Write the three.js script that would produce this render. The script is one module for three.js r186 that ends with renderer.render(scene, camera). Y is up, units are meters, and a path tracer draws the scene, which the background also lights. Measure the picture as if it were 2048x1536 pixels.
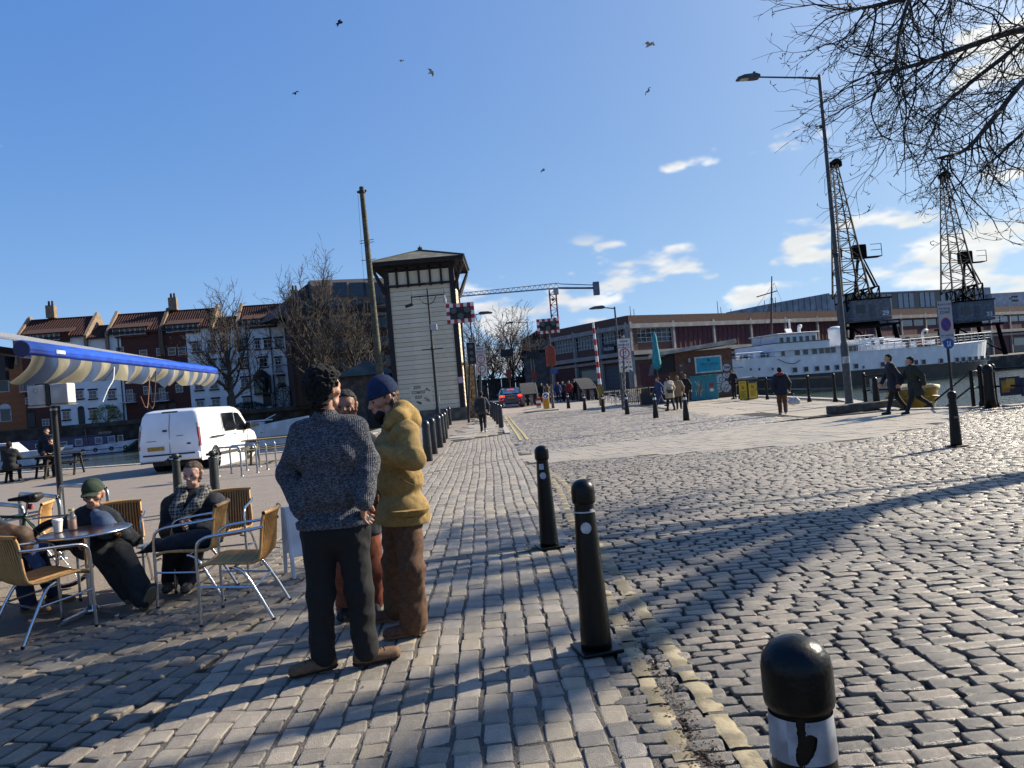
import * as THREE from 'three';
import { mergeGeometries } from 'three/addons/utils/BufferGeometryUtils.js';
import { RoundedBoxGeometry } from 'three/addons/geometries/RoundedBoxGeometry.js';

// ---------------------------------------------------------------- camera, sky, sun, exposure
const scene = new THREE.Scene();
const EYE = 1.55, ROLL = 5.0 * Math.PI / 180, FPX = 1538, PITCH = Math.atan(17 / FPX);
const camera = new THREE.PerspectiveCamera(2 * Math.atan(768 / FPX) * 180 / Math.PI, 4 / 3, 0.1, 3000);
camera.position.set(0, EYE, 0);
camera.rotation.order = 'YXZ';
camera.rotation.set(PITCH, 0, -ROLL);
const renderer = new THREE.WebGLRenderer({ antialias: true });
renderer.toneMapping = THREE.LinearToneMapping;
renderer.toneMappingExposure = 1.95;
renderer.shadowMap.enabled = true;

const SUN_AZ = 53 * Math.PI / 180, SUN_EL = 28 * Math.PI / 180;
const sunDir = new THREE.Vector3(Math.sin(SUN_AZ) * Math.cos(SUN_EL), Math.sin(SUN_EL), -Math.cos(SUN_AZ) * Math.cos(SUN_EL));
const sun = new THREE.DirectionalLight(new THREE.Color(1, 0.90, 0.74), 5.0);
sun.position.copy(sunDir).multiplyScalar(120);
sun.target.position.set(0, 0, -20);
sun.castShadow = true; sun.shadow.radius = 1.2;
Object.assign(sun.shadow.camera, { left: -120, right: 120, top: 120, bottom: -120, near: 1, far: 400 });
sun.shadow.mapSize.set(4096, 4096);
scene.add(sun, sun.target);

// ---------------------------------------------------------------- random numbers and noise
function mulberry(a) { return () => { a |= 0; a = a + 0x6D2B79F5 | 0; let t = Math.imul(a ^ a >>> 15, 1 | a); t = t + Math.imul(t ^ t >>> 7, 61 | t) ^ t; return ((t ^ t >>> 14) >>> 0) / 4294967296; }; }
let R = mulberry(7);
const rr = (a, b) => a + (b - a) * R();
const clamp = (x, a, b) => x < a ? a : x > b ? b : x;
const sstep = (a, b, x) => { const t = clamp((x - a) / (b - a), 0, 1); return t * t * (3 - 2 * t); };
const lerp = (a, b, t) => a + (b - a) * t;
function hash2(x, y, s = 0) { let h = Math.imul(x, 374761393) + Math.imul(y, 668265263) + Math.imul(s, 1274126177) | 0; h = Math.imul(h ^ h >>> 13, 1274126177); return ((h ^ h >>> 16) >>> 0) / 4294967296; }
function vnoise(x, y, s = 0, per = 0) {
  const xi = Math.floor(x), yi = Math.floor(y); let fx = x - xi, fy = y - yi; fx = fx * fx * (3 - 2 * fx); fy = fy * fy * (3 - 2 * fy);
  const w = per ? (v) => ((v % per) + per) % per : (v) => v;
  const a = hash2(w(xi), w(yi), s), b = hash2(w(xi + 1), w(yi), s), c = hash2(w(xi), w(yi + 1), s), d = hash2(w(xi + 1), w(yi + 1), s);
  return a + (b - a) * fx + (c - a) * fy + (a - b - c + d) * fx * fy;
}
function fbm(x, y, o = 4, s = 0, per = 0) { let v = 0, a = 0.5, n = 0; for (let i = 0; i < o; i++) { v += a * vnoise(x, y, s + i, per); n += a; x *= 2; y *= 2; per *= 2; a *= 0.5; } return v / n; }
function noise3(x, y, z, s = 0) { const zi = Math.floor(z), f = z - zi, t = f * f * (3 - 2 * f); return lerp(vnoise(x, y, s + zi * 7), vnoise(x, y, s + zi * 7 + 7), t); }

// ---------------------------------------------------------------- the sky: air and clouds
{
  const W = 4096, Hh = 2048, data = new Float32Array(W * Hh * 4);
  const K = 1 / 1.95;
  const sd = sunDir;
  for (let j = 0; j < Hh; j++) {
    const el = ((j + 0.5) / Hh - 0.5) * Math.PI, ce = Math.cos(el), se = Math.sin(el);
    for (let i = 0; i < W; i++) {
      const th = ((i + 0.5) / W - 0.5) * 2 * Math.PI;           // longitude of equirect
      const dx = ce * Math.cos(th), dz = ce * Math.sin(th);     // three: u = atan2(z, x)
      const az = Math.atan2(dx, -dz);                           // 0 = straight ahead, right positive
      const mu = clamp(dx * sd.x + se * sd.y + dz * sd.z, -1, 1);
      const e = Math.max(el, 0);
      const h = Math.exp(-e * 3.5), hz = Math.exp(-e * 11);
      let r = lerp(0.042, 0.30, h), g = lerp(0.175, 0.585, h), b = lerp(0.58, 0.95, h);
      r += 0.20 * hz; g += 0.15 * hz; b += 0.03 * hz;
      const ang = Math.acos(mu), gl = Math.exp(-ang * ang / 0.62), g2 = Math.exp(-ang * ang / 0.09);
      r += 0.27 * gl + 0.8 * g2; g += 0.27 * gl + 0.78 * g2; b += 0.17 * gl + 0.7 * g2;
      if (el < 0) { r = g = b = 0.14; }
      else if (e < 0.62) {
        // low sheets of cumulus, thicker towards the right and the horizon, a few single puffs
        const ex = az * 13, ey = el * 46;
        const n = fbm(ex + 3.1, ey * 0.9 + 9.2, 6, 11) + 0.2 * (fbm(ex * 3.4, ey * 2.6, 5, 31) - 0.5);
        let cov = 0;
        const band = (a0, a1, e0, e1, w, soft) => { const m = sstep(a0 - soft, a0 + soft, az) * (1 - sstep(a1 - soft, a1 + soft, az)) * sstep(e0 - w, e0 + w, el) * (1 - sstep(e1 - w, e1 + w, el)); if (m > cov) cov = m; };
        band(-0.14, 0.17, -0.1, 0.155, 0.055, 0.06);
        band(0.05, 0.42, 0.10, 0.165, 0.035, 0.06);
        band(0.26, 0.75, 0.02, 0.165, 0.03, 0.05);
        band(0.40, 0.80, 0.13, 0.19, 0.03, 0.04);
        band(0.21, 0.28, 0.255, 0.275, 0.02, 0.03);
        band(0.34, 0.40, 0.255, 0.27, 0.02, 0.03);
        band(0.545, 0.9, 0.27, 0.34, 0.03, 0.02);
        band(-0.60, -0.565, 0.318, 0.345, 0.03, 0.03);
        band(0.75, 2.6, 0.02, 0.2, 0.06, 0.2);
        band(-3.2, -1.6, 0.02, 0.2, 0.06, 0.2);
        const thr = 0.725 - 0.285 * cov;
        const d = cov > 0.01 ? sstep(thr, thr + 0.17, n) * sstep(0, 0.25, cov) : 0;
        if (d > 0) {
          const lit = 0.75 + 0.25 * sstep(0.3, 0.9, fbm(ex * 1.7 + 5, ey * 1.5 - 0.6, 4, 51)) + 0.2 * gl;
          r = lerp(r, 0.93 * lit + 0.1 * gl, d * 0.92); g = lerp(g, 0.94 * lit + 0.1 * gl, d * 0.92); b = lerp(b, 0.98 * lit, d * 0.92);
        }
      }
      const k = (j * W + i) * 4;
      data[k] = r * K; data[k + 1] = g * K; data[k + 2] = b * K; data[k + 3] = 1;
    }
  }
  const sky = new THREE.DataTexture(data, W, Hh, THREE.RGBAFormat, THREE.FloatType);
  sky.mapping = THREE.EquirectangularReflectionMapping; sky.magFilter = THREE.LinearFilter; sky.minFilter = THREE.LinearFilter; sky.needsUpdate = true;
  scene.background = sky; scene.environment = sky;
}

// ---------------------------------------------------------------- helpers
const V = (x, y, z) => new THREE.Vector3(x, y, z);
function dirOf(u, v) { return V(u - 1024, 768 - v, -FPX).applyEuler(camera.rotation); }
function at(u, v, depth) { const d = dirOf(u, v); return V(0, EYE, 0).addScaledVector(d, -depth / d.z); }      // a point at a known depth
function gp(u, v, h = 0) { const d = dirOf(u, v); return V(0, EYE, 0).addScaledVector(d, (h - EYE) / d.y); }    // a point on level ground
const taken = new Map();
function numbered(n) { const k = taken.get(n) ?? 0; taken.set(n, k + 1); return k ? `${n}_${String(k).padStart(3, '0')}` : n; }
function thing(name, label, category, pos = [0, 0, 0], turn = 0, group) {
  const o = new THREE.Group(); o.name = numbered(name); scene.add(o);
  if (pos.isVector3) o.position.copy(pos); else o.position.set(...pos);
  o.rotation.y = turn; o.userData = { label, category }; if (group) o.userData.group = group; return o;
}
function dup(src, pos, turn, label, group) {
  const o = src.clone(); o.name = numbered(src.name.replace(/_\d{3}$/, '')); scene.add(o);
  if (pos.isVector3) o.position.copy(pos); else o.position.set(...pos);
  o.rotation.y = turn; o.userData = { ...src.userData }; if (label) o.userData.label = label; if (group) o.userData.group = group; return o;
}
function structure(name, label) { const o = new THREE.Group(); o.name = name; o.userData = { kind: 'structure' }; if (label) { o.userData.label = label; o.userData.category = name.split('_').pop(); } scene.add(o); return o; }
// joins geometries (kept to position + normal), lays metric uv face by face
function join(list) {
  const src = (Array.isArray(list) ? list.flat(9) : [list]).filter(Boolean).map((g) => {
    const n = g.index ? g.toNonIndexed() : g.clone();
    if (!n.attributes.normal) n.computeVertexNormals();
    for (const k of Object.keys(n.attributes)) if (k !== 'position' && k !== 'normal') n.deleteAttribute(k);
    return n;
  });
  const g = src.length > 1 ? mergeGeometries(src) : src[0];
  return metricUV(g);
}
function metricUV(g) {
  const p = g.attributes.position.array, n = p.length / 3, uv = new Float32Array(n * 2);
  for (let i = 0; i < n; i += 3) {
    const a = i * 3, ux = p[a + 3] - p[a], uy = p[a + 4] - p[a + 1], uz = p[a + 5] - p[a + 2], vx = p[a + 6] - p[a], vy = p[a + 7] - p[a + 1], vz = p[a + 8] - p[a + 2];
    const nx = Math.abs(uy * vz - uz * vy), ny = Math.abs(uz * vx - ux * vz), nz = Math.abs(ux * vy - uy * vx);
    for (let k = 0; k < 3; k++) {
      const q = a + k * 3, o = (i + k) * 2;
      if (ny >= nx && ny >= nz) { uv[o] = p[q]; uv[o + 1] = p[q + 2]; } else if (nx >= nz) { uv[o] = p[q + 2]; uv[o + 1] = p[q + 1]; } else { uv[o] = p[q]; uv[o + 1] = p[q + 1]; }
    }
  }
  g.setAttribute('uv', new THREE.BufferAttribute(uv, 2)); return g;
}
function part(name, geos, material, parent, label) {
  const m = new THREE.Mesh(geos.isBufferGeometry && geos.userData.ready ? geos : join(geos), material);
  m.name = name; m.castShadow = m.receiveShadow = true; if (label) m.userData.label = label; (parent ?? scene).add(m); return m;
}
function single(name, geos, material, label, category, group) {
  const m = part(numbered(name), geos, material, scene); m.userData = { label, category }; if (group) m.userData.group = group; return m;
}
const ready = (g) => { g = join(g); g.userData.ready = true; return g; };
function xf(g, x = 0, y = 0, z = 0, rx = 0, ry = 0, rz = 0, s = 1) { const m = new THREE.Matrix4().compose(V(x, y, z), new THREE.Quaternion().setFromEuler(new THREE.Euler(rx, ry, rz)), Array.isArray(s) ? V(...s) : V(s, s, s)); return g.applyMatrix4(m); }
const box = (w, h, d, x = 0, y = 0, z = 0, rx = 0, ry = 0, rz = 0) => xf(new THREE.BoxGeometry(w, h, d), x, y, z, rx, ry, rz);
const rbox = (w, h, d, r, x = 0, y = 0, z = 0, rx = 0, ry = 0, rz = 0) => xf(new RoundedBoxGeometry(w, h, d, 2, Math.min(r, w / 2.01, h / 2.01, d / 2.01)), x, y, z, rx, ry, rz);
const ball = (r, x, y, z, sx = 1, sy = 1, sz = 1, n = 10) => xf(new THREE.SphereGeometry(r, n * 1.4 | 0, n), x, y, z, 0, 0, 0, [sx, sy, sz]);
function rod(a, b, r0, r1 = r0, n = 8, open = false) {
  a = a.isVector3 ? a : V(...a); b = b.isVector3 ? b : V(...b);
  const d = b.clone().sub(a), L = d.length(), g = new THREE.CylinderGeometry(r1, r0, L, n, 1, open);
  g.translate(0, L / 2, 0); g.applyQuaternion(new THREE.Quaternion().setFromUnitVectors(V(0, 1, 0), d.normalize())); g.translate(a.x, a.y, a.z); return g;
}
function bar(a, b, w, h = w) { // square bar between points
  a = a.isVector3 ? a : V(...a); b = b.isVector3 ? b : V(...b); const d = b.clone().sub(a), L = d.length(); d.normalize();
  let up = Math.abs(d.y) > 0.98 ? V(1, 0, 0) : V(0, 1, 0); const x = up.clone().cross(d).normalize(), y = d.clone().cross(x);
  const g = new THREE.BoxGeometry(w, h, L); g.applyMatrix4(new THREE.Matrix4().makeBasis(x, y, d).setPosition(a.clone().add(b).multiplyScalar(0.5))); return g;
}
const tube = (pts, r, n = 24, k = 8, closed = false) => new THREE.TubeGeometry(new THREE.CatmullRomCurve3(pts.map((p) => p.isVector3 ? p : V(...p)), closed, 'catmullrom', 0.5), n, r, k, closed);
const lathe = (pts, n = 20) => new THREE.LatheGeometry(pts.map(([x, y]) => new THREE.Vector2(x, y)), n);
function slab(pts, h, y = 0, bevel = 0) { // polygon in (x, z), extruded down by h from y
  const s = new THREE.Shape(pts.map(([x, z]) => new THREE.Vector2(x, -z)));
  const g = new THREE.ExtrudeGeometry(s, { depth: h, bevelEnabled: bevel > 0, bevelSize: bevel, bevelThickness: bevel, bevelSegments: 1 });
  g.rotateX(-Math.PI / 2); g.translate(0, y - h, 0); return g;
}
function prism(pts, depth, bevel = 0) { // polygon in (x, y), extruded along +z and centred
  const g = new THREE.ExtrudeGeometry(new THREE.Shape(pts.map(([x, y]) => new THREE.Vector2(x, y))), { depth, bevelEnabled: bevel > 0, bevelSize: bevel, bevelThickness: bevel, bevelSegments: 2 });
  g.translate(0, 0, -depth / 2); return g;
}
// ---------------------------------------------------------------- materials
const texCache = new Map();
function grain(kind, size = 256) { // tiling grey maps, values 0..1
  const key = kind + size; if (texCache.has(key)) return texCache.get(key);
  const f = { fine: (x, y) => 0.5 * fbm(x * 32, y * 32, 3, 3, 32) + 0.5 * fbm(x * 6, y * 6, 4, 8, 6),
    speck: (x, y) => { const n = fbm(x * 64, y * 64, 2, 5, 64); return 0.6 * n + 0.4 * fbm(x * 5, y * 5, 4, 2, 5) + (n > 0.72 ? 0.2 : 0) - (n < 0.25 ? 0.2 : 0); },
    patch: (x, y) => fbm(x * 4, y * 4, 6, 21, 4),
    streak: (x, y) => 0.6 * fbm(x * 48, y * 2, 3, 13, 0) + 0.4 * fbm(x * 8, y * 3, 3, 17, 0),
    wood: (x, y) => 0.6 * fbm(x * 3, y * 40, 4, 13, 0) + 0.4 * fbm(x * 2, y * 8, 3, 19, 0),
    weave: (x, y) => { const a = Math.sin(x * 64 * Math.PI), b = Math.sin(y * 64 * Math.PI); return 0.5 + 0.25 * a * b + 0.25 * (fbm(x * 16, y * 16, 3, 4, 16) - 0.5); },
  }[kind];
  const a = new Float32Array(size * size); for (let j = 0; j < size; j++) for (let i = 0; i < size; i++) a[j * size + i] = clamp(f(i / size, j / size), 0, 1);
  const o = { a, size }; texCache.set(key, o); return o;
}
const mapCache = new Map();
function greyTex(kind, rep, size = 256) {
  const key = 'g' + kind + rep + size; if (mapCache.has(key)) return mapCache.get(key);
  const base = mapCache.get('G' + kind + size) ?? (() => { const { a } = grain(kind, size), d = new Uint8Array(size * size * 4); for (let i = 0; i < a.length; i++) { const v = a[i] * 255; d[i * 4] = d[i * 4 + 1] = d[i * 4 + 2] = v; d[i * 4 + 3] = 255; } const t = new THREE.DataTexture(d, size, size); t.wrapS = t.wrapT = THREE.RepeatWrapping; t.magFilter = THREE.LinearFilter; t.minFilter = THREE.LinearFilter; t.needsUpdate = true; mapCache.set('G' + kind + size, t); return t; })();
  const t = base.clone(); t.repeat.set(rep, rep); t.needsUpdate = true; mapCache.set(key, t); return t;
}
// a shared grey pattern that runs from `low` to 1; the material's colour tints it
function toneTex(low, kind, rep, lo = 0.25, hi = 0.75) {
  low = [0.2, 0.35, 0.5, 0.62, 0.74, 0.86].reduce((a, b) => Math.abs(b - low) < Math.abs(a - low) ? b : a);
  const bk = ['T', low, kind, lo, hi].join(), key = bk + '/' + rep; if (mapCache.has(key)) return mapCache.get(key);
  let base = mapCache.get(bk);
  if (!base) {
    const { a, size } = grain(kind), d = new Uint8Array(size * size * 4), c = new THREE.Color();
    for (let i = 0; i < a.length; i++) { const v = lerp(low, 1, sstep(lo, hi, a[i])), q = 255 * c.setRGB(v, v, v).convertLinearToSRGB().r; d[i * 4] = d[i * 4 + 1] = d[i * 4 + 2] = q; d[i * 4 + 3] = 255; }
    base = new THREE.DataTexture(d, size, size); base.colorSpace = THREE.SRGBColorSpace; base.wrapS = base.wrapT = THREE.RepeatWrapping; base.magFilter = THREE.LinearFilter; base.minFilter = THREE.LinearFilter; base.needsUpdate = true; mapCache.set(bk, base);
  }
  const t = base.clone(); t.repeat.set(rep, rep); t.needsUpdate = true; mapCache.set(key, t); return t;
}
const lum = (c) => 0.2126 * c.r + 0.7152 * c.g + 0.0722 * c.b;
const M = (color, roughness = 0.7, o = {}) => new THREE.MeshPhysicalMaterial({ color: new THREE.Color(color), roughness, ...o });
// a surface whose colour wanders between two tones, with relief
function S(c0, c1, roughness, kind = 'fine', rep = 1, bump = 0, o = {}) {
  const { lo, hi, bumpKind, bumpRep, ...rest } = o, A = new THREE.Color(c0), B = new THREE.Color(c1), low = clamp(lum(A) / lum(B), 0.1, 1);
  const m = new THREE.MeshPhysicalMaterial({ color: B.lerp(A.multiplyScalar(1 / low), 0.5), map: toneTex(low, kind, rep, lo, hi), roughness, ...rest });
  if (bump) { m.bumpMap = greyTex(bumpKind ?? kind, bumpRep ?? rep); m.bumpScale = bump; }
  return m;
}
function canvasTex(w, h, draw) {
  const c = document.createElement('canvas'); c.width = w; c.height = h; draw(c.getContext('2d'), w, h);
  const t = new THREE.CanvasTexture(c); t.colorSpace = THREE.SRGBColorSpace; t.magFilter = THREE.LinearFilter; t.minFilter = THREE.LinearFilter; return t;
}
// a flat printed face, w x h metres, facing +z, uv 0..1
function print(name, w, h, tex, parent, x = 0, y = 0, z = 0, o = {}) {
  const g = new THREE.PlaneGeometry(w, h); g.userData.ready = true;
  const m = part(name, g, new THREE.MeshPhysicalMaterial({ map: tex, roughness: 0.6, ...o }), parent); m.position.set(x, y, z); return m;
}
const steel = M('#c9ccd0', 0.22, { metalness: 1 }), galv = S('#83888c', '#a9adb0', 0.38, 'patch', 2, 0, { metalness: 0.9 }), black = M('#0d0f11', 0.45), gloss = M('#0b0c0e', 0.18, { clearcoat: 0.6 }), rubber = M('#111112', 0.85), glassDark = M('#0a0d10', 0.06, { specularIntensity: 1 }), whitePaint = S('#d4d5d3', '#e6e6e3', 0.5, 'patch', 0.7);

// ================================================================ the setting: land, water, paving
const WATER_Y = -1.2;
const inPoly = (P, x, z) => { let c = false; for (let i = 0, j = P.length - 1; i < P.length; j = i++) { const [xi, zi] = P[i], [xj, zj] = P[j]; if ((zi > z) !== (zj > z) && x < (xj - xi) * (z - zi) / (zj - zi) + xi) c = !c; } return c; };
const inView = (x, z, m = 1.6) => z < -1.2 && Math.abs(x) < -z * 0.70 + m;

const stoneQuay = S('#4d4a44', '#75706a', 0.9, 'patch', 0.6, 0.02, { bumpKind: 'fine' });
const asphalt = S('#6e655c', '#84796d', 0.88, 'speck', 0.9, 0.006, { lo: 0.2, hi: 0.8 });
const soil = S('#1a1815', '#322e29', 0.95, 'speck', 3, 0.01);
const sandJoint = S('#48433c', '#655f56', 0.95, 'speck', 3, 0.008);

{ // land of the near quay: one thick slab with the harbour wall on its edge
  const edge = [[-90, 40], [-90, -93], [-22.9, -33.0], [-13.2, -30.2], [-7.6, -30.4], [-8.6, -58], [-6.5, -60], [9.5, -60], [15.4, -58], [15.2, -44], [14.3, -33], [11.7, -23.4], [13.4, -21.2], [40, -17.5], [90, -10], [90, 40]];
  const o = structure('quay_ground');
  part('harbour_wall', slab(edge, 4, -0.06), stoneQuay, o);
  part('tarmac', slab([[-89, 39], [-89, -91.5], [-22.7, -32.5], [-13.1, -29.7], [-8.1, -29.9], [-9.0, -57.5], [-2.4, -57.5], [-2.3, -26.75], [-2.12, -17], [-2.05, -10.2], [-3.02, -10.2], [-3.1, -8.5], [-3.1, -6.6], [-3.55, -6.25], [-3.95, -5.6], [-5, -5.1], [-9, -4.4], [-9, 39]], 0.05, -0.004), asphalt, o);
  // granite coping stones along the water's edge, one by one
  const cop = S('#8c867c', '#a9a297', 0.85, 'speck', 2, 0.008);
  for (const [a, b] of [[2, 3], [3, 4], [4, 5], [8, 9], [9, 10], [10, 11], [11, 12], [12, 13]]) {
    const A = V(edge[a][0], 0, edge[a][1]), B = V(edge[b][0], 0, edge[b][1]), L = A.distanceTo(B), n = Math.max(1, Math.round(L / 1.6)), d = B.clone().sub(A).normalize(), inw = V(-d.z, 0, d.x);
    const g = ready(rbox(L / n - 0.012, 0.3, 0.5, 0.02));
    for (let i = 0; i < n; i++) { const m = part('coping_stone', g, cop, o); const p = A.clone().addScaledVector(d, (i + 0.5) * L / n).addScaledVector(inw, -0.2 * Math.sign(inw.x * (0 - A.x) + inw.z * (0 - A.z)) * -1); m.position.set(p.x, -0.115, p.z); m.rotation.y = -Math.atan2(d.z, d.x); }
  }
}
{ // harbour water
  const W = 512, d = new Uint8Array(W * W * 4);
  for (let j = 0; j < W; j++) for (let i = 0; i < W; i++) { const v = 255 * (0.5 * fbm(i / W * 14, j / W * 30, 4, 71, 0) + 0.5 * fbm(i / W * 40, j / W * 70, 2, 75, 0)); d.fill(v, (j * W + i) * 4, (j * W + i) * 4 + 3); d[(j * W + i) * 4 + 3] = 255; }
  const t = new THREE.DataTexture(d, W, W); t.wrapS = t.wrapT = THREE.MirroredRepeatWrapping; t.magFilter = THREE.LinearFilter; t.repeat.set(1 / 9, 1 / 9); t.needsUpdate = true;
  const m = part('harbour_water', new THREE.PlaneGeometry(900, 900).rotateX(-Math.PI / 2), M('#3c4335', 0.12, { bumpMap: t, bumpScale: 0.16, specularIntensity: 0.9 }), scene);
  m.position.set(0, WATER_Y, -300); m.userData.kind = 'structure';
}
{ // the banks on the other side
  const bank = S('#3b3832', '#5d574e', 0.95, 'patch', 0.3, 0.03, { bumpKind: 'fine' });
  const g = part('far_bank', [slab([[-150, -72], [-40, -90], [-14, -92], [-9, -88], [-9, -76], [10.5, -76], [14, -84], [20, -86], [44, -98], [120, -112], [300, -140], [300, -560], [-300, -560], [-300, -72]], 6, 0.75)], bank, scene); g.userData.kind = 'structure';
}
// ---------------------------------------------------------------- setts
function settShape(seed, dome, wob) { // a unit block (1 x 1 x 1, top at y = 0) with a worn, domed top
  const rnd = mulberry(seed), N = 4, pos = [], idx = [], o = [];
  for (let k = 0; k < 16; k++) o.push([(rnd() - 0.5) * wob, (rnd() - 0.5) * wob, rnd()]);
  for (let j = 0; j < N; j++) for (let i = 0; i < N; i++) {
    const q = o[j * 4 + i]; let u = [-0.5, -0.43, 0.43, 0.5][i], v = [-0.5, -0.44, 0.44, 0.5][j];
    const corner = (i % 3 === 0) && (j % 3 === 0), rim = (i % 3 === 0) || (j % 3 === 0);
    if (corner) { u *= 0.93; v *= 0.93; }
    pos.push(u + (rim ? q[0] : q[0] * 0.5), rim ? -dome * (0.75 + 0.5 * q[2]) - (corner ? dome * 0.5 : 0) : (q[2] - 0.5) * dome * 0.8, v + (rim ? q[1] : q[1] * 0.5));
  }
  for (let j = 0; j < 3; j++) for (let i = 0; i < 3; i++) { const a = j * 4 + i; idx.push(a, a + 4, a + 1, a + 1, a + 4, a + 5); }
  const rim = [0, 1, 2, 3, 7, 11, 15, 14, 13, 12, 8, 4];
  for (let k = 0; k < 12; k++) { const a = rim[k], b = rim[(k + 1) % 12], n = pos.length / 3; pos.push(pos[a * 3], pos[a * 3 + 1], pos[a * 3 + 2], pos[b * 3], pos[b * 3 + 1], pos[b * 3 + 2], pos[a * 3], -0.5, pos[a * 3 + 2], pos[b * 3], -0.5, pos[b * 3 + 2]); idx.push(n, n + 1, n + 2, n + 1, n + 3, n + 2); }
  const g = new THREE.BufferGeometry(); g.setAttribute('position', new THREE.Float32BufferAttribute(pos, 3)); g.setIndex(idx); g.computeVertexNormals(); return g;
}
function settField(o, poly, { seed, org, dir, course, len, height = 0.09, tones, rough, keep = 300, jointW = 0.014, far = 60, tilt = 0.02, lift = 0.006, skip, curve = 0, dome = 0.11, wob = 0.11, bumpy = 0.007, partName = 'sett' }) {
  R = mulberry(seed);
  const d = V(Math.sin(dir), 0, -Math.cos(dir)), n = V(Math.cos(dir), 0, Math.sin(dir));
  const shapes = [1, 2, 3, 4, 5, 6].map((k) => { const g = ready(settShape(seed * 31 + k, dome, wob)); return g; });
  const mats = tones.map(([a, b]) => S(a, b, rough, 'speck', 1, bumpy));
  for (const m of mats) { m.map = m.map.clone(); m.map.repeat.set(0.6, 0.6); m.bumpMap = m.bumpMap.clone(); m.bumpMap.repeat.set(0.9, 0.9); m.map.needsUpdate = m.bumpMap.needsUpdate = true; }
  let lo = [1e9, -1e9, 1e9, -1e9];
  for (const [x, z] of poly) { const a = (x - org[0]) * n.x + (z - org[1]) * n.z, b = (x - org[0]) * d.x + (z - org[1]) * d.z; lo = [Math.min(lo[0], a), Math.max(lo[1], a), Math.min(lo[2], b), Math.max(lo[3], b)]; }
  const list = [];
  for (let c = Math.floor(lo[0] / course); c <= Math.ceil(lo[1] / course); c++) {
    let s = lo[2] - R() * len;
    while (s < lo[3]) {
      const L = len * rr(0.78, 1.22), a = c * course + rr(-0.008, 0.008) + curve * Math.sin(s * 0.9 + c * 0.05), b = s + L / 2; s += L;
      const x = org[0] + n.x * a + d.x * b, z = org[1] + n.z * a + d.z * b, dist = Math.hypot(x, z), w = course - jointW * rr(0.7, 1.5), l = L - jointW * rr(0.7, 1.5), q = [R(), R(), R(), R(), R()];
      if (!inPoly(poly, x, z) || !inView(x, z) || dist > far || (skip && skip(x, z))) continue;
      list.push({ x, z, dist, w, l, q, y: (q[0] - 0.5) * 2 * lift + (fbm(x * 0.8, z * 0.8, 3, 40) - 0.5) * 0.012, e: [(q[1] - 0.5) * 2 * tilt, -dir + (q[2] - 0.5) * 0.06, (q[3] - 0.5) * 2 * tilt], tone: Math.min(tones.length - 1, (clamp(0.5 + (q[4] - 0.5) * 0.7 + (fbm(x * 0.5, z * 0.5, 3, 60) - 0.5) * 1.3, 0, 0.999) * tones.length) | 0), shape: (q[4] * 997 % 1 * 6) | 0 });
    }
  }
  list.sort((a, b) => a.dist - b.dist);
  const shown = list.filter((s) => inView(s.x, s.z, -0.05) && s.dist > 2.5), near = new Set(shown.slice(0, keep));
  const mtx = new THREE.Matrix4(), quat = new THREE.Quaternion(), buckets = new Map();
  for (const s of list) {
    if (near.has(s)) { const m = part(partName, shapes[s.shape], mats[s.tone], o); m.position.set(s.x, s.y, s.z); m.rotation.set(...s.e); m.scale.set(s.w, height, s.l); continue; }
    const k = s.shape * 100 + s.tone; if (!buckets.has(k)) buckets.set(k, []); buckets.get(k).push(s);
  }
  const rest = new THREE.Group(); rest.name = 'sett_paving'; rest.userData.kind = 'stuff'; o.add(rest);
  for (const [k, arr] of buckets) {
    const im = new THREE.InstancedMesh(shapes[k / 100 | 0], mats[k % 100], arr.length); im.name = 'sett_paving'; im.userData.kind = 'stuff'; im.castShadow = im.receiveShadow = true;
    arr.forEach((s, i) => { quat.setFromEuler(new THREE.Euler(...s.e)); im.setMatrixAt(i, mtx.compose(V(s.x, s.y, s.z), quat, V(s.w, height, s.l))); });
    rest.add(im);
  }
}
const polyA = [[-2.05, 4], [0.72, 4], [0.62, -1.5], [0.47, -3.1], [0.44, -4.6], [0.42, -8], [0.46, -12.5], [0.2, -16.3], [0.02, -19.3], [-0.33, -29.15], [-2.24, -26.75], [-2.12, -17], [-2.05, -10.2]];
const polyB = [[-2.05, 4], [-2.05, -10.2], [-3.02, -10.2], [-3.1, -8.5], [-3.1, -6.6], [-3.55, -6.25], [-3.95, -5.6], [-5, -5.1], [-9, -4.4], [-9, 4]];
const polyC = [[0.66, 4], [0.54, -1.5], [0.40, -3.1], [0.37, -4.6], [0.36, -8], [0.42, -12.5], [0.2, -16.3], [0.9, -16.4], [4.7, -15.65], [6.9, -15.4], [9.4, -17.2], [12.6, -21.2], [13.4, -20.7], [40, -17], [40, 4]];
const polyD = [[0.2, -16.3], [0.02, -19.3], [2.2, -20.3], [6.8, -22.5], [11.6, -23.4], [12.6, -21.2], [9.4, -17.2], [6.9, -15.4], [4.7, -15.65], [0.9, -16.4]];
const polyE = [[0.02, -19.3], [-0.33, -29.15], [-0.55, -36], [-0.95, -46], [-1.3, -57], [7.4, -57], [7.7, -38.3], [8.25, -27], [8.9, -23.6], [6.8, -22.5], [2.2, -20.3]];
const polyF = [[8.9, -23.6], [8.25, -27], [7.7, -38.3], [7.4, -57], [14.9, -57], [14.7, -44], [13.8, -33], [11.3, -23.6]];
const polyH = [[-2.24, -26.75], [-0.33, -29.15], [-0.55, -36], [-0.95, -46], [-1.3, -57], [-2.4, -57], [-2.35, -40]];
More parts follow.
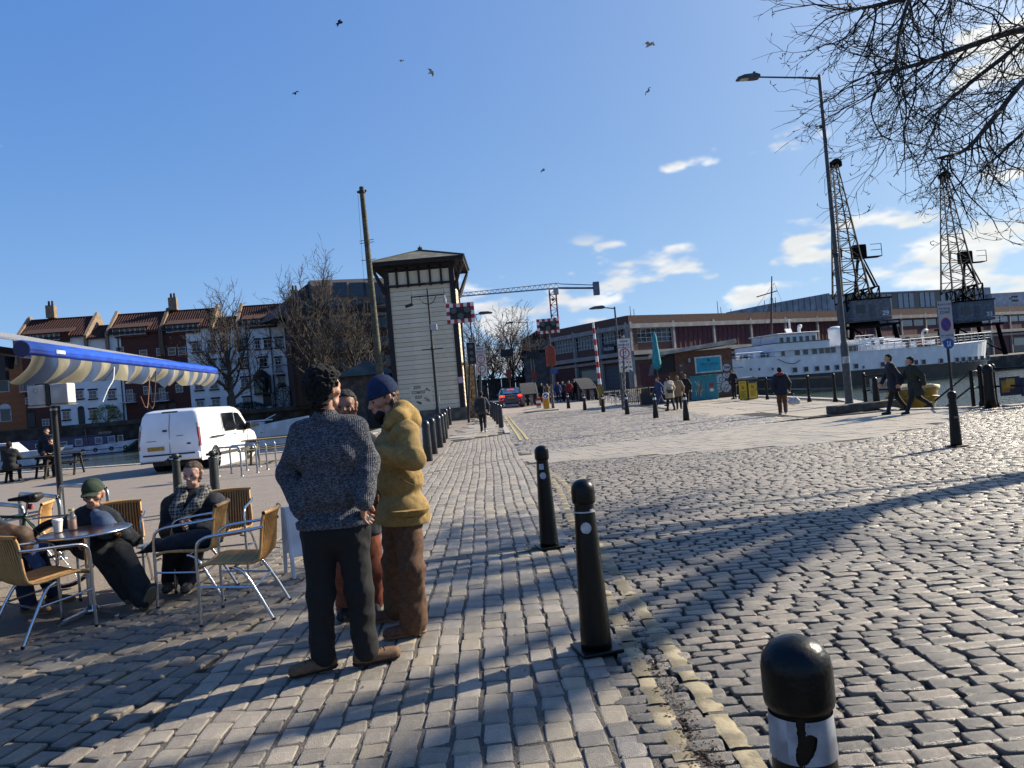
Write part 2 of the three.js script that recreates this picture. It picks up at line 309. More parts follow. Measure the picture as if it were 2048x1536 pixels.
{
  const o = structure('cobbled_footway'); part('joint_fill', slab(polyA, 0.04, -0.010), sandJoint, o);
  const drain = (x, z) => Math.abs(z + 7.6 + x * 0.12) < 0.09 || Math.abs(z + 18.4 + x * 1.05) < 0.12;
  settField(o, polyA, { seed: 11, org: [-2.05, 0], dir: -0.035, course: 0.141, len: 0.172, tones: [['#867e71', '#a09789'], ['#908779', '#aaa091'], ['#777065', '#918a7d'], ['#948974', '#ada08b'], ['#7f7a72', '#99938a']], rough: 0.48, skip: drain, jointW: 0.016, lift: 0.003, tilt: 0.02, far: 31, curve: 0.014, dome: 0.09, wob: 0.12 });
  // two drain channels cross the footway
  const ch = S('#55524e', '#6c6965', 0.8, 'speck', 2, 0.004);
  const chan = (a, b, n) => { const A = V(a[0], 0, a[1]), B = V(b[0], 0, b[1]), d = B.clone().sub(A), L = d.length() / n; d.normalize(); const g = ready(rbox(L - 0.012, 0.05, 0.075, 0.008)); for (const off of [-0.045, 0.045]) for (let i = 0; i < n; i++) { const m = part('channel_stone', g, ch, o); m.position.set(A.x + d.x * (i + 0.5) * L - d.z * off, -0.028, A.z + d.z * (i + 0.5) * L + d.x * off); m.rotation.y = -Math.atan2(d.z, d.x); } };
  chan([-2.0, -7.36], [0.36, -7.64], 5); chan([-2.1, -16.2], [0.12, -18.52], 6);
}
{
  const o = structure('cobbled_terrace'); part('joint_fill', slab(polyB, 0.04, -0.020), soil, o);
  settField(o, polyB, { seed: 23, org: [-2.05, -4], dir: 0.2, course: 0.15, len: 0.195, tones: [['#7b7266', '#978d7f'], ['#6f685e', '#8c8375'], ['#867a69', '#a19480'], ['#6b6863', '#85817b']], rough: 0.6, jointW: 0.024, lift: 0.006, tilt: 0.04, dome: 0.12, wob: 0.13, keep: 300 });
}
{
  const o = structure('cobbled_road'); part('joint_fill', slab(polyC, 0.04, -0.022), soil, o);
  settField(o, polyC, { seed: 37, org: [0.5, -1], dir: Math.PI / 2 - 0.0, course: 0.107, len: 0.182, tones: [['#796f62', '#93887a'], ['#6d665b', '#867e72'], ['#84796a', '#9e9281'], ['#645e54', '#7c756a']], rough: 0.4, jointW: 0.022, lift: 0.005, tilt: 0.04, dome: 0.12, wob: 0.13, far: 40, curve: 0.01, skip: null });
  // two yellow lines laid over the setts
  const yellow = S('#857a60', '#a09476', 0.9, 'patch', 3, 0.004, { bumpKind: 'fine' }); yellow.map = toneTex(0.5, 'patch', 2.2, 0.3, 0.62);
  // old paint, cracked into lengths where it crosses the joints
  const line = (pts, w) => {
    const c = new THREE.CatmullRomCurve3(pts.map(([x, z]) => V(x, 0, z))), n = Math.round(c.getLength() / 0.03), P = c.getSpacedPoints(n), pos = [], idx = []; let cut = 0;
    for (let i = 0; i < n; i++) {
      if (i >= cut) { cut = i + 8 + (hash2(i, 3, w * 900 | 0) * 16 | 0); continue; }
      for (const p of [P[i], P[i + 1]]) { const e = p === P[i] ? i : i + 1, w1 = w * (0.5 + 0.22 * (vnoise(e * 0.55, w, 6) - 0.5)), w2 = w * (0.5 + 0.22 * (vnoise(e * 0.5, 7, 9) - 0.5)); for (let k = 0; k < 5; k++) { const t = k / 4, x = p.x - w1 + t * (w1 + w2); pos.push(x, 0.004 + (k % 4 ? 0 : -0.004) + (fbm(x * 0.8, p.z * 0.8, 3, 40) - 0.5) * 0.012 + 0.006 * (fbm(x * 9, p.z * 9, 2, 44) - 0.5), p.z); } }
      const b = pos.length / 3 - 10; for (let k = 0; k < 4; k++) idx.push(b + k, b + k + 1, b + k + 5, b + k + 1, b + k + 6, b + k + 5);
    }
    const g = new THREE.BufferGeometry(); g.setAttribute('position', new THREE.Float32BufferAttribute(pos, 3)); g.setIndex(idx); g.computeVertexNormals(); return g;
  };
  part('yellow_line', line([[0.72, 1], [0.64, -1.6], [0.57, -3.2], [0.56, -4.4], [0.55, -6.3], [0.55, -8.4], [0.58, -12], [0.54, -13.3]], 0.095), yellow, o);
  part('yellow_line', line([[0.92, 1], [0.86, -1.8], [0.81, -3.3], [0.77, -4.4], [0.71, -6.2], [0.70, -8], [0.73, -12], [0.55, -14.6], [0.36, -16.0]], 0.1), yellow, o);
}
{ // smooth paved crossing
  const o = structure('paved_crossing'); part('joint_fill', slab(polyD, 0.04, -0.012), soil, o);
  settField(o, polyD, { seed: 41, org: [0, -16], dir: Math.PI / 2 - 0.16, course: 0.42, len: 0.62, height: 0.03, tones: [['#898174', '#9f9687'], ['#8f8676', '#a59b89'], ['#837c71', '#989184']], rough: 0.55, jointW: 0.012, lift: 0.001, tilt: 0.003, dome: 0.02, wob: 0.01, far: 45, partName: 'paving_slab' });
}
{
  const o = structure('bridge_road'); part('joint_fill', slab(polyE, 0.04, -0.02), soil, o);
  settField(o, polyE, { seed: 53, org: [0, -19], dir: Math.PI / 2 - 0.04, course: 0.13, len: 0.22, tones: [['#8a8378', '#a39b8f'], ['#7c766d', '#968f84'], ['#948a79', '#ada291'], ['#757068', '#8e887f']], rough: 0.42, jointW: 0.022, lift: 0.005, tilt: 0.04, dome: 0.12, keep: 0, far: 58 });
  const yl = S('#8f8459', '#b3a673', 0.8, 'patch', 2);
  const strip = (pts, w) => { const g = []; for (let i = 0; i + 1 < pts.length; i++) g.push(bar([pts[i][0], 0.006, pts[i][1]], [pts[i + 1][0], 0.006, pts[i + 1][1]], w, 0.02)); return g; };
  for (const dx of [0, 0.22]) part('yellow_line', strip([[0.12 + dx, -24.5], [0.02 + dx, -28.6], [-0.12 + dx, -33], [-0.4 + dx, -42], [-0.75 + dx, -55]], 0.09), yl, o);
  const kg = ready(rbox(0.22, 0.16, 0.88, 0.02)), ks = S('#8d8880', '#a5a098', 0.8, 'speck', 2, 0.006);
  for (let i = 0; i < 30; i++) { const z = -29.7 - i * 0.9, x = z > -36 ? lerp(-0.33, -0.55, (-29.15 - z) / 6.85) : z > -46 ? lerp(-0.55, -0.95, (-36 - z) / 10) : lerp(-0.95, -1.3, (-46 - z) / 11); const m = part('kerb_stone', kg, ks, o); m.position.set(x, -0.03, z); m.rotation.y = 0.035; }
}
{ // pale quay paving: broad concrete bays with open joints
  const o = structure('quay_paving'); part('joint_fill', slab(polyF, 0.04, -0.014), soil, o);
  settField(o, polyF, { seed: 61, org: [8, -24], dir: 0.06, course: 1.9, len: 2.6, height: 0.03, tones: [['#857c6d', '#9b9181'], ['#8b8170', '#a19684'], ['#7f776b', '#948c7e']], rough: 0.7, jointW: 0.02, lift: 0.001, tilt: 0.002, dome: 0.01, wob: 0.006, far: 62, partName: 'concrete_bay' });
}
{ // flagstones beside the tower
  const o = structure('flagstone_pavement'); part('joint_fill', slab(polyH, 0.04, 0.012), soil, o);
  settField(o, polyH, { seed: 67, org: [-2, -27], dir: Math.PI / 2 + 0.2, course: 0.62, len: 0.95, height: 0.07, tones: [['#857d70', '#9c9486'], ['#8f8678', '#a69d8d'], ['#7c766c', '#938d82']], rough: 0.65, jointW: 0.025, lift: 0.004, tilt: 0.006, dome: 0.05, wob: 0.05, far: 62, partName: 'flagstone' });
  o.children.forEach((m) => { m.position.y += m.name === 'joint_fill' ? 0 : 0.03; });
}

{ // leaf litter and grit caught along the gutter
  R = mulberry(404); const pos = []; for (let k = 0; k < 1500; k++) { const g = R() < 0.55, x = g ? 0.64 + 0.09 * (R() + R() - 1) : rr(-6, 7), z = g ? -2.6 - 3.2 * R() * R() : -2.6 - 12 * R(), s = rr(0.004, 0.013), a = rr(0, 6.28), y = rr(0.003, 0.009), c = Math.cos(a) * s, d = Math.sin(a) * s; pos.push(x - c, y, z - d, x + d * 0.6, y + rr(0, 0.006), z - c * 0.6, x + c, y, z + d, x - c, y, z - d, x + c, y, z + d, x - d * 0.6, y, z + c * 0.6); }
  const g = new THREE.BufferGeometry(); g.setAttribute('position', new THREE.Float32BufferAttribute(pos, 3)); g.computeVertexNormals(); const m = part('leaf_litter', g, M('#3d2a1a', 0.9, { side: THREE.DoubleSide }), scene); m.userData = { label: 'brown leaf litter caught between the yellow lines and setts', category: 'litter', kind: 'stuff' };
}

// ================================================================ bodies and clothes: smooth unions of tapered capsules, meshed as one surface
const P3 = (p) => p.isVector3 ? [p.x, p.y, p.z] : p;
const cap = (a, b, ra, rb = ra) => ({ a: P3(a), b: P3(b), ra, rb });
function blend(prims, { cell = 0.014, k = 0.04, fold, clip, cut } = {}) {
  let lo = [1e9, 1e9, 1e9], hi = [-1e9, -1e9, -1e9]; const pad = 0.03 + cell * 2;
  for (const p of prims) for (let c = 0; c < 3; c++) { lo[c] = Math.min(lo[c], p.a[c] - p.ra, p.b[c] - p.rb); hi[c] = Math.max(hi[c], p.a[c] + p.ra, p.b[c] + p.rb); }
  lo = lo.map((v) => v - pad); hi = hi.map((v) => v + pad);
  const n = lo.map((v, c) => Math.ceil((hi[c] - v) / cell) + 1), [nx, ny, nz] = n, f = new Float32Array(nx * ny * nz).fill(1);
  for (const p of prims) {
    const m = k + cell * 3, r = Math.max(p.ra, p.rb) + m, i0 = [], i1 = [];
    for (let c = 0; c < 3; c++) { i0[c] = Math.max(0, Math.floor((Math.min(p.a[c], p.b[c]) - r - lo[c]) / cell)); i1[c] = Math.min(n[c] - 1, Math.ceil((Math.max(p.a[c], p.b[c]) + r - lo[c]) / cell)); }
    const dx = p.b[0] - p.a[0], dy = p.b[1] - p.a[1], dz = p.b[2] - p.a[2], dd = dx * dx + dy * dy + dz * dz || 1e-9;
    for (let z = i0[2]; z <= i1[2]; z++) for (let y = i0[1]; y <= i1[1]; y++) for (let x = i0[0]; x <= i1[0]; x++) {
      const X = lo[0] + x * cell - p.a[0], Y = lo[1] + y * cell - p.a[1], Z = lo[2] + z * cell - p.a[2];
      let t = (X * dx + Y * dy + Z * dz) / dd; t = t < 0 ? 0 : t > 1 ? 1 : t;
      const ex = X - dx * t, ey = Y - dy * t, ez = Z - dz * t, d = Math.sqrt(ex * ex + ey * ey + ez * ez) - (p.ra + (p.rb - p.ra) * t), q = (z * ny + y) * nx + x, o = f[q];
      const h = Math.max(k - Math.abs(o - d), 0) / k; f[q] = Math.min(o, d) - h * h * k * 0.25;
    }
  }
  if (fold || clip || cut) for (let z = 0; z < nz; z++) for (let y = 0; y < ny; y++) for (let x = 0; x < nx; x++) {
    const q = (z * ny + y) * nx + x; if (f[q] > 0.08) continue; const X = lo[0] + x * cell, Y = lo[1] + y * cell, Z = lo[2] + z * cell;
    if (fold) f[q] += fold(X, Y, Z); if (clip) f[q] = Math.max(f[q], clip(X, Y, Z)); if (cut) f[q] = Math.max(f[q], -cut(X, Y, Z));
  }
  const vid = new Int32Array(nx * ny * nz).fill(-1), pos = [], idx = [], sx = 1, sy = nx, sz = nx * ny;
  const E = [[0, 1], [2, 3], [4, 5], [6, 7], [0, 2], [1, 3], [4, 6], [5, 7], [0, 4], [1, 5], [2, 6], [3, 7]], v = new Float32Array(8);
  for (let z = 0; z < nz - 1; z++) for (let y = 0; y < ny - 1; y++) for (let x = 0; x < nx - 1; x++) {
    const q = z * sz + y * sy + x; let s = 0;
    for (let c = 0; c < 8; c++) { v[c] = f[q + (c & 1) * sx + (c >> 1 & 1) * sy + (c >> 2 & 1) * sz]; if (v[c] < 0) s++; }
    if (s === 0 || s === 8) continue;
    let X = 0, Y = 0, Z = 0, m = 0;
    for (const [a, b] of E) if ((v[a] < 0) !== (v[b] < 0)) { const t = v[a] / (v[a] - v[b]); X += (a & 1) + ((b & 1) - (a & 1)) * t; Y += (a >> 1 & 1) + ((b >> 1 & 1) - (a >> 1 & 1)) * t; Z += (a >> 2) + ((b >> 2) - (a >> 2)) * t; m++; }
    vid[q] = pos.length / 3; pos.push(lo[0] + (x + X / m) * cell, lo[1] + (y + Y / m) * cell, lo[2] + (z + Z / m) * cell);
  }
  for (let z = 1; z < nz - 1; z++) for (let y = 1; y < ny - 1; y++) for (let x = 1; x < nx - 1; x++) {
    const q = z * sz + y * sy + x, a = f[q] < 0;
    const quad = (s, t, flip) => { const A = vid[q], B = vid[q - s], C = vid[q - s - t], D = vid[q - t]; if (A < 0 || B < 0 || C < 0 || D < 0) return; flip ? idx.push(A, B, C, A, C, D) : idx.push(A, C, B, A, D, C); };
    if (a !== (f[q + sx] < 0)) quad(sy, sz, a); if (a !== (f[q + sy] < 0)) quad(sz, sx, a); if (a !== (f[q + sz] < 0)) quad(sx, sy, a);
  }
  const g = new THREE.BufferGeometry(); g.setAttribute('position', new THREE.Float32BufferAttribute(pos, 3)); g.setIndex(idx); g.computeVertexNormals(); return g;
}
// a head facing +z, centred between the ears; the face has brow, nose, lips, chin and ears
const headShape = (() => { let g; return () => g ??= blend([
  cap([0, 0.035, -0.018], [0, 0.03, 0.012], 0.083, 0.078), cap([0, -0.02, 0.028], [0, -0.075, 0.05], 0.064, 0.04), cap([-0.03, -0.085, 0.05], [0.03, -0.085, 0.05], 0.022), cap([0, -0.098, 0.066], [0, -0.1, 0.07], 0.016),
  cap([-0.04, 0.022, 0.072], [0.04, 0.022, 0.072], 0.016), cap([0, 0.01, 0.088], [0, -0.03, 0.108], 0.009, 0.014), cap([-0.014, -0.034, 0.094], [0.014, -0.034, 0.094], 0.008), cap([-0.022, -0.058, 0.084], [0.022, -0.058, 0.084], 0.008), cap([-0.018, -0.072, 0.083], [0.018, -0.072, 0.083], 0.009),
  cap([-0.052, -0.02, 0.055], [-0.045, -0.015, 0.06], 0.02), cap([0.052, -0.02, 0.055], [0.045, -0.015, 0.06], 0.02),
  cap([-0.082, 0.012, -0.012], [-0.079, -0.03, -0.004], 0.013, 0.008), cap([0.082, 0.012, -0.012], [0.079, -0.03, -0.004], 0.013, 0.008), cap([-0.089, 0.016, -0.02], [-0.087, -0.012, -0.02], 0.008), cap([0.089, 0.016, -0.02], [0.087, -0.012, -0.02], 0.008),
], { cell: 0.006, k: 0.018, cut: (x, y, z) => Math.min(Math.hypot(Math.abs(x) - 0.032, y * 1.3, z - 0.096) - 0.014, Math.max(Math.abs(y + 0.065) - 0.0025, Math.abs(x) - 0.026, 0.07 - z)) }); })();
// a relaxed hand: wrist at the origin, fingers towards -y, palm facing -x for side = 1, thumb towards +z
const handShape = (() => { const c = {}; return (curl, cell = 0.004) => c[curl + '/' + cell] ??= (() => {
  const pr = [cap([0, 0, 0], [0, -0.035, 0], 0.024, 0.026), cap([0.002, -0.04, -0.022], [0, -0.088, -0.026], 0.017, 0.013), cap([0.002, -0.04, 0], [0, -0.092, 0], 0.018, 0.014), cap([0.002, -0.04, 0.022], [0, -0.088, 0.028], 0.017, 0.013)];
  [[-0.032, -0.088, 0.058, 0.0075], [-0.011, -0.095, 0.074, 0.0085], [0.011, -0.096, 0.078, 0.0088], [0.032, -0.09, 0.07, 0.0085]].forEach(([z, y, L, r], i) => {
    let p = V(0, y + 0.006, z), a = 0.12; for (const [f, q] of [[0.46, 1], [0.3, 0.94], [0.24, 0.86]]) { a += curl * (0.8 + 0.08 * i); const e = p.clone().add(V(-Math.sin(a) * L * f, -Math.cos(a) * L * f, z * 0.05)); pr.push(cap(p, e, r * q, r * q * 0.94)); p = e; }
  });
  const t0 = V(-0.008, -0.03, 0.026), t1 = V(-0.02, -0.062, 0.052), t2 = V(-0.03 - curl * 0.01, -0.088, 0.058), t3 = V(-0.04 - curl * 0.015, -0.108, 0.054);
  pr.push(cap(t0, t1, 0.015, 0.012), cap(t1, t2, 0.0105, 0.0095), cap(t2, t3, 0.0095, 0.008));
  return blend(pr, { cell, k: 0.007 });
})(); })();
const skins = [S('#a87a62', '#b98a70', 0.55, 'fine', 8), S('#8d5f47', '#a0715a', 0.55, 'fine', 8), S('#b58b75', '#c39a84', 0.55, 'fine', 8)];
function basis(dir, side) { // quaternion taking -y to dir and +z near to side
  const y = dir.clone().normalize().negate(), z = side.clone().addScaledVector(y, -side.dot(y)).normalize(), x = y.clone().cross(z); return new THREE.Quaternion().setFromRotationMatrix(new THREE.Matrix4().makeBasis(x, y, z));
}
const moved = (g, pos, quat, s = 1) => g.clone().applyMatrix4(new THREE.Matrix4().compose(pos, quat, Array.isArray(s) ? V(...s) : V(s, s, s)));
// joints of a figure facing +z, y up; everything can be overridden
function joints(h = 1.75, { walk = 0, spread = 0.1, lean = 0, arm = 0.12, elbow = 0.15 } = {}) {
  const s = h / 1.78, J = { s }; J.pelvis = V(0, 0.96, 0); J.chest = V(0, 1.3, lean * 0.35); J.neck = V(0, 1.49, lean * 0.55); J.head = V(0, 1.655, lean * 0.65 + 0.015); J.face = V(0, -0.05, 1);
  for (const [k, sg] of [['L', 1], ['R', -1]]) {
    const w = walk * sg, th = w * 0.5, kn = w > 0 ? 0.06 * walk : -0.75 * walk;
    J['hip' + k] = V(0.088 * sg, 0.92, 0); J['knee' + k] = J['hip' + k].clone().add(V((spread * 0.4 - 0.03) * sg, -0.43 * Math.cos(th), 0.43 * Math.sin(th) + 0.015));
    J['ank' + k] = J['knee' + k].clone().add(V(0.02 * sg * spread, -0.42 * Math.cos(th + kn), 0.42 * Math.sin(th + kn)));
    J['toe' + k] = J['ank' + k].clone().add(V(0.03 * sg, -0.045 + (w < 0 ? -0.03 : 0), 0.16));
    J['sh' + k] = V(0.175 * sg, 1.43, lean * 0.5); const aw = -w * 0.6;
    J['el' + k] = J['sh' + k].clone().add(V(arm * sg, -0.28 * Math.cos(aw), 0.28 * Math.sin(aw) - 0.03)); J['wr' + k] = J['el' + k].clone().add(V(-0.02 * sg, -0.25 * Math.cos(aw + elbow), 0.25 * Math.sin(aw + elbow) + 0.03));
  }
  for (const k in J) if (J[k].isVector3 && k !== 'face') J[k].multiplyScalar(s);
  const low = Math.min(J.ankL.y, J.ankR.y, J.toeL.y + 0.05, J.toeR.y + 0.05) - 0.085 * s; for (const k in J) if (J[k].isVector3 && k !== 'face') J[k].y -= low;
  return J;
}
const mid = (a, b, t = 0.5) => a.clone().lerp(b, t);
function person(label, pos, turn, J, o = {}, group) {
  const p = thing('person', label, 'person', pos, turn, group), s = J.s ?? 1, cell = o.cell ?? 0.024, k = 0.05;
  const skin = skins[o.skin ?? 0], lr = mid(J.hipL, J.hipR), up = J.neck.clone().sub(lr).normalize(), side = J.shL.clone().sub(J.shR).normalize(), hs = J.hipL.clone().sub(J.hipR).normalize();
  const torso = (g) => { const waist = mid(lr, J.neck, 0.36), chest = mid(lr, J.neck, 0.7), w = (o.girth ?? 1) * s; return [
    cap(J.shL.clone().addScaledVector(side, -0.03), J.shR.clone().addScaledVector(side, 0.03), 0.062 * s + g), cap(chest.clone().addScaledVector(side, 0.085 * s), chest.clone().addScaledVector(side, -0.085 * s), 0.105 * w + g), cap(waist.clone().addScaledVector(hs, 0.065 * s), waist.clone().addScaledVector(hs, -0.065 * s), 0.098 * w + g), cap(lr.clone().addScaledVector(hs, 0.075 * s), lr.clone().addScaledVector(hs, -0.075 * s), 0.108 * w + g), cap(chest, waist, 0.11 * w + g)]; };
  const limb = (a, b, c, r0, r1, r2, g) => [cap(J[a], J[b], r0 * s + g, r1 * s + g), cap(J[b], J[c], r1 * s + g, r2 * s + g)];
  const arms = (g, t = 1) => ['L', 'R'].flatMap((q) => { const wr = t < 1 ? mid(J['el' + q], J['wr' + q], t) : J['wr' + q]; return [cap(J['sh' + q], J['el' + q], 0.053 * s + g, 0.043 * s + g), cap(J['el' + q], wr, 0.044 * s + g, 0.032 * s + g * 0.9)]; });
  const legs = (g) => [...limb('hipL', 'kneeL', 'ankL', 0.085, 0.056, 0.04, g), ...limb('hipR', 'kneeR', 'ankR', 0.085, 0.056, 0.04, g)];
  // the body: one continuous surface with head and hands
  const fq = new THREE.Quaternion().setFromRotationMatrix((() => { const z = J.face.clone().normalize(), x = V(0, 1, 0).cross(z).normalize(), y = z.clone().cross(x); if (J.tilt) { x.applyAxisAngle(z, J.tilt); y.applyAxisAngle(z, J.tilt); } return new THREE.Matrix4().makeBasis(x, y, z); })());
  const body = [blend([...torso(-0.012), ...arms(-0.006), ...legs(-0.008), cap(J.neck, J.head, 0.056 * s, 0.05 * s)], { cell: Math.max(cell, 0.02), k }), moved(headShape(), J.head, fq, s)];
  for (const [q, sg] of [['L', 1], ['R', -1]]) {
    if (o.hideHands?.includes(q)) continue;
    const d = (J['hd' + q] ?? J['wr' + q].clone().sub(J['el' + q])).clone(), th = J['th' + q] ?? J.face; let g = handShape(o.curl ?? 0.35, o.cell < 0.02 ? 0.004 : 0.007);
    body.push(moved(g, J['wr' + q].clone().addScaledVector(d.clone().normalize(), 0.012), basis(d, th), s));
  }
  const bm = part('body', body, skin, p);
  if (o.cell < 0.02) { const eyes = []; for (const x of [-0.032, 0.032]) eyes.push(moved(new THREE.SphereGeometry(0.0105, 8, 6), V(x, 0, 0.0815).applyQuaternion(fq).multiplyScalar(s).add(J.head), fq, s)); part('eyes', eyes, M('#3a2c24', 0.2), bm); }
  // trousers
  const crease = (n) => Math.abs(n - 0.5) * 2 - 0.3; const fold = (amp, fy = 22, seed = 0) => (x, y, z) => amp * 1.3 * crease(noise3((x + y * 0.6) * 9 + 5, y * fy * 0.7 + 40, (z - y * 0.5) * 9 + 9, 80 + seed)) + amp * 0.6 * crease(noise3((x - y * 0.4) * 24, y * fy * 1.5, z * 24, 90 + seed));
  if (o.legs) { const q = o.legs, lo = Math.min(J.ankL.y, J.ankR.y); part('trousers', blend([...legs(q.ease ?? 0.016).map((c, i) => q.flare && i % 2 ? { ...c, rb: c.rb + q.flare } : c), cap(lr.clone().addScaledVector(hs, 0.07 * s), lr.clone().addScaledVector(hs, -0.07 * s), 0.122 * s * (o.girth ?? 1))], { cell, k: 0.045, fold: fold(q.fold ?? 0.008, 11, 3) }), q.mat, p); }
  // shoes: sole under upper
  if (o.shoes) for (const q of ['L', 'R']) {
    const A = J['ank' + q], T = J['toe' + q], d = T.clone().sub(A); d.y = 0; d.normalize(); const dn = J['sole' + q] ?? V(0, -1, 0), f = T.clone().sub(A); f.addScaledVector(dn, -f.dot(dn)).normalize(); const b = A.clone().addScaledVector(dn, 0.045 * s), tip = b.clone().addScaledVector(f, 0.165 * s).addScaledVector(dn, 0.012 * s), heel = b.clone().addScaledVector(f, -0.045 * s);
    const up = part('shoe', blend([cap(A.clone().addScaledVector(dn, -0.035 * s), b, 0.05 * s, 0.046 * s), cap(heel, tip, 0.04 * s, 0.034 * s), cap(mid(heel, tip, 0.55), tip, 0.041 * s, 0.038 * s)], { cell: Math.min(cell, 0.016), k: 0.03, clip: (x, y, z) => (x - b.x) * dn.x + (y - b.y) * dn.y + (z - b.z) * dn.z - 0.026 * s, fold: fold(0.002, 30, 5) }), o.shoes.mat, p);
    part('sole', blend([cap(heel.clone().addScaledVector(dn, 0.018 * s), tip.clone().addScaledVector(dn, 0.008 * s), 0.043 * s, 0.04 * s)], { cell: Math.min(cell, 0.014), k: 0.02, clip: (x, y, z) => Math.abs((x - b.x) * dn.x + (y - b.y) * dn.y + (z - b.z) * dn.z - 0.031 * s) - 0.012 * s }), o.shoes.sole ?? rubber, up);
  }
  // coat, jumper or jacket
  if (o.top) {
    const q = o.top, e = q.ease ?? 0.02, hem = q.hem ?? 0, hemP = lr.clone().addScaledVector(up, -hem), pr = [...torso(e), ...arms(e * 0.85, q.sleeve ?? 1), cap(J.neck.clone().addScaledVector(up, -0.03 * s), J.neck.clone().addScaledVector(up, q.collar ?? 0), 0.066 * s + e * 0.4)];
    if (hem > 0.02) pr.push(cap(hemP.clone().addScaledVector(hs, 0.075 * s), hemP.clone().addScaledVector(hs, -0.075 * s), 0.12 * s + e + (q.flare ?? 0)), cap(lr.clone().addScaledVector(hs, 0.08 * s), hemP.clone().addScaledVector(hs, 0.08 * s), 0.11 * s + e), cap(lr.clone().addScaledVector(hs, -0.08 * s), hemP.clone().addScaledVector(hs, -0.08 * s), 0.11 * s + e));
    part(q.name ?? 'jacket', blend(pr, { cell, k: q.k ?? 0.028, fold: fold(q.fold ?? 0.009, q.foldY ?? 16, 7), clip: q.noHem ? undefined : (x, y, z) => -((x - hemP.x) * up.x + (y - hemP.y) * up.y + (z - hemP.z) * up.z) - 0.05 * s }), q.mat, p);
  }
  const hp = (list, opt, name, mat, parent = p) => part(name, moved(blend(list, opt), J.head, fq, s), mat, parent);
  if (o.hair) { const q = o.hair, vol = q.vol ?? 0.012; hp([cap([0, 0.04, -0.022], [0, 0.036, 0.01], 0.085 + vol, 0.08 + vol), cap([0, 0.0, -0.04], [0, -0.05 - (q.long ?? 0), -0.045], 0.07 + vol * 0.6, 0.052), ...(q.more ?? [])], { cell: o.cell < 0.02 ? 0.007 : 0.014, k: 0.03, fold: (x, y, z) => (q.curl ?? 0.006) * (Math.abs(noise3(x * 46, y * 46, z * 46, 33) - 0.5) * 4 - 0.6), clip: (x, y, z) => Math.max(z - 0.022 - Math.max(0, (y - 0.062)) * 3.2, Math.abs(x) > 0.06 && y < 0.0 ? z + 0.02 : -1) }, 'hair', q.mat); }
  if (o.beanie) { const h = hp([cap([0, 0.055, -0.018], [0, 0.05, 0.012], 0.096, 0.09), cap([0, 0.09, -0.02], [0, 0.09, 0], 0.078)], { cell: 0.008, k: 0.03, clip: (x, y, z) => 0.028 - y - z * 0.12 + 0.0 }, 'beanie', o.beanie); hp([cap([0, 0.052, -0.018], [0, 0.047, 0.012], 0.103, 0.097)], { cell: 0.007, k: 0.02, clip: (x, y, z) => Math.abs(y + z * 0.12 - 0.052) - 0.026 }, 'turned_up_brim', o.beanie, h); }
  if (o.flatCap) { const h = hp([cap([0, 0.062, -0.02], [0, 0.055, 0.012], 0.093, 0.088)], { cell: 0.008, k: 0.03, clip: (x, y, z) => 0.035 - y }, 'cap_crown', o.flatCap); hp([cap([-0.035, 0.04, 0.1], [0.035, 0.04, 0.1], 0.045), cap([-0.025, 0.034, 0.13], [0.025, 0.034, 0.13], 0.04)], { cell: 0.007, k: 0.02, clip: (x, y, z) => Math.abs(y - 0.042 + (z - 0.08) * 0.25 + x * x * 3) - 0.006 }, 'peak', o.flatCap, h); }
  return p;
}
// lets a pose be read straight off world points: joints given in the world, the thing standing at base
function posed(base, pts, extra = {}) { const J = { s: 1, face: V(0, 0, 1), ...extra }; for (const k in pts) J[k] = pts[k].clone().sub(base); J.pelvis ??= mid(J.hipL, J.hipR); return J; }
const cloth = (a, b, r = 0.85, bump = 0.003, o = {}) => S(a, b, r, 'fine', 5, bump, { bumpKind: 'weave', bumpRep: 6, sheen: 0.25, sheenRoughness: 0.6, ...o });

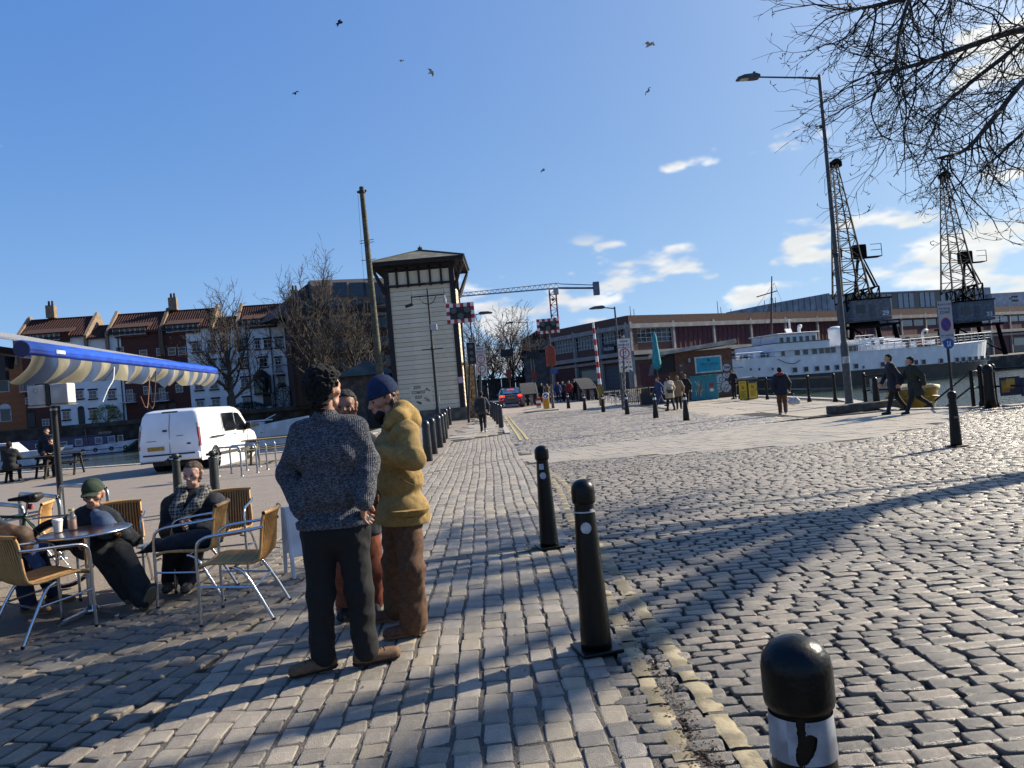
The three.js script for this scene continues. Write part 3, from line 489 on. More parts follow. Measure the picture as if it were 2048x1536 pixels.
// ================================================================ the café terrace
const rattan = S('#4a3018', '#7a5730', 0.7, 'weave', 7, 0.006, { bumpKind: 'weave' }), rattanEdge = S('#a67d48', '#c99f66', 0.55, 'streak', 6, 0.003);
function chairMesh(o, slats) {
  // facing +z: woven seat and back on a frame of bent tube, arms carried by the front legs
  const w = 0.27, tr = 0.0125;
  for (const s of [-1, 1]) {
    part('front_leg', tube([[w * s, 0, 0.24], [w * s, 0.3, 0.235], [w * s, 0.58, 0.23], [w * s, 0.655, 0.18], [w * s, 0.675, 0.05], [w * s * 0.99, 0.69, -0.16], [w * s * 0.92, 0.70, -0.265]], tr, 36, 10), steel, o);
    part('rear_leg', tube([[w * s * 0.86, 0.415, -0.02], [w * s * 0.93, 0.37, -0.1], [w * s * 1.0, 0.2, -0.2], [w * s * 1.04, 0, -0.3]], tr, 20, 10), steel, o);
    part('side_rail', [rod([w * s, 0.3, 0.235], [w * s * 0.98, 0.26, -0.165], 0.009), rod([w * s * 0.99, 0.4, 0.235], [w * s * 0.8, 0.405, 0.2], 0.009)], steel, o);
  }
  part('stretcher', [rod([-w, 0.255, -0.168], [w, 0.255, -0.168], 0.009), rod([-w * 0.86, 0.41, -0.02], [w * 0.86, 0.41, -0.02], 0.011)], steel, o);
  // seat and back: strands bent over one frame
  const prof = [[0.22, 0.432], [0.235, 0.425], [0.15, 0.44], [0, 0.43], [-0.14, 0.418], [-0.205, 0.43], [-0.235, 0.49], [-0.27, 0.62], [-0.3, 0.74], [-0.318, 0.79]];
  const curve = new THREE.CatmullRomCurve3(prof.slice(1).map(([z, y]) => V(0, y, z))), P = curve.getSpacedPoints(26);
  const strand = (x, r) => tube(P.map((p) => { const b = clamp((p.y - 0.45) / 0.3, 0, 1); return V(x * (1 - 0.06 * b), p.y + (1 - b) * 0.02 * (x / 0.24) ** 2, p.z + b * 0.045 * (x / 0.24) ** 2); }), r, 30, 5);
  const seatS = part('woven_seat', (() => { const pos = [], idx = []; P.forEach((p, i) => { for (let k = 0; k <= 10; k++) { const x = -0.235 + 0.047 * k, b = clamp((p.y - 0.45) / 0.3, 0, 1); pos.push(x * (1 - 0.06 * b), p.y + (1 - b) * 0.02 * (x / 0.24) ** 2, p.z + b * 0.045 * (x / 0.24) ** 2); } }); for (let i = 0; i + 1 < P.length; i++) for (let k = 0; k < 10; k++) { const a = i * 11 + k; idx.push(a, a + 1, a + 11, a + 1, a + 12, a + 11); } const g = new THREE.BufferGeometry(); g.setAttribute('position', new THREE.Float32BufferAttribute(pos, 3)); g.setIndex(idx); g.computeVertexNormals(); return g; })(), rattan, o);
  for (let k = 0; k < 17; k++) part('cane_strand', strand(-0.22 + 0.0275 * k, 0.0075), rattanEdge, seatS);
  for (const x of [-0.24, 0.24]) part('bound_edge', strand(x, 0.012), rattanEdge, o);
  part('top_rail', tube([[-0.232, 0.8, -0.275], [-0.12, 0.805, -0.31], [0, 0.807, -0.322], [0.12, 0.805, -0.31], [0.232, 0.8, -0.275]], 0.017, 20, 10), rattanEdge, o);
  part('front_rail', tube([[-0.24, 0.437, 0.235], [0, 0.425, 0.24], [0.24, 0.437, 0.235]], 0.016, 16, 10), rattanEdge, o);
  for (const [x, z] of [[w, 0.24], [-w, 0.24], [w * 1.04, -0.3], [-w * 1.04, -0.3]]) part('foot_cap', rod([x, 0, z], [x, 0.02, z], 0.0145), rubber, o);
}
const chairGroup = 'rattan café chairs round the table';
const chair0 = thing('cafe_chair', 'empty rattan armchair set apart on the cobbles, beside the man in the jumper', 'chair', [-2.26, 0, -6.07], -1.5, chairGroup); chairMesh(chair0);
dup(chair0, [-2.93, 0, -6.78], -1.42, 'rattan armchair with a dark coat left on its seat', chairGroup);
dup(chair0, [-3.78, 0, -6.02], 2.55, 'rattan armchair seen from behind, tucked against the round table', chairGroup);
dup(chair0, [-3.92, 0, -7.35], 0.35, 'rattan armchair under the man in the green cap', chairGroup);
dup(chair0, [-2.98, 0, -7.62], 0.12, 'rattan armchair under the man in the checked scarf', chairGroup);
dup(chair0, [-5.42, 0, -8.3], -1.25, 'rattan armchair standing empty beyond the bicycle', chairGroup);
dup(chair0, [-4.86, 0, -6.75], 1.5, 'rattan armchair under the person in jeans at the picture edge', chairGroup);
{ // round table
  const c = at(172, 1064, 6.42), t = thing('round_table', 'round café table with dark top and bright metal rim', 'table', [c.x, 0, c.z]);
  const top = S('#2b1f22', '#3f2e30', 0.22, 'wood', 1.2, 0, { clearcoat: 0.5, clearcoatRoughness: 0.15 }), H = 0.715;
  const tt = part('table_top', lathe([[0, H - 0.02], [0.33, H - 0.02], [0.334, H - 0.001], [0, H]], 56), top, t);
  part('rim', xf(new THREE.TorusGeometry(0.338, 0.012, 10, 56), 0, H - 0.011, 0, Math.PI / 2, 0, 0), steel, tt);
  part('column', [rod([0, 0.05, 0], [0, H - 0.03, 0], 0.028, 0.028, 16), lathe([[0.0, 0.03], [0.075, 0.03], [0.05, 0.07], [0.03, 0.1]], 20), rod([0, H - 0.05, 0], [0, H - 0.02, 0], 0.09, 0.11, 16)], steel, t);
  for (let k = 0; k < 4; k++) { const a = k * Math.PI / 2 + 0.45, x = Math.cos(a), z = Math.sin(a); const lg = part('foot', [bar([x * 0.03, 0.06, z * 0.03], [x * 0.3, 0.022, z * 0.3], 0.045, 0.02), rod([x * 0.29, 0, z * 0.29], [x * 0.29, 0.02, z * 0.29], 0.018)], steel, t); }
  // things on it
  const cp = at(116, 1060, 6.42), cup = thing('paper_cup', 'white paper coffee cup with lid on the round table', 'cup', [cp.x, H, cp.z]);
  part('cup_wall', lathe([[0, 0.002], [0.028, 0.002], [0.03, 0.01], [0.04, 0.1], [0.0385, 0.1]], 24), S('#cfcac0', '#dedad2', 0.7, 'fine', 6), cup); part('lid', lathe([[0.042, 0.096], [0.043, 0.104], [0.039, 0.108], [0.037, 0.118], [0.0, 0.117]], 24), M('#e6e4de', 0.4), cup);
  const bp = at(145, 1052, 6.5), bt = thing('milkshake_bottle', 'small clear bottle half full of pink milkshake on the round table', 'bottle', [bp.x, H, bp.z]);
  part('glass', lathe([[0, 0.001], [0.03, 0.002], [0.034, 0.012], [0.034, 0.11], [0.03, 0.125], [0.021, 0.138], [0.021, 0.16], [0.024, 0.165], [0.022, 0.168]], 24), M('#f2f2ee', 0.08, { transmission: 0.9, thickness: 0, ior: 1.45 }), bt);
  part('milkshake', lathe([[0, 0.006], [0.03, 0.006], [0.0325, 0.014], [0.0325, 0.088], [0, 0.088]], 24), M('#7d4a3c', 0.5), bt); part('cap', rod([0, 0.163, 0], [0, 0.184, 0], 0.0235, 0.0235, 20), M('#a89a7c', 0.5), bt);
}
{ // dark coat and white leaflet on the second chair's seat
  const c = V(-2.98, 0.445, -6.8);
  const g = blend([cap([-0.22, 0.03, 0.08], [0.2, 0.05, 0.02], 0.07, 0.08), cap([-0.1, 0.04, -0.1], [0.22, 0.05, -0.08], 0.07, 0.07), cap([-0.22, 0.03, 0.08], [-0.38, -0.03, 0.16], 0.05, 0.03), cap([-0.1, 0.05, 0.05], [0.12, 0.09, 0.0], 0.06)], { cell: 0.014, k: 0.05, fold: (x, y, z) => 0.022 * (noise3(x * 13, y * 18, z * 13, 7) - 0.5) + 0.012 * (noise3(x * 34, y * 30, z * 34, 9) - 0.5), clip: (x, y, z) => -y - 0.004 });
  const m = single('folded_coat', g, cloth('#0f141c', '#1c2430', 0.75), 'dark navy coat bundled on a rattan chair seat', 'coat'); m.position.copy(c);
  const l = single('white_leaflet', box(0.17, 0.004, 0.09), M('#d8d8d4', 0.7), 'white leaflet lying on the bundled coat', 'leaflet'); l.position.copy(at(296, 1088, 6.75)); l.rotation.set(0.1, 0.3, 0.12);
}
{ // blue awning
  const A = at(44, 698, 5.5), B = at(427, 739, 11.0); B.y = A.y + 0.06; const L = A.distanceTo(B), d = B.clone().sub(A).normalize(), out = V(-d.z, 0, d.x).normalize(); if (out.x > 0) out.negate();
  const t = thing('blue_awning', 'blue and white striped café awning with torn hanging valance', 'awning', [A.x, 0, A.z]), o = V(A.x, 0, A.z), pt = (s, w, y) => A.clone().addScaledVector(d, s).addScaledVector(out, w).add(V(0, y, 0)).sub(o);
  const blue = S('#0e3fae', '#1650c4', 0.32, 'patch', 2, 0, { clearcoat: 0.4 });
  const fb = part('front_bar', [rod(pt(0, 0, 0), pt(L, 0, 0), 0.052, 0.052, 18), bar(pt(0.01, 0.02, 0.05), pt(L - 0.01, 0.02, 0.05), 0.05, 0.03), bar(pt(0.01, 0.01, -0.05), pt(L - 0.01, 0.01, -0.05), 0.04, 0.02)], blue, t);
  part('end_cap', rod(pt(-0.012, 0, 0), pt(0.0, 0, 0), 0.057, 0.057, 20), M('#0a1a4c', 0.4), fb); part('end_cap', rod(pt(L, 0, 0), pt(L + 0.02, 0, 0), 0.055, 0.055, 20), M('#2557bd', 0.4), fb); part('maker_plate', bar(pt(0.42, -0.052, 0.0), pt(0.58, -0.052, 0.0), 0.006, 0.03), M('#cfd2d4', 0.4), fb);
  const stripes = [S('#0d2a4c', '#173e69', 0.9, 'patch', 2, 0, { transmission: 0.15, thickness: 0, side: THREE.DoubleSide }), S('#6c6753', '#8b856e', 0.9, 'patch', 2, 0, { transmission: 0.2, thickness: 0, side: THREE.DoubleSide })];
  const n = 26, sw = L / n, sheet = (s0, s1, f, nu, nv) => { const pos = [], idx = []; for (let i = 0; i <= nu; i++) for (let j = 0; j <= nv; j++) pos.push(...P3(f(lerp(s0, s1, i / nu), j / nv))); for (let i = 0; i < nu; i++) for (let j = 0; j < nv; j++) { const a = i * (nv + 1) + j; idx.push(a, a + 1, a + nv + 1, a + 1, a + nv + 2, a + nv + 1); } const g = new THREE.BufferGeometry(); g.setAttribute('position', new THREE.Float32BufferAttribute(pos, 3)); g.setIndex(idx); g.computeVertexNormals(); return g; };
  for (let k = 0; k < n; k++) {
    part('canopy_stripe', sheet(k * sw, (k + 1) * sw, (s, v) => pt(s, v * 2.6, 0.05 + 0.68 * v), 1, 10), stripes[k % 2], t);
    const torn = (s) => { const e = vnoise(s * 7.5, 2, 3), h = 0.175 + 0.025 * Math.sin(s * 2.1 + 1) + 0.02 * (e - 0.5); return s > 2.4 && s < 3.9 ? h * (0.45 + 0.6 * vnoise(s * 9, 5, 4)) : h; };
    part('valance_stripe', sheet(k * sw, (k + 1) * sw, (s, v) => { const h = torn(s) * v, blow = v * v * (0.08 + 0.035 * Math.sin(s * 2.6) + 0.02 * Math.sin(s * 8 + 2)); return pt(s - blow * 1.6 - 0.03 * v * Math.sin(s * 11), -0.06 + blow * 0.9 + 0.03 * Math.sin(s * 9) * v, -0.05 - h); }, 5, 9), stripes[(k + 1) % 2], t);
  }
  for (const [s, c] of [[1.6, '#b9bdc0'], [2.6, '#7d5540'], [2.8, '#3a302c']]) part('torn_strip', tube([pt(s, -0.05, -0.08), pt(s - 0.08, -0.06, -0.2), pt(s - 0.16, -0.04, -0.28 - (s % 0.2)), pt(s - 0.26, -0.02, -0.3 - (s % 0.15))], 0.007, 10, 4), M(c, 0.8), t);
  part('folding_arm', [bar(pt(0.05, 0.1, -0.09), pt(0.5, 2.4, 0.45), 0.06, 0.09), bar(pt(L - 0.4, 0.1, -0.09), pt(L - 0.9, 2.4, 0.45), 0.06, 0.09)], M('#10131c', 0.5), t);
  part('side_frame', [bar(pt(-0.02, 0.1, -0.13), pt(-0.02, 3.4, -0.12), 0.05, 0.17)], M('#0c1018', 0.5), t);
  // the kiosk that carries it, dark timber
  const kb = thing('cafe_kiosk', 'dark timber café kiosk carrying the blue awning', 'kiosk', [A.x, 0, A.z]);
  const K = (s, w, y) => pt(s, w, 0).setY(y), wood = S('#0f0d0d', '#1d1917', 0.7, 'wood', 1, 0.004);
  const c = K(0.6, 3.9, 1.35); part('wall', box(1.7, 2.7, 3, c.x, c.y, c.z, 0, Math.atan2(d.x, d.z), 0), wood, kb); part('roof', box(2.0, 0.12, 3.4, c.x, 2.76, c.z, 0, Math.atan2(d.x, d.z), 0), black, kb);
}
{ // twin heater boxes on a dark post
  const b = gp(122, 1000), base = at(123, 1010, 11.5), t = thing('patio_heater_post', 'two pale square heater boxes on a dark post below the awning', 'heater', [base.x, 0, base.z]);
  part('post', [rod([0, 0, 0], [0, 2.6, 0], 0.045, 0.045, 14), rod([0, 0, 0], [0, 0.03, 0], 0.12, 0.12, 16)], M('#16181b', 0.4), t);
  part('collar', rod([0, 1.88, 0], [0, 1.91, 0], 0.052, 0.052, 14), galv, t);
  const pale = S('#aeb0ae', '#c2c3c0', 0.5, 'patch', 2); for (const s of [-1, 1]) { const bx = part('heater_box', rbox(0.26, 0.3, 0.22, 0.02, 0.17 * s, 2.12, 0.02), pale, t); part('base_lip', box(0.27, 0.02, 0.23, 0.17 * s, 1.955, 0.02), galv, bx); if (s < 0) part('badge', xf(new THREE.TorusGeometry(0.035, 0.004, 6, 20), 0.17 * s, 2.19, 0.131), M('#8b8d8c', 0.5), bx); }
  part('spine', box(0.06, 0.34, 0.2, 0, 2.13, 0.02), black, t);
}
{ // bicycle parked behind the table
  const b = at(30, 1090, 7.6), t = thing('bicycle', 'bicycle with black saddle and red rear light beside the bike stand', 'bicycle', [b.x, 0, b.z], 0.12), fr = M('#1c3a2a', 0.35), R0 = 0.335;
  for (const [x, nm] of [[0.42, 'rear_wheel'], [-0.62, 'front_wheel']]) { const w = part(nm, xf(new THREE.TorusGeometry(R0 - 0.018, 0.018, 8, 40), x, R0, 0), rubber, t); part('rim', xf(new THREE.TorusGeometry(R0 - 0.038, 0.009, 6, 40), x, R0, 0), steel, w); const sp = []; for (let k = 0; k < 18; k++) { const a = k / 18 * Math.PI * 2; sp.push(rod([x, R0, 0.02 * (k % 2 ? 1 : -1)], [x + Math.cos(a) * 0.3, R0 + Math.sin(a) * 0.3, 0], 0.0012, 0.0012, 4)); } part('spokes', sp, steel, w); part('mudguard', xf(new THREE.TorusGeometry(R0 + 0.015, 0.022, 5, 24, Math.PI), x, R0, 0, 0, 0, 0, [1, 1, 1]), black, w); }
  part('frame', [rod([0.42, R0, 0.05], [0, 0.29, 0.03], 0.01), rod([0.42, R0, -0.05], [0, 0.29, -0.03], 0.01), rod([0, 0.29, 0], [0.12, 0.78, 0], 0.017), rod([0.42, R0, 0.05], [0.11, 0.74, 0.01], 0.008), rod([0.42, R0, -0.05], [0.11, 0.74, -0.01], 0.008), rod([0, 0.29, 0], [-0.48, 0.72, 0], 0.019), rod([0.11, 0.74, 0], [-0.5, 0.82, 0], 0.016), rod([-0.5, 0.86, 0], [-0.46, 0.66, 0], 0.02)], fr, t);
  part('fork', [rod([-0.46, 0.66, 0.05], [-0.62, R0, 0.05], 0.01), rod([-0.46, 0.66, -0.05], [-0.62, R0, -0.05], 0.01)], fr, t); part('seat_post', rod([0.12, 0.75, 0], [0.15, 0.9, 0], 0.0135), steel, t);
  part('saddle', blend([cap([0.24, 0.935, 0.06], [0.24, 0.935, -0.06], 0.035), cap([0.22, 0.93, 0], [-0.02, 0.925, 0], 0.04, 0.016), cap([0.15, 0.91, 0], [0.22, 0.91, 0], 0.03)], { cell: 0.009, k: 0.03 }), M('#121213', 0.5), t);
  part('rear_light', rbox(0.035, 0.055, 0.035, 0.01, 0.17, 0.84, 0), M('#8c1418', 0.25), t); part('rear_rack', [rod([0.15, 0.72, 0.05], [0.6, 0.72, 0.05], 0.006), rod([0.15, 0.72, -0.05], [0.6, 0.72, -0.05], 0.006), rod([0.6, 0.72, 0.05], [0.6, 0.72, -0.05], 0.006), rod([0.42, R0, 0.06], [0.5, 0.72, 0.05], 0.005), rod([0.42, R0, -0.06], [0.5, 0.72, -0.05], 0.005)], steel, t);
  part('handlebar', tube([[-0.5, 0.98, 0.3], [-0.56, 0.99, 0.16], [-0.58, 0.97, 0], [-0.56, 0.99, -0.16], [-0.5, 0.98, -0.3]], 0.011, 20, 8), steel, t); part('stem', rod([-0.5, 0.84, 0], [-0.57, 0.97, 0], 0.014), steel, t);
  part('crank', [rod([0, 0.29, 0.07], [0.1, 0.16, 0.07], 0.008), rod([0, 0.29, -0.07], [-0.1, 0.42, -0.07], 0.008), xf(new THREE.TorusGeometry(0.09, 0.008, 6, 24), 0, 0.29, 0.05), box(0.09, 0.02, 0.06, 0.1, 0.16, 0.1), box(0.09, 0.02, 0.06, -0.1, 0.42, -0.1)], steel, t);
}
// bike stands of bent tube
const standGroup = 'steel bicycle stands';
function standMesh(o, w, h = 0.76) { part('hoop', tube([[-w / 2, 0, 0], [-w / 2, h * 0.5, 0], [-w / 2, h * 0.86, 0], [-w / 2 + 0.06, h * 0.97, 0], [-w / 2 + 0.17, h, 0], [w / 2 - 0.17, h, 0], [w / 2 - 0.06, h * 0.97, 0], [w / 2, h * 0.86, 0], [w / 2, h * 0.5, 0], [w / 2, 0, 0]], 0.026, 60, 10), galv, o); part('ground_collar', [rod([-w / 2, 0, 0], [-w / 2, 0.012, 0], 0.05, 0.045, 14), rod([w / 2, 0, 0], [w / 2, 0.012, 0], 0.05, 0.045, 14)], galv, o); }
{
  const mk = (u1, v1, u2, v2, d1, d2, label) => { const a = at(u1, v1, d1), b = at(u2, v2, d2); a.y = b.y = 0; const w = clamp(a.distanceTo(b), 0.5, 1.6), c = mid(a, b), o = thing('bicycle_stand', label, 'bike stand', c, -Math.atan2(b.z - a.z, b.x - a.x), standGroup); standMesh(o, w); };
  mk(110, 1060, 241, 1060, 11.6, 10.2, 'steel bike stand directly behind the man in the green cap');
  mk(40, 1060, 128, 1060, 10.6, 9.4, 'steel bike stand between the bicycle saddle and the heater post');
  mk(-40, 1050, 50, 1060, 9.6, 8.6, 'steel bike stand behind the bicycle, cut by the picture edge');
  mk(437, 950, 484, 950, 20.6, 20.0, 'bent steel bike stand closest to the iron bollard pair');
  mk(463, 942, 515, 942, 21.2, 20.8, 'second bike stand of the row beside the white van');
  mk(494, 936, 535, 936, 22.0, 21.6, 'third bike stand of the row beside the white van');
  mk(520, 931, 553, 931, 23.0, 22.6, 'fourth bike stand of the row, closest to the man in the jumper');
}
{ // two old iron bollards with knob heads
  const iron = S('#151d1a', '#26302c', 0.5, 'patch', 3, 0.002);
  const g = (o) => { part('shaft', lathe([[0, 0], [0.1, 0], [0.1, 0.1], [0.085, 0.13], [0.072, 0.5], [0.062, 0.86], [0.075, 0.875], [0.075, 0.9], [0.055, 0.915], [0, 0.915]], 20), iron, o); part('knob', [ball(0.066, 0, 0.965, 0, 1, 0.85, 1, 12), rod([-0.1, 0.955, 0.0], [0.1, 0.955, 0], 0.022)], iron, o); };
  const a = at(358, 1000, 13.2), b = at(432, 1000, 13.0); a.y = b.y = 0;
  const o = thing('iron_bollard', 'old iron knob-headed bollard behind the man in the checked scarf', 'bollard', a, 0.3, 'old iron bollards by the bike stands'); g(o);
  dup(o, b, 0.1, 'old iron knob-headed bollard in front of the van\'s rear wheel', 'old iron bollards by the bike stands');
}
{ // white sandwich board half hidden by the man in the jumper
  const b = at(612, 1098, 7.4); b.y = 0; const t = thing('sandwich_board', 'white folding sandwich board mostly hidden behind the man in the jumper', 'sign board', b, 0.5), w = S('#b9bcbf', '#cfd1d3', 0.5, 'patch', 2);
  for (const s of [-1, 1]) { const p = part('board', xf(rbox(0.5, 0.46, 0.02, 0.006), 0.06, 0.42, 0.11 * s, -0.16 * s, 0, 0), w, t); for (const x of [-0.17, 0.29]) part('leg', xf(rbox(0.035, 0.66, 0.025, 0.006), x, 0.325, 0.125 * s, -0.16 * s, 0, 0), w, p); }
}

// ================================================================ people in the foreground
const shoeTan = S('#58402c', '#75563b', 0.8, 'fine', 6, 0.002), denimBlack = cloth('#050608', '#0b0c0f', 0.85), brownDuck = cloth('#47301f', '#66472e', 0.88);
const knit = (() => { // marled rib knit: colour flecks and ribs
  const W = 256, d = new Uint8Array(W * W * 4), b = new Uint8Array(W * W * 4);
  for (let j = 0; j < W; j++) for (let i = 0; i < W; i++) { const rib = 0.5 + 0.5 * Math.sin(i / W * 2 * Math.PI * 24), row = 0.5 + 0.5 * Math.sin(j / W * 2 * Math.PI * 32 + Math.sin(i / W * 2 * Math.PI * 24) * 1.2), fl = vnoise(i / 9, j / 3.2, 6), q = (j * W + i) * 4, v = fl > 0.52 ? 1 : 0; const c = lerp(0.20, 0.42, sstep(0.3, 0.75, fl)); d[q] = 255 * c * 0.95; d[q + 1] = 255 * c * 0.98; d[q + 2] = 255 * c * 1.04; d[q + 3] = 255; b[q] = b[q + 1] = b[q + 2] = 255 * (0.65 * rib + 0.35 * row); b[q + 3] = 255; }
  const mk = (a, s) => { const t = new THREE.DataTexture(a, W, W); t.wrapS = t.wrapT = THREE.RepeatWrapping; t.magFilter = THREE.LinearFilter; t.repeat.set(4.2, 4.2); if (s) t.colorSpace = THREE.SRGBColorSpace; t.needsUpdate = true; return t; };
  return new THREE.MeshPhysicalMaterial({ map: mk(d, 1), bumpMap: mk(b), bumpScale: 0.006, roughness: 0.95, sheen: 0.3, sheenRoughness: 0.8 });
})();
{ // the man in the jumper, seen from behind
  const D = 4.58, q = (u, v, d = D) => at(u, v, d), base = V(-1.15, 0, -4.58);
  const J = posed(base, { head: q(648, 778, 4.56), neck: q(652, 836, 4.58), shL: q(606, 868, 4.6), shR: q(709, 860, 4.55), elL: q(577, 948, 4.66), elR: q(735, 925, 4.56), wrL: q(603, 1018, 4.52), wrR: q(728, 1002, 4.45), hipL: q(639, 1062, 4.57), hipR: q(702, 1058, 4.57), kneeL: q(642, 1192, 4.56), kneeR: q(718, 1180, 4.58), ankL: q(645, 1302, 4.58), ankR: q(731, 1292, 4.62), toeL: q(590, 1330, 4.5), toeR: q(768, 1302, 4.66) }, { face: V(0.55, -0.06, -0.83), s: 1.0 });
  J.ankL.y = J.ankR.y = 0.095; J.toeL.y = J.toeR.y = 0.045; J.hdL = V(0.2, -1, -0.6); J.hdR = V(-0.2, -1, -0.7); J.thL = J.thR = V(0, 0, -1);
  const jm = person('man from behind in a marled blue-grey jumper, black jeans and tan boots', base, 0, J, { cell: 0.0095, skin: 0, girth: 1.06, legs: { mat: denimBlack, ease: 0.02, fold: 0.010, flare: 0.016 }, shoes: { mat: shoeTan, sole: M('#1d1611', 0.9) }, top: { mat: knit, name: 'jumper', ease: 0.034, fold: 0.007, foldY: 14, hem: -0.075, collar: -0.01 }, hair: { mat: S('#050405', '#0d0a0b', 0.95, 'fine', 14, 0.003), vol: 0.022, curl: 0.017, long: 0.03 } });
  for (const q of ['L', 'R']) { const A = J['ank' + q], f = J['toe' + q].clone().sub(A).setY(0).normalize(), sd = V(-f.z, 0, f.x); for (let k = 0; k < 4; k++) { const c = A.clone().addScaledVector(f, 0.035 + k * 0.024).setY(0.135 - k * 0.016); part('boot_lace', tube([c.clone().addScaledVector(sd, 0.03).add(V(0, -0.012, 0)), c, c.clone().addScaledVector(sd, -0.03).add(V(0, -0.012, 0))], 0.004, 8, 5), black, jm); } part('boot_cuff', xf(new THREE.TorusGeometry(0.052, 0.012, 8, 20), A.x, 0.15, A.z, Math.PI / 2, 0, 0), shoeTan, jm); }
  const rib = blend([cap(mid(J.hipL, J.hipR, 0.05).add(V(0, 0.06, 0)), mid(J.hipL, J.hipR, 0.95).add(V(0, 0.06, 0)), 0.143)], { cell: 0.012, clip: (x, y, z) => Math.abs(y - J.hipL.y - 0.045) - 0.024 }); part('ribbed_hem', rib, knit, jm);
}
{ // the man in the yellow jacket
  const q = (u, v, d = 5.2) => at(u, v, d), base = V(-0.92, 0, -5.28);
  const J = posed(base, { head: q(767, 798, 5.28), neck: q(792, 846, 5.27), shL: q(812, 868, 5.08), shR: q(792, 866, 5.45), elL: q(826, 918, 5.0), elR: q(772, 925, 5.5), wrL: q(762, 908, 5.0), wrR: q(748, 905, 5.25), hipL: q(812, 1022, 5.17), hipR: q(796, 1022, 5.33), kneeL: q(824, 1140, 5.08), kneeR: q(788, 1128, 5.42), ankL: q(826, 1240, 5.12), ankR: q(795, 1218, 5.5), toeL: q(786, 1262, 5.08), toeR: q(752, 1238, 5.48) }, { face: V(-0.86, -0.2, 0.42) });
  J.ankL.y = J.ankR.y = 0.095; J.toeL.y = J.toeR.y = 0.045; J.thL = J.thR = V(0, 1, 0);
  const p = person('man in a mustard yellow jacket, navy knitted beanie and brown work trousers', base, 0, J, { cell: 0.0095, skin: 0, girth: 1.05, curl: 0.5, legs: { mat: brownDuck, ease: 0.025, fold: 0.013, flare: 0.03 }, shoes: { mat: S('#4a3020', '#6e4c34', 0.8, 'fine', 6, 0.002), sole: M('#7b5a42', 0.8) }, top: { mat: cloth('#7e6638', '#9a804a', 0.88, 0.002), name: 'jacket', ease: 0.038, fold: 0.012, foldY: 11, hem: 0.03, collar: 0.03 }, beanie: cloth('#0d1f3f', '#163055', 0.95, 0.004), hair: { mat: S('#3d2c1e', '#5b442e', 0.6, 'streak', 10, 0.004), vol: 0.002, long: 0.1, curl: 0.008, more: [cap([-0.07, -0.03, -0.03], [-0.075, -0.17, 0.0], 0.03, 0.022), cap([0.07, -0.03, -0.03], [0.075, -0.17, 0.0], 0.03, 0.022)] } });
  const l = (w) => w.clone().sub(base);
  part('hood', blend([cap(l(q(806, 820, 5.2)), l(q(822, 842, 5.24)), 0.07, 0.075), cap(l(q(800, 836, 5.12)), l(q(824, 830, 5.36)), 0.06, 0.06), cap(l(q(778, 850, 5.1)), l(q(800, 832, 5.12)), 0.04, 0.05)], { cell: 0.012, k: 0.04, fold: (x, y, z) => 0.012 * (noise3(x * 16, y * 16, z * 16, 6) - 0.5) }), cloth('#836833', '#9f8244', 0.85, 0.002), p);
  part('beard', moved(blend([cap([-0.04, -0.085, 0.06], [0.04, -0.085, 0.06], 0.03), cap([0, -0.1, 0.07], [0, -0.15, 0.06], 0.035, 0.02)], { cell: 0.007, k: 0.02, fold: (x, y, z) => 0.006 * (noise3(x * 70, y * 70, z * 70, 2) - 0.5) }), J.head, new THREE.Quaternion().setFromUnitVectors(V(0, 0, 1), J.face.clone().normalize())), M('#14100e', 0.9), p);
  part('jacket_hem', blend([cap(l(q(815, 996, 5.1)), l(q(800, 998, 5.38)), 0.16, 0.158)], { cell: 0.012, clip: (x, y, z) => Math.abs(y - J.hipL.y - 0.005) - 0.022 }), cloth('#7a602e', '#94783e', 0.85, 0.002), p);
  part('side_pocket', [bar(l(q(800, 958, 4.99)), l(q(828, 972, 4.99)), 0.012, 0.006)], cloth('#4d3a12', '#5f4917', 0.9), p);
  part('shirt_tail', blend([cap(l(q(815, 1004, 5.12)), l(q(800, 1006, 5.36)), 0.135, 0.13)], { cell: 0.014, k: 0.03, fold: (x, y, z) => 0.01 * (noise3(x * 18, y * 30, z * 18, 4) - 0.5), clip: (x, y, z) => Math.abs(y - (J.hipL.y - 0.05)) - 0.06 }), cloth('#14171c', '#20252c', 0.85), p);
}
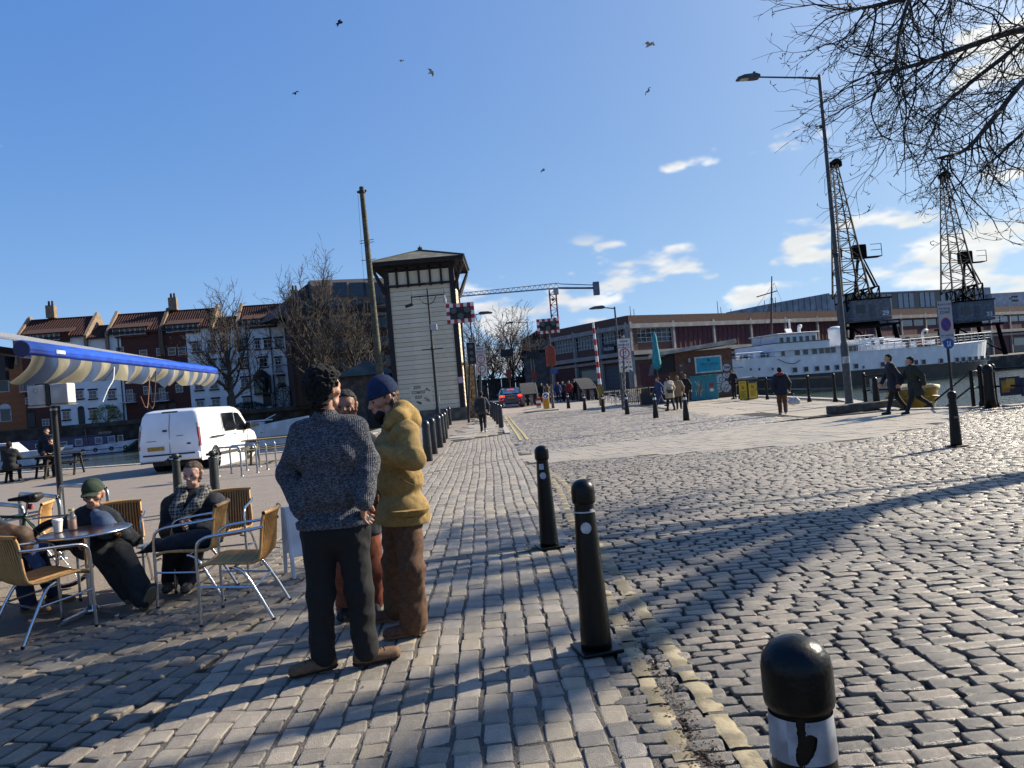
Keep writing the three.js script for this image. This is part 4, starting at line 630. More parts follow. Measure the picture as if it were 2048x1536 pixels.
{ // the person between them, hand raised to the mouth
  const q = (u, v, d = 5.62) => at(u, v, d), base = q(722, 1230, 5.75).setY(0);
  const J = posed(base, { head: q(690, 812, 5.75), neck: q(694, 862, 5.78), shL: q(735, 886, 5.75), shR: q(655, 892, 5.78), elL: q(752, 955, 5.65), elR: q(660, 930, 5.5), wrL: q(752, 985, 5.45), wrR: q(702, 850, 5.52), hipL: q(727, 1040, 5.78), hipR: q(682, 1042, 5.78), kneeL: q(744, 1140, 5.7), kneeR: q(694, 1150, 5.7), ankL: q(746, 1222, 5.78), ankR: q(695, 1228, 5.74), toeL: q(752, 1242, 5.66), toeR: q(688, 1248, 5.62) }, { face: V(0.12, -0.06, 1), s: 0.97 });
  J.ankL.y = J.ankR.y = 0.095; J.toeL.y = J.toeR.y = 0.045; J.hdR = V(0.1, 1, 0.1); J.thR = V(-1, 0, 0.3);
  const p = person('person in rust trousers raising a hand to the mouth between two men', base, 0, J, { cell: 0.014, skin: 1, curl: 0.75, legs: { mat: cloth('#6b321d', '#8b4a2c', 0.85), ease: 0.03, fold: 0.012, flare: 0.02 }, shoes: { mat: M('#0d0d0e', 0.6) }, top: { mat: cloth('#23272b', '#363b40', 0.85), ease: 0.035, fold: 0.012, hem: 0.06 }, hair: { mat: M('#100c0b', 0.8), vol: 0.006 } });
  const l = (w) => w.clone().sub(base); part('orange_shoulder_bag', blend([cap(l(q(757, 985, 5.5)), l(q(752, 1012, 5.48)), 0.05, 0.075), cap(l(q(752, 1012, 5.48)), l(q(744, 1036, 5.48)), 0.07, 0.04)], { cell: 0.012, k: 0.03, fold: (x, y, z) => 0.01 * (noise3(x * 20, y * 20, z * 20, 4) - 0.5) }), cloth('#8f3f10', '#b0561c', 0.7), p);
}
{ // the seated man in the green cap, legs stretched out
  const q = (u, v, d) => at(u, v, d), base = V(-3.92, 0, -7.3);
  const J = posed(base, { head: q(186, 990, 6.95), neck: q(186, 1026, 7.02), shL: q(226, 1042, 6.98), shR: q(143, 1046, 7.06), elL: q(262, 1078, 6.98), elR: q(118, 1085, 6.92), wrL: q(238, 1066, 6.74), wrR: q(160, 1085, 6.74), hipL: q(210, 1096, 6.98), hipR: q(172, 1098, 7.02), kneeL: q(245, 1106, 6.5), kneeR: q(205, 1108, 6.5), ankL: q(287, 1188, 6.5), ankR: q(258, 1172, 6.6), toeL: q(304, 1176, 6.42), toeR: q(282, 1166, 6.5) }, { face: V(0.25, -0.12, 1), s: 0.98 });
  J.hipL.y = J.hipR.y = 0.52; J.ankL.y = 0.1; J.ankR.y = 0.14; J.toeL.y = 0.2; J.toeR.y = 0.25; J.soleL = J.soleR = V(0.5, -0.62, 0.6).normalize();
  const p = person('seated man in a green peaked cap and navy jacket, legs stretched out under the table', base, 0, J, { cell: 0.011, skin: 0, girth: 1.1, curl: 0.5, legs: { mat: cloth('#14181a', '#22282a', 0.85), ease: 0.03, fold: 0.012, flare: 0.022 }, shoes: { mat: S('#1d1714', '#2f2621', 0.75, 'fine', 6), sole: M('#6d6353', 0.85) }, top: { mat: cloth('#10161f', '#1d2632', 0.75), ease: 0.035, fold: 0.013, hem: 0.02, noHem: true, collar: 0.02 }, hair: { mat: M('#5d5248', 0.9), vol: 0.0 }, flatCap: cloth('#2d3a2c', '#3d4c3a', 0.85) });
  const l = (w) => w.clone().sub(base), b = blend([cap(l(q(205, 1042, 6.84)), l(q(220, 1066, 6.76)), 0.085, 0.095), cap(l(q(190, 1028, 6.88)), l(q(205, 1045, 6.82)), 0.045, 0.06)], { cell: 0.012, k: 0.04, fold: (x, y, z) => 0.014 * (noise3(x * 16, y * 22, z * 16, 6) - 0.5) });
  part('pale_shirt', b, cloth('#4b5a70', '#61728a', 0.85), p);
}
{ // the seated man with the checked scarf
  const q = (u, v, d) => at(u, v, d), base = V(-2.98, 0, -7.55);
  const J = posed(base, { head: q(386, 948, 7.35), neck: q(386, 988, 7.42), shL: q(432, 1006, 7.4), shR: q(342, 1012, 7.44), elL: q(440, 1052, 7.3), elR: q(336, 1062, 7.32), wrL: q(392, 1052, 7.06), wrR: q(358, 1054, 7.06), hipL: q(400, 1080, 7.46), hipR: q(358, 1082, 7.46), kneeL: q(388, 1100, 7.0), kneeR: q(345, 1100, 7.0), ankL: q(376, 1168, 7.02), ankR: q(342, 1160, 7.1), toeL: q(370, 1172, 6.88), toeR: q(332, 1160, 6.95) }, { face: V(-0.1, -0.1, 1), s: 0.98 });
  J.hipL.y = J.hipR.y = 0.52; J.ankL.y = J.ankR.y = 0.11; J.toeL.y = 0.1; J.toeR.y = 0.12; J.hdL = V(-0.8, 0.1, 0.35); J.hdR = V(0.8, 0.1, 0.35); J.thL = V(0, 1, 0.3); J.thR = V(0, 1, 0.3);
  const p = person('seated man in a navy coat and checked scarf with hands clasped', base, 0, J, { cell: 0.011, skin: 2, girth: 1.1, curl: 0.55, legs: { mat: cloth('#12161c', '#1e242b', 0.85), ease: 0.026, fold: 0.01, flare: 0.014 }, shoes: { mat: S('#4a4038', '#655a50', 0.8, 'fine', 6), sole: M('#17140f', 0.9) }, top: { mat: cloth('#0b111b', '#161f2c', 0.75), ease: 0.042, fold: 0.014, hem: 0.03, noHem: true, collar: 0.02 }, hair: { mat: M('#4b3c32', 0.9), vol: 0.002 } });
  const check = (() => { const t = canvasTex(128, 128, (c) => { c.fillStyle = '#1b1d22'; c.fillRect(0, 0, 128, 128); for (let k = 0; k < 4; k++) { c.fillStyle = 'rgba(170,165,150,0.55)'; c.fillRect(k * 32, 0, 11, 128); c.fillRect(0, k * 32, 128, 11); c.fillStyle = 'rgba(200,195,180,0.5)'; c.fillRect(k * 32 + 20, 0, 3, 128); c.fillRect(0, k * 32 + 20, 128, 3); } }); t.wrapS = t.wrapT = THREE.RepeatWrapping; t.repeat.set(4, 4); return new THREE.MeshPhysicalMaterial({ map: t, roughness: 0.95 }); })();
  const l = (u, v, d) => q(u, v, d).sub(base); part('scarf', blend([cap(l(366, 988, 7.3), l(352, 1018, 7.22), 0.05, 0.055), cap(l(352, 1018, 7.22), l(356, 1044, 7.16), 0.055, 0.05), cap(l(408, 984, 7.3), l(392, 1008, 7.2), 0.048, 0.05), cap(l(392, 1008, 7.2), l(372, 1028, 7.15), 0.05, 0.045), cap(l(362, 982, 7.46), l(410, 980, 7.46), 0.06)], { cell: 0.011, k: 0.025, fold: (x, y, z) => 0.012 * (noise3(x * 22, y * 14, z * 22, 6) - 0.5) }), check, p);
}
{ // the person in jeans, cut off by the picture's edge
  const base = V(-4.84, 0, -6.75), J = joints(1.72); const v = (x, y, z) => V(x, y, z);
  Object.assign(J, { hipL: v(0.02, 0.52, -0.09), hipR: v(0.02, 0.52, 0.09), kneeL: v(0.47, 0.52, -0.12), kneeR: v(0.45, 0.55, 0.12), ankL: v(0.62, 0.12, -0.1), ankR: v(0.55, 0.1, 0.14), toeL: v(0.78, 0.07, -0.08), toeR: v(0.71, 0.06, 0.16), shL: v(-0.1, 1.0, -0.18), shR: v(-0.1, 1.0, 0.18), neck: v(-0.09, 1.07, 0), head: v(-0.05, 1.22, 0), elL: v(0.05, 0.76, -0.24), elR: v(0.06, 0.76, 0.25), wrL: v(0.28, 0.66, -0.16), wrR: v(0.28, 0.68, 0.16), face: v(1, -0.1, 0.1) });
  const p = person('person in jeans seated at the table end, cut off by the picture edge', base, 0, J, { cell: 0.014, skin: 0, legs: { mat: cloth('#10172a', '#1b2540', 0.85), ease: 0.024, fold: 0.01 }, shoes: { mat: shoeTan, sole: M('#8a6f4d', 0.8) }, top: { mat: cloth('#20242c', '#2c313b', 0.85), ease: 0.04, hem: 0.02, noHem: true }, hair: { mat: M('#2a1d15', 0.9), vol: 0.01 } });
  part('denim_jacket_over_knees', blend([cap([0.3, 0.64, 0.1], [0.56, 0.6, 0.12], 0.08, 0.07), cap([0.3, 0.6, -0.05], [0.56, 0.56, -0.05], 0.07), cap([0.55, 0.58, 0.1], [0.64, 0.42, 0.1], 0.06, 0.05)], { cell: 0.014, k: 0.06, fold: (x, y, z) => 0.02 * (noise3(x * 14, y * 14, z * 14, 6) - 0.5) }), cloth('#37496e', '#4d618a', 0.85), p);
  const hb = single('brown_handbag', blend([cap([-0.1, 0.1, 0], [0.12, 0.1, 0], 0.09), cap([-0.1, 0.02, 0], [0.12, 0.02, 0], 0.085), cap([-0.05, 0.18, 0.02], [0.05, 0.18, 0.02], 0.03)], { cell: 0.012, k: 0.04, fold: (x, y, z) => 0.012 * (noise3(x * 20, y * 20, z * 20, 6) - 0.5) }), S('#3a2a1e', '#573f2c', 0.7, 'fine', 6, 0.002), 'crumpled brown bag on the lap of the person in jeans', 'bag'); hb.position.copy(at(12, 1100, 6.5)); hb.rotation.y = 0.4;
}

// ================================================================ bollards, posts, signs, lamps
const bollardPaint = S('#040605', '#0a0e0c', 0.36, 'patch', 4, 0.0016, { bumpKind: 'fine', specularIntensity: 0.55 });
const stickerW = S('#9fa2a3', '#b9bbba', 0.6, 'patch', 9);
function bollardMesh(o, band) {
  part('shaft', lathe([[0, 0.012], [0.092, 0.012], [0.09, 0.06], [0.083, 0.3], [0.07, 0.62], [0.059, 0.84], [0.058, 0.87]], 32), bollardPaint, o);
  part('base_plate', rbox(0.25, 0.022, 0.25, 0.008, 0, 0.014, 0, 0, 0.25, 0), bollardPaint, o);
  part('cap', lathe([[0.058, 0.862], [0.068, 0.872], [0.07, 0.885], [0.07, 0.945], [0.066, 0.968], [0.05, 0.992], [0.026, 1.004], [0, 1.008]], 32), bollardPaint, o);
}
const arcBand = (y0, y1, r0, r1, a0, a1, n = 20) => { const pos = [], idx = []; for (let i = 0; i <= n; i++) { const a = lerp(a0, a1, i / n); pos.push(Math.sin(a) * r0, y0, Math.cos(a) * r0, Math.sin(a) * r1, y1, Math.cos(a) * r1); } for (let i = 0; i < n; i++) idx.push(i * 2, i * 2 + 2, i * 2 + 1, i * 2 + 1, i * 2 + 2, i * 2 + 3); const g = new THREE.BufferGeometry(); g.setAttribute('position', new THREE.Float32BufferAttribute(pos, 3)); g.setIndex(idx); g.computeVertexNormals(); return g; };
const disc = (y, r, R0, n = 24) => { const pos = [0, y, R0], idx = []; for (let i = 0; i < n; i++) { const a = i / n * Math.PI * 2, rr0 = r * (0.94 + 0.1 * hash2(i, 4)), x = Math.cos(a) * rr0, yy = y + Math.sin(a) * rr0; pos.push(Math.sin(x / R0) * R0 * (1 - Math.sin(a) * rr0 * 0.2), yy, Math.cos(x / R0) * R0 * (1 - Math.sin(a) * rr0 * 0.2)); } for (let i = 0; i < n; i++) idx.push(0, 1 + i, 1 + (i + 1) % n); const g = new THREE.BufferGeometry(); g.setAttribute('position', new THREE.Float32BufferAttribute(pos, 3)); g.setIndex(idx); g.computeVertexNormals(); return g; };
{
  const grp = 'tapered bollards along the cobbled footway';
  const a = thing('tapered_bollard', 'black bollard filling the bottom corner, worn white band and round sticker', 'bollard', [0.525, 0, -1.57], 0, grp); bollardMesh(a);
  const wv = S('#77797c', '#a9aaab', 0.55, 'patch', 5); const face = -Math.atan2(0.525, 1.57) * -1;
  // worn reflective band: two wraps round a hole with curling edge, and a round sticker below
  const rad = (y) => lerp(0.0615, 0.0645, (0.86 - y) / 0.09) + 0.0012, bp = [], NA = 260, NY = 44;
  const gone = (a, y) => { const t = (a - 0.1) / 0.34, dy = (y - 0.806 - 0.016 * t) / (0.026 - 0.006 * t), n = 0.22 * (fbm(a * 9, y * 160, 3, 7) - 0.5); return t * t + dy * dy + n < 1 || (Math.abs(a + 0.02 + n * 0.2) < 0.13 && y > 0.815) || fbm(a * 14 + 3, y * 220, 3, 9) > 0.86; };
  for (let i = 0; i < NA; i++) for (let j = 0; j < NY; j++) { const a0 = -2.6 + i * 5.2 / NA, a1 = a0 + 5.2 / NA, y0 = 0.772 + j * 0.00194, y1 = y0 + 0.00194; if (gone((a0 + a1) / 2, (y0 + y1) / 2)) continue; const Q = (a, y) => [Math.sin(a - face) * rad(y), y, Math.cos(a - face) * rad(y)]; bp.push(...Q(a0, y0), ...Q(a1, y0), ...Q(a0, y1), ...Q(a1, y0), ...Q(a1, y1), ...Q(a0, y1)); }
  const cells = new THREE.BufferGeometry(); cells.setAttribute('position', new THREE.Float32BufferAttribute(bp, 3)); cells.computeVertexNormals();
  part('worn_band', cells, wv, a); part('round_sticker', xf(disc(0.69, 0.045, 0.0695), 0, 0, 0, 0, -0.1, 0), wv, a);
  const b = dup(a, [0.36, 0, -4.53], 0, 'tapered black bollard with a thin white ring and a round white sticker', grp); b.clear(); bollardMesh(b); part('white_ring', arcBand(0.815, 0.823, 0.0622, 0.0617, -2.2, 2.6, 30), stickerW, b); part('ring_tab', arcBand(0.818, 0.835, 0.0624, 0.0614, 0.45, 0.95, 8), stickerW, b); part('round_sticker', xf(disc(0.73, 0.033, 0.068), 0, 0, 0, 0, -0.08, 0), stickerW, b);
  const c = dup(a, [0.23, 0, -7.58], 0, 'tapered black bollard with a square and a round sticker, grass at its foot', grp); c.clear(); bollardMesh(c); part('square_sticker', arcBand(0.775, 0.83, 0.0655, 0.0635, -0.62, 0.12, 10), stickerW, c); part('round_sticker', xf(disc(0.715, 0.033, 0.068), 0, 0, 0, 0, -0.1, 0), stickerW, c);
  const d = dup(b, [7.33, 0, -12.9], 0, 'tapered black bollard standing alone in front of the tall parking sign', grp); d.clear(); bollardMesh(d); part('pink_sticker', arcBand(0.52, 0.55, 0.0765, 0.0755, -0.5, 0.3, 8), M('#8a5d5c', 0.7), d); d.scale.y = 0.93;
  // tuft of grass at the third
  const blades = []; R = mulberry(5); for (let k = 0; k < 60; k++) { const x = rr(-0.07, 0.07), z = rr(-0.06, 0.06), h = rr(0.02, 0.07), a2 = rr(0, 6.28), g = new THREE.BufferGeometry(); g.setAttribute('position', new THREE.Float32BufferAttribute([x, 0, z, x + 0.006 * Math.cos(a2), 0, z + 0.006 * Math.sin(a2), x + rr(-0.03, 0.03), h, z + rr(-0.03, 0.03)], 3)); g.computeVertexNormals(); blades.push(g); }
  const gr = part('grass_tuft', blades, M('#4a6127', 0.8, { side: THREE.DoubleSide }), scene); gr.position.set(0.06, 0.0, -7.5); gr.userData = { label: 'tuft of grass at the foot of a stickered bollard', category: 'grass', kind: 'stuff' };
}
{ // white-collared bollards closing the quay, and the dark rows
  const mk = (o, collar) => { part('shaft', lathe([[0, 0], [0.12, 0], [0.115, 0.2], [0.085, 0.5], [0.065, 0.72], [0.07, 0.78], [0.06, 0.83]], 16), bollardPaint, o); if (collar) part('white_collar', lathe([[0.069, 0.745], [0.073, 0.78], [0.063, 0.838], [0.06, 0.845]], 16), M('#b9babb', 0.5), o); part('cap', lathe([[0.06, 0.83], [0.066, 0.86], [0.06, 0.93], [0.035, 0.97], [0.02, 0.99], [0, 1.0]], 16), bollardPaint, o); };
  const g1 = 'white-collared bollards in a line from the bridge';
  let o = null; [[1373, 841], [1312, 836], [1255, 829], [1207, 824], [1170, 819], [1137, 813]].forEach(([u, v], i) => { const p = i < 4 ? gp(u, v) : at(u, v, [0, 0, 0, 0, 46, 50][i]).setY(0.1 * (i - 3)); const lab = ['white-collared bollard with a woman in black walking behind it', 'white-collared bollard in front of the striding man in blue', 'white-collared bollard before the stickered weak-bridge post', 'white-collared bollard beside the upright striped barrier', 'white-collared bollard with a blue sticker, before the bridge crowd', 'white-collared bollard beside the yellow keep-left beacon'][i]; if (!o) { o = thing('collared_bollard', lab, 'bollard', p, 0, g1); mk(o, true); } else dup(o, p, 0, lab, g1); });
  const g2 = 'plain dark bollards beside the tower pavement'; let q = null;
  const rows = [[857, 922, 'widest plain dark bollard of the row, against the yellow jacket'], [868, 908, 'second plain dark bollard in the row running to the tower'], [880, 895, 'third plain dark bollard in the row running to the tower'], [886, 886, 'fourth plain dark bollard in the row running to the tower'], [891, 878, 'fifth plain dark bollard in the row running to the tower'], [894, 858, 'plain dark bollard last but one before the tower plinth'], [900, 850, 'plain dark bollard nearest the tower plinth']];
  for (const [u, v, l] of rows) { const p = gp(u, v); if (!q) { q = thing('plain_bollard', l, 'bollard', p, 0, g2); part('shaft', lathe([[0, 0], [0.115, 0], [0.11, 0.5], [0.1, 0.86]], 16), S('#10161c', '#1b232b', 0.35, 'patch', 3), q); part('cap', lathe([[0.1, 0.86], [0.11, 0.87], [0.108, 0.93], [0.09, 0.99], [0.05, 1.03], [0, 1.045]], 16), S('#10161c', '#1b232b', 0.35, 'patch', 3), q); } else dup(q, p, 0, l, g2); }
  const kerbRow = [[1003, 857], [997, 850], [992, 844], [988, 839], [984, 835], [981, 832]]; kerbRow.forEach(([u, v], i) => { const p = gp(u, v); p.y = 0.04; const b = dup(q, p, 0, ['dark green bollard with bare top leading the kerb row by the backpacker', 'second dark green bollard of the kerb row', 'third dark green bollard of the kerb row', 'fourth dark green bollard of the kerb row', 'fifth dark green bollard of the kerb row', 'dark green bollard closing the kerb row by the bridge'][i], 'dark green bollards along the bridge kerb'); });
}
const lampGrey = S('#2e3336', '#454b4e', 0.45, 'patch', 2, 0.001), ironBlack = S('#0c0e12', '#191c22', 0.5, 'patch', 2);
function lampHead(o, x, y, z, s, dir = -1) { const h = part('lamp_head', xf(prism([[0, 0.05], [0.12, 0.1], [0.5, 0.085], [0.72, 0.02], [0.72, -0.01], [0.15, -0.03], [0, -0.015]], 0.3, 0.01), x, y, z, 0, dir < 0 ? Math.PI : 0, 0, s), lampGrey, o); part('lens', xf(box(0.42, 0.014, 0.22, 0.42 , -0.028, 0, 0, 0, -0.035), x, y, z, 0, dir < 0 ? Math.PI : 0, 0, s), M('#b7bcbf', 0.2), h); }
{ // the tall street lamp by the water
  const p = gp(1699, 808), t = thing('street_lamp', 'very tall street lamp with one flat head on a long arm by the water', 'street lamp', p), Hh = 12.6;
  part('post', [lathe([[0, 0], [0.17, 0], [0.17, 0.04], [0.145, 0.06], [0.145, 2.2], [0.1, 2.4], [0.078, 8], [0.06, Hh], [0, Hh]], 18)], lampGrey, t); part('door', rbox(0.11, 0.5, 0.04, 0.01, -0.02, 0.85, 0.13), lampGrey, t);
  part('notice_band', [lathe([[0.148, 1.55], [0.15, 1.56], [0.15, 1.8], [0.148, 1.81]], 16)], galv, t); part('clamp', [lathe([[0.09, 5.6], [0.105, 5.62], [0.105, 5.75], [0.09, 5.77]], 14), box(0.12, 0.1, 0.1, -0.1, 10.6, 0)], ironBlack, t);
  part('arm', [rod([0, Hh - 0.12, 0], [-2.35, Hh + 0.12, 0], 0.035, 0.03, 10), rod([0, Hh - 0.15, 0], [-0.8, Hh - 0.03, 0], 0.05, 0.035, 10)], lampGrey, t); lampHead(t, -2.3, Hh + 0.1, 0, 1.15, -1); part('photocell', rod([-2.45, Hh + 0.16, 0], [-2.45, Hh + 0.33, 0], 0.05, 0.06, 10), lampGrey, t);
}
function streetLamp(u, v, topv, d, label, dir, arm = 0.8) { const b = at(u, v, d), top = at(u, topv, d), t = thing('street_lamp', label, 'street lamp', [b.x, 0, b.z], 0, 'smaller lamps round the bridge'), h = top.y; part('post', [rod([0, 0, 0], [0, 1.2, 0], 0.1, 0.1, 12), rod([0, 1.2, 0], [0, h, 0], 0.065, 0.05, 12)], lampGrey, t); part('arm', rod([0, h - 0.1, 0], [arm * dir, h, 0], 0.035, 0.03, 8), lampGrey, t); lampHead(t, arm * dir, h, 0, 1.2, dir); return t; }
streetLamp(957, 830, 628, 50, 'street lamp reaching out from behind the chequered signal board', 1, 0.6);
streetLamp(1247, 815, 612, 45, 'street lamp rising above the weak-bridge sign', -1, 0.6);
streetLamp(1068, 800, 642, 88, 'distant street lamp with a long arm beyond the bridge', -1, 1.6);
// ---------------------------------------------------------------- signals and traffic signs
const redM = S('#8e1c20', '#a82a2c', 0.55, 'patch', 3), whiteM = S('#c4c5c3', '#d6d6d3', 0.55, 'patch', 3);
function wigwag(u, v, w, h, d, baseV, postU, label, box2) {
  const c = at(u, v, d), s = d / FPX, W = w * s, Hh = h * s, b = at(postU, baseV, d), t = thing('flashing_signal', label, 'traffic signal', [b.x, 0, b.z], 0, 'chequered flashing signals at the bridge'), x = c.x - b.x, y = c.y;
  part('post', rod([0, 0, 0], [x, y - Hh / 2, 0], 0.075, 0.07, 12), ironBlack, t); const bd = part('backing_board', box(W, Hh, 0.05, x, y, 0), ironBlack, t);
  const nx = 8, ny = 5, cw = W / nx, ch = Hh / ny; for (let i = 0; i < nx; i++) for (let j = 0; j < ny; j++) { if (i > 0 && i < nx - 1 && j > 0 && j < ny - 1) continue; part('border_block', box(cw - 0.004, ch - 0.004, 0.03, x - W / 2 + (i + 0.5) * cw, y - Hh / 2 + (j + 0.5) * ch, 0.042), (i + j) % 2 ? whiteM : redM, bd); }
  for (const [dx, dy] of [[-0.24, 0.14], [0.24, 0.14], [0, -0.16]]) { const l = part('lamp_lens', rod([x + dx * W, y + dy * Hh, 0.03], [x + dx * W, y + dy * Hh, 0.06], 0.14 * W * 0.8, 0.14 * W * 0.8, 20), gloss, bd); part('hood', xf(new THREE.CylinderGeometry(0.13 * W, 0.13 * W, 0.2, 16, 1, true, -Math.PI / 2, Math.PI), x + dx * W, y + dy * Hh, 0.13, Math.PI / 2, 0, 0), M('#0c0d0f', 0.6, { side: THREE.DoubleSide }), l); }
  return t;
}
wigwag(921, 626, 56, 40, 46, 840, 938, 'red and white chequered signal board in front of the timber tower');
{ const t = wigwag(1096, 652, 45, 30, 54, 822, 1107, 'red and white chequered signal board above the rust-red box'), s = 54 / FPX; const bx = at(1101, 712, 54); const p = t.position; part('rust_red_box', xf(prism([[-0.3, -0.68], [0.3, -0.68], [0.3, 0.5], [0, 0.75], [-0.3, 0.5]], 0.5, 0.02), bx.x - p.x, bx.y, 0.1), S('#6f2c1e', '#8a3e2b', 0.7, 'patch', 2), t); part('blue_route_plate', box(0.5, 0.34, 0.03, bx.x - p.x + 0.15, bx.y - 1.1, 0.16), S('#123a7c', '#1b4a94', 0.5, 'patch', 3), t); part('lower_sleeve', rod([0, 0, 0], [0, 1.9, 0], 0.11, 0.1, 12), S('#2d2f31', '#777a7c', 0.7, 'patch', 3, 0, { lo: 0.4, hi: 0.6 }), t); }
const farSig = (u, v, w, h, d, baseV, label) => { const c = at(u, v, d), s = d / FPX, t = thing('signal_back', label, 'traffic signal', [c.x, 0, c.z], 0, 'far signals seen from behind'); part('board', box(w * s, h * s, 0.12, 0, c.y, 0), ironBlack, t); for (const k of [-0.3, 0.3]) part('lamp_housing', box(w * s * 0.25, h * s * 0.6, 0.25, k * w * s, c.y, 0.12), black, t); part('post', rod([0, 0.4, 0], [0, c.y - h * s / 2, 0], 0.08), ironBlack, t); part('rust_red_box', box(0.55, 1.0, 0.4, 0, c.y - 2.3, 0.1), S('#6f2c1e', '#8a3e2b', 0.7, 'patch', 2), t); };
farSig(1014, 706, 25, 15, 84, 790, 'dark back of a far signal board straight above the car'); farSig(1065, 710, 23, 14, 86, 790, 'dark back of a far signal board beside the distant lamp');
const weakTex = canvasTex(128, 320, (c) => { c.fillStyle = '#c3c4bf'; c.fillRect(0, 0, 128, 320); c.fillStyle = '#17181a'; c.font = 'bold 30px sans-serif'; c.textAlign = 'center'; c.fillText('WEAK', 64, 40); c.fillText('BRIDGE', 64, 74); for (const y of [144, 256]) { c.beginPath(); c.arc(64, y, 44, 0, 7); c.lineWidth = 11; c.strokeStyle = '#a3262a'; c.stroke(); } c.font = 'bold 40px sans-serif'; c.fillText('3T', 64, 148); c.font = 'bold 15px sans-serif'; c.fillText('mgw', 64, 168); c.font = 'bold 26px sans-serif'; c.fillText('\u25B8 7\u20326\u2033 \u25C2', 64, 265); c.strokeStyle = '#55585a'; c.lineWidth = 3; c.strokeRect(2, 2, 124, 84); c.strokeRect(2, 90, 124, 108); c.strokeRect(2, 202, 124, 116); });
const weakTex2 = canvasTex(128, 320, (c) => { c.fillStyle = '#c3c4bf'; c.fillRect(0, 0, 128, 320); c.fillStyle = '#17181a'; c.font = 'bold 30px sans-serif'; c.textAlign = 'center'; c.fillText('WEAK', 64, 40); c.fillText('BRIDGE', 64, 74); c.beginPath(); c.arc(64, 144, 44, 0, 7); c.lineWidth = 11; c.strokeStyle = '#a3262a'; c.stroke(); c.font = 'bold 40px sans-serif'; c.fillText('3T', 64, 148); c.font = 'bold 15px sans-serif'; c.fillText('mgw', 64, 168); c.strokeStyle = '#55585a'; c.lineWidth = 3; c.strokeRect(2, 2, 124, 84); c.strokeRect(2, 90, 124, 108); R = mulberry(3); for (let k = 0; k < 46; k++) { c.fillStyle = ['#d5d5d0', '#8e9092', '#b23b33', '#303a5c', '#c9b43c', '#e0e0dc'][R() * 6 | 0]; c.save(); c.translate(rr(4, 124), rr(204, 316)); c.rotate(rr(-0.8, 0.8)); c.fillRect(-9, -7, rr(8, 24), rr(8, 20)); c.restore(); } });
{
  const p = at(962, 832, 47), c = at(962, 721, 47), t = thing('weak_bridge_sign', 'weak bridge sign half covered by the traffic light', 'traffic sign', [p.x, 0, p.z]); part('post', rod([0, 0, 0], [c.x - p.x, c.y + 0.9, -0.06], 0.07), lampGrey, t); const pl = part('plate', rbox(0.68, 1.78, 0.03, 0.02, c.x - p.x, c.y, 0), lampGrey, t); print('printed_face', 0.66, 1.76, weakTex, pl, c.x - p.x, c.y, 0.02);
  const a = at(936, 832, 45.5), l = at(941, 706, 45.5), q = thing('traffic_light', 'three-lamp traffic light with white-edged board by the tower', 'traffic light', [a.x, 0, a.z]), x = l.x - a.x + 0.05; part('post', rod([0, 0, 0], [x, l.y + 0.9, -0.12], 0.06), ironBlack, q); const bd = part('backing_board', rbox(0.56, 1.3, 0.03, 0.05, x, l.y, -0.02), M('#08090b', 0.5), q); for (const s of [-1, 1]) part('white_edge', box(0.025, 1.28, 0.012, x + s * 0.265, l.y, 0.002), whiteM, bd); part('white_edge', box(0.5, 0.025, 0.012, x, l.y + 0.635, 0.002), whiteM, bd);
  for (let k = 0; k < 3; k++) { const ln = part('lamp_lens', rod([x, l.y + 0.38 - k * 0.38, 0], [x, l.y + 0.38 - k * 0.38, 0.05], 0.12, 0.12, 18), gloss, q); part('hood', xf(new THREE.CylinderGeometry(0.14, 0.14, 0.22, 16, 1, true, -Math.PI / 2, Math.PI), x, l.y + 0.38 - k * 0.38, 0.13, Math.PI / 2, 0, 0), M('#0c0d0f', 0.6, { side: THREE.DoubleSide }), ln); }
  const w = at(1249, 815, 44), e = at(1249, 705, 44), r = thing('weak_bridge_sign', 'weak bridge sign whose lower plate is buried under stickers', 'traffic sign', [w.x, 0, w.z]); part('post', rod([0, 0, 0], [e.x - w.x, e.y + 1, -0.06], 0.08), S('#3a3d40', '#8f9294', 0.6, 'patch', 3, 0, { lo: 0.42, hi: 0.58 }), r); const pp = part('plate', rbox(0.78, 1.95, 0.03, 0.02, e.x - w.x, e.y - 0.15, 0), lampGrey, r); print('printed_face', 0.76, 1.93, weakTex2, pp, e.x - w.x, e.y - 0.15, 0.02);
}
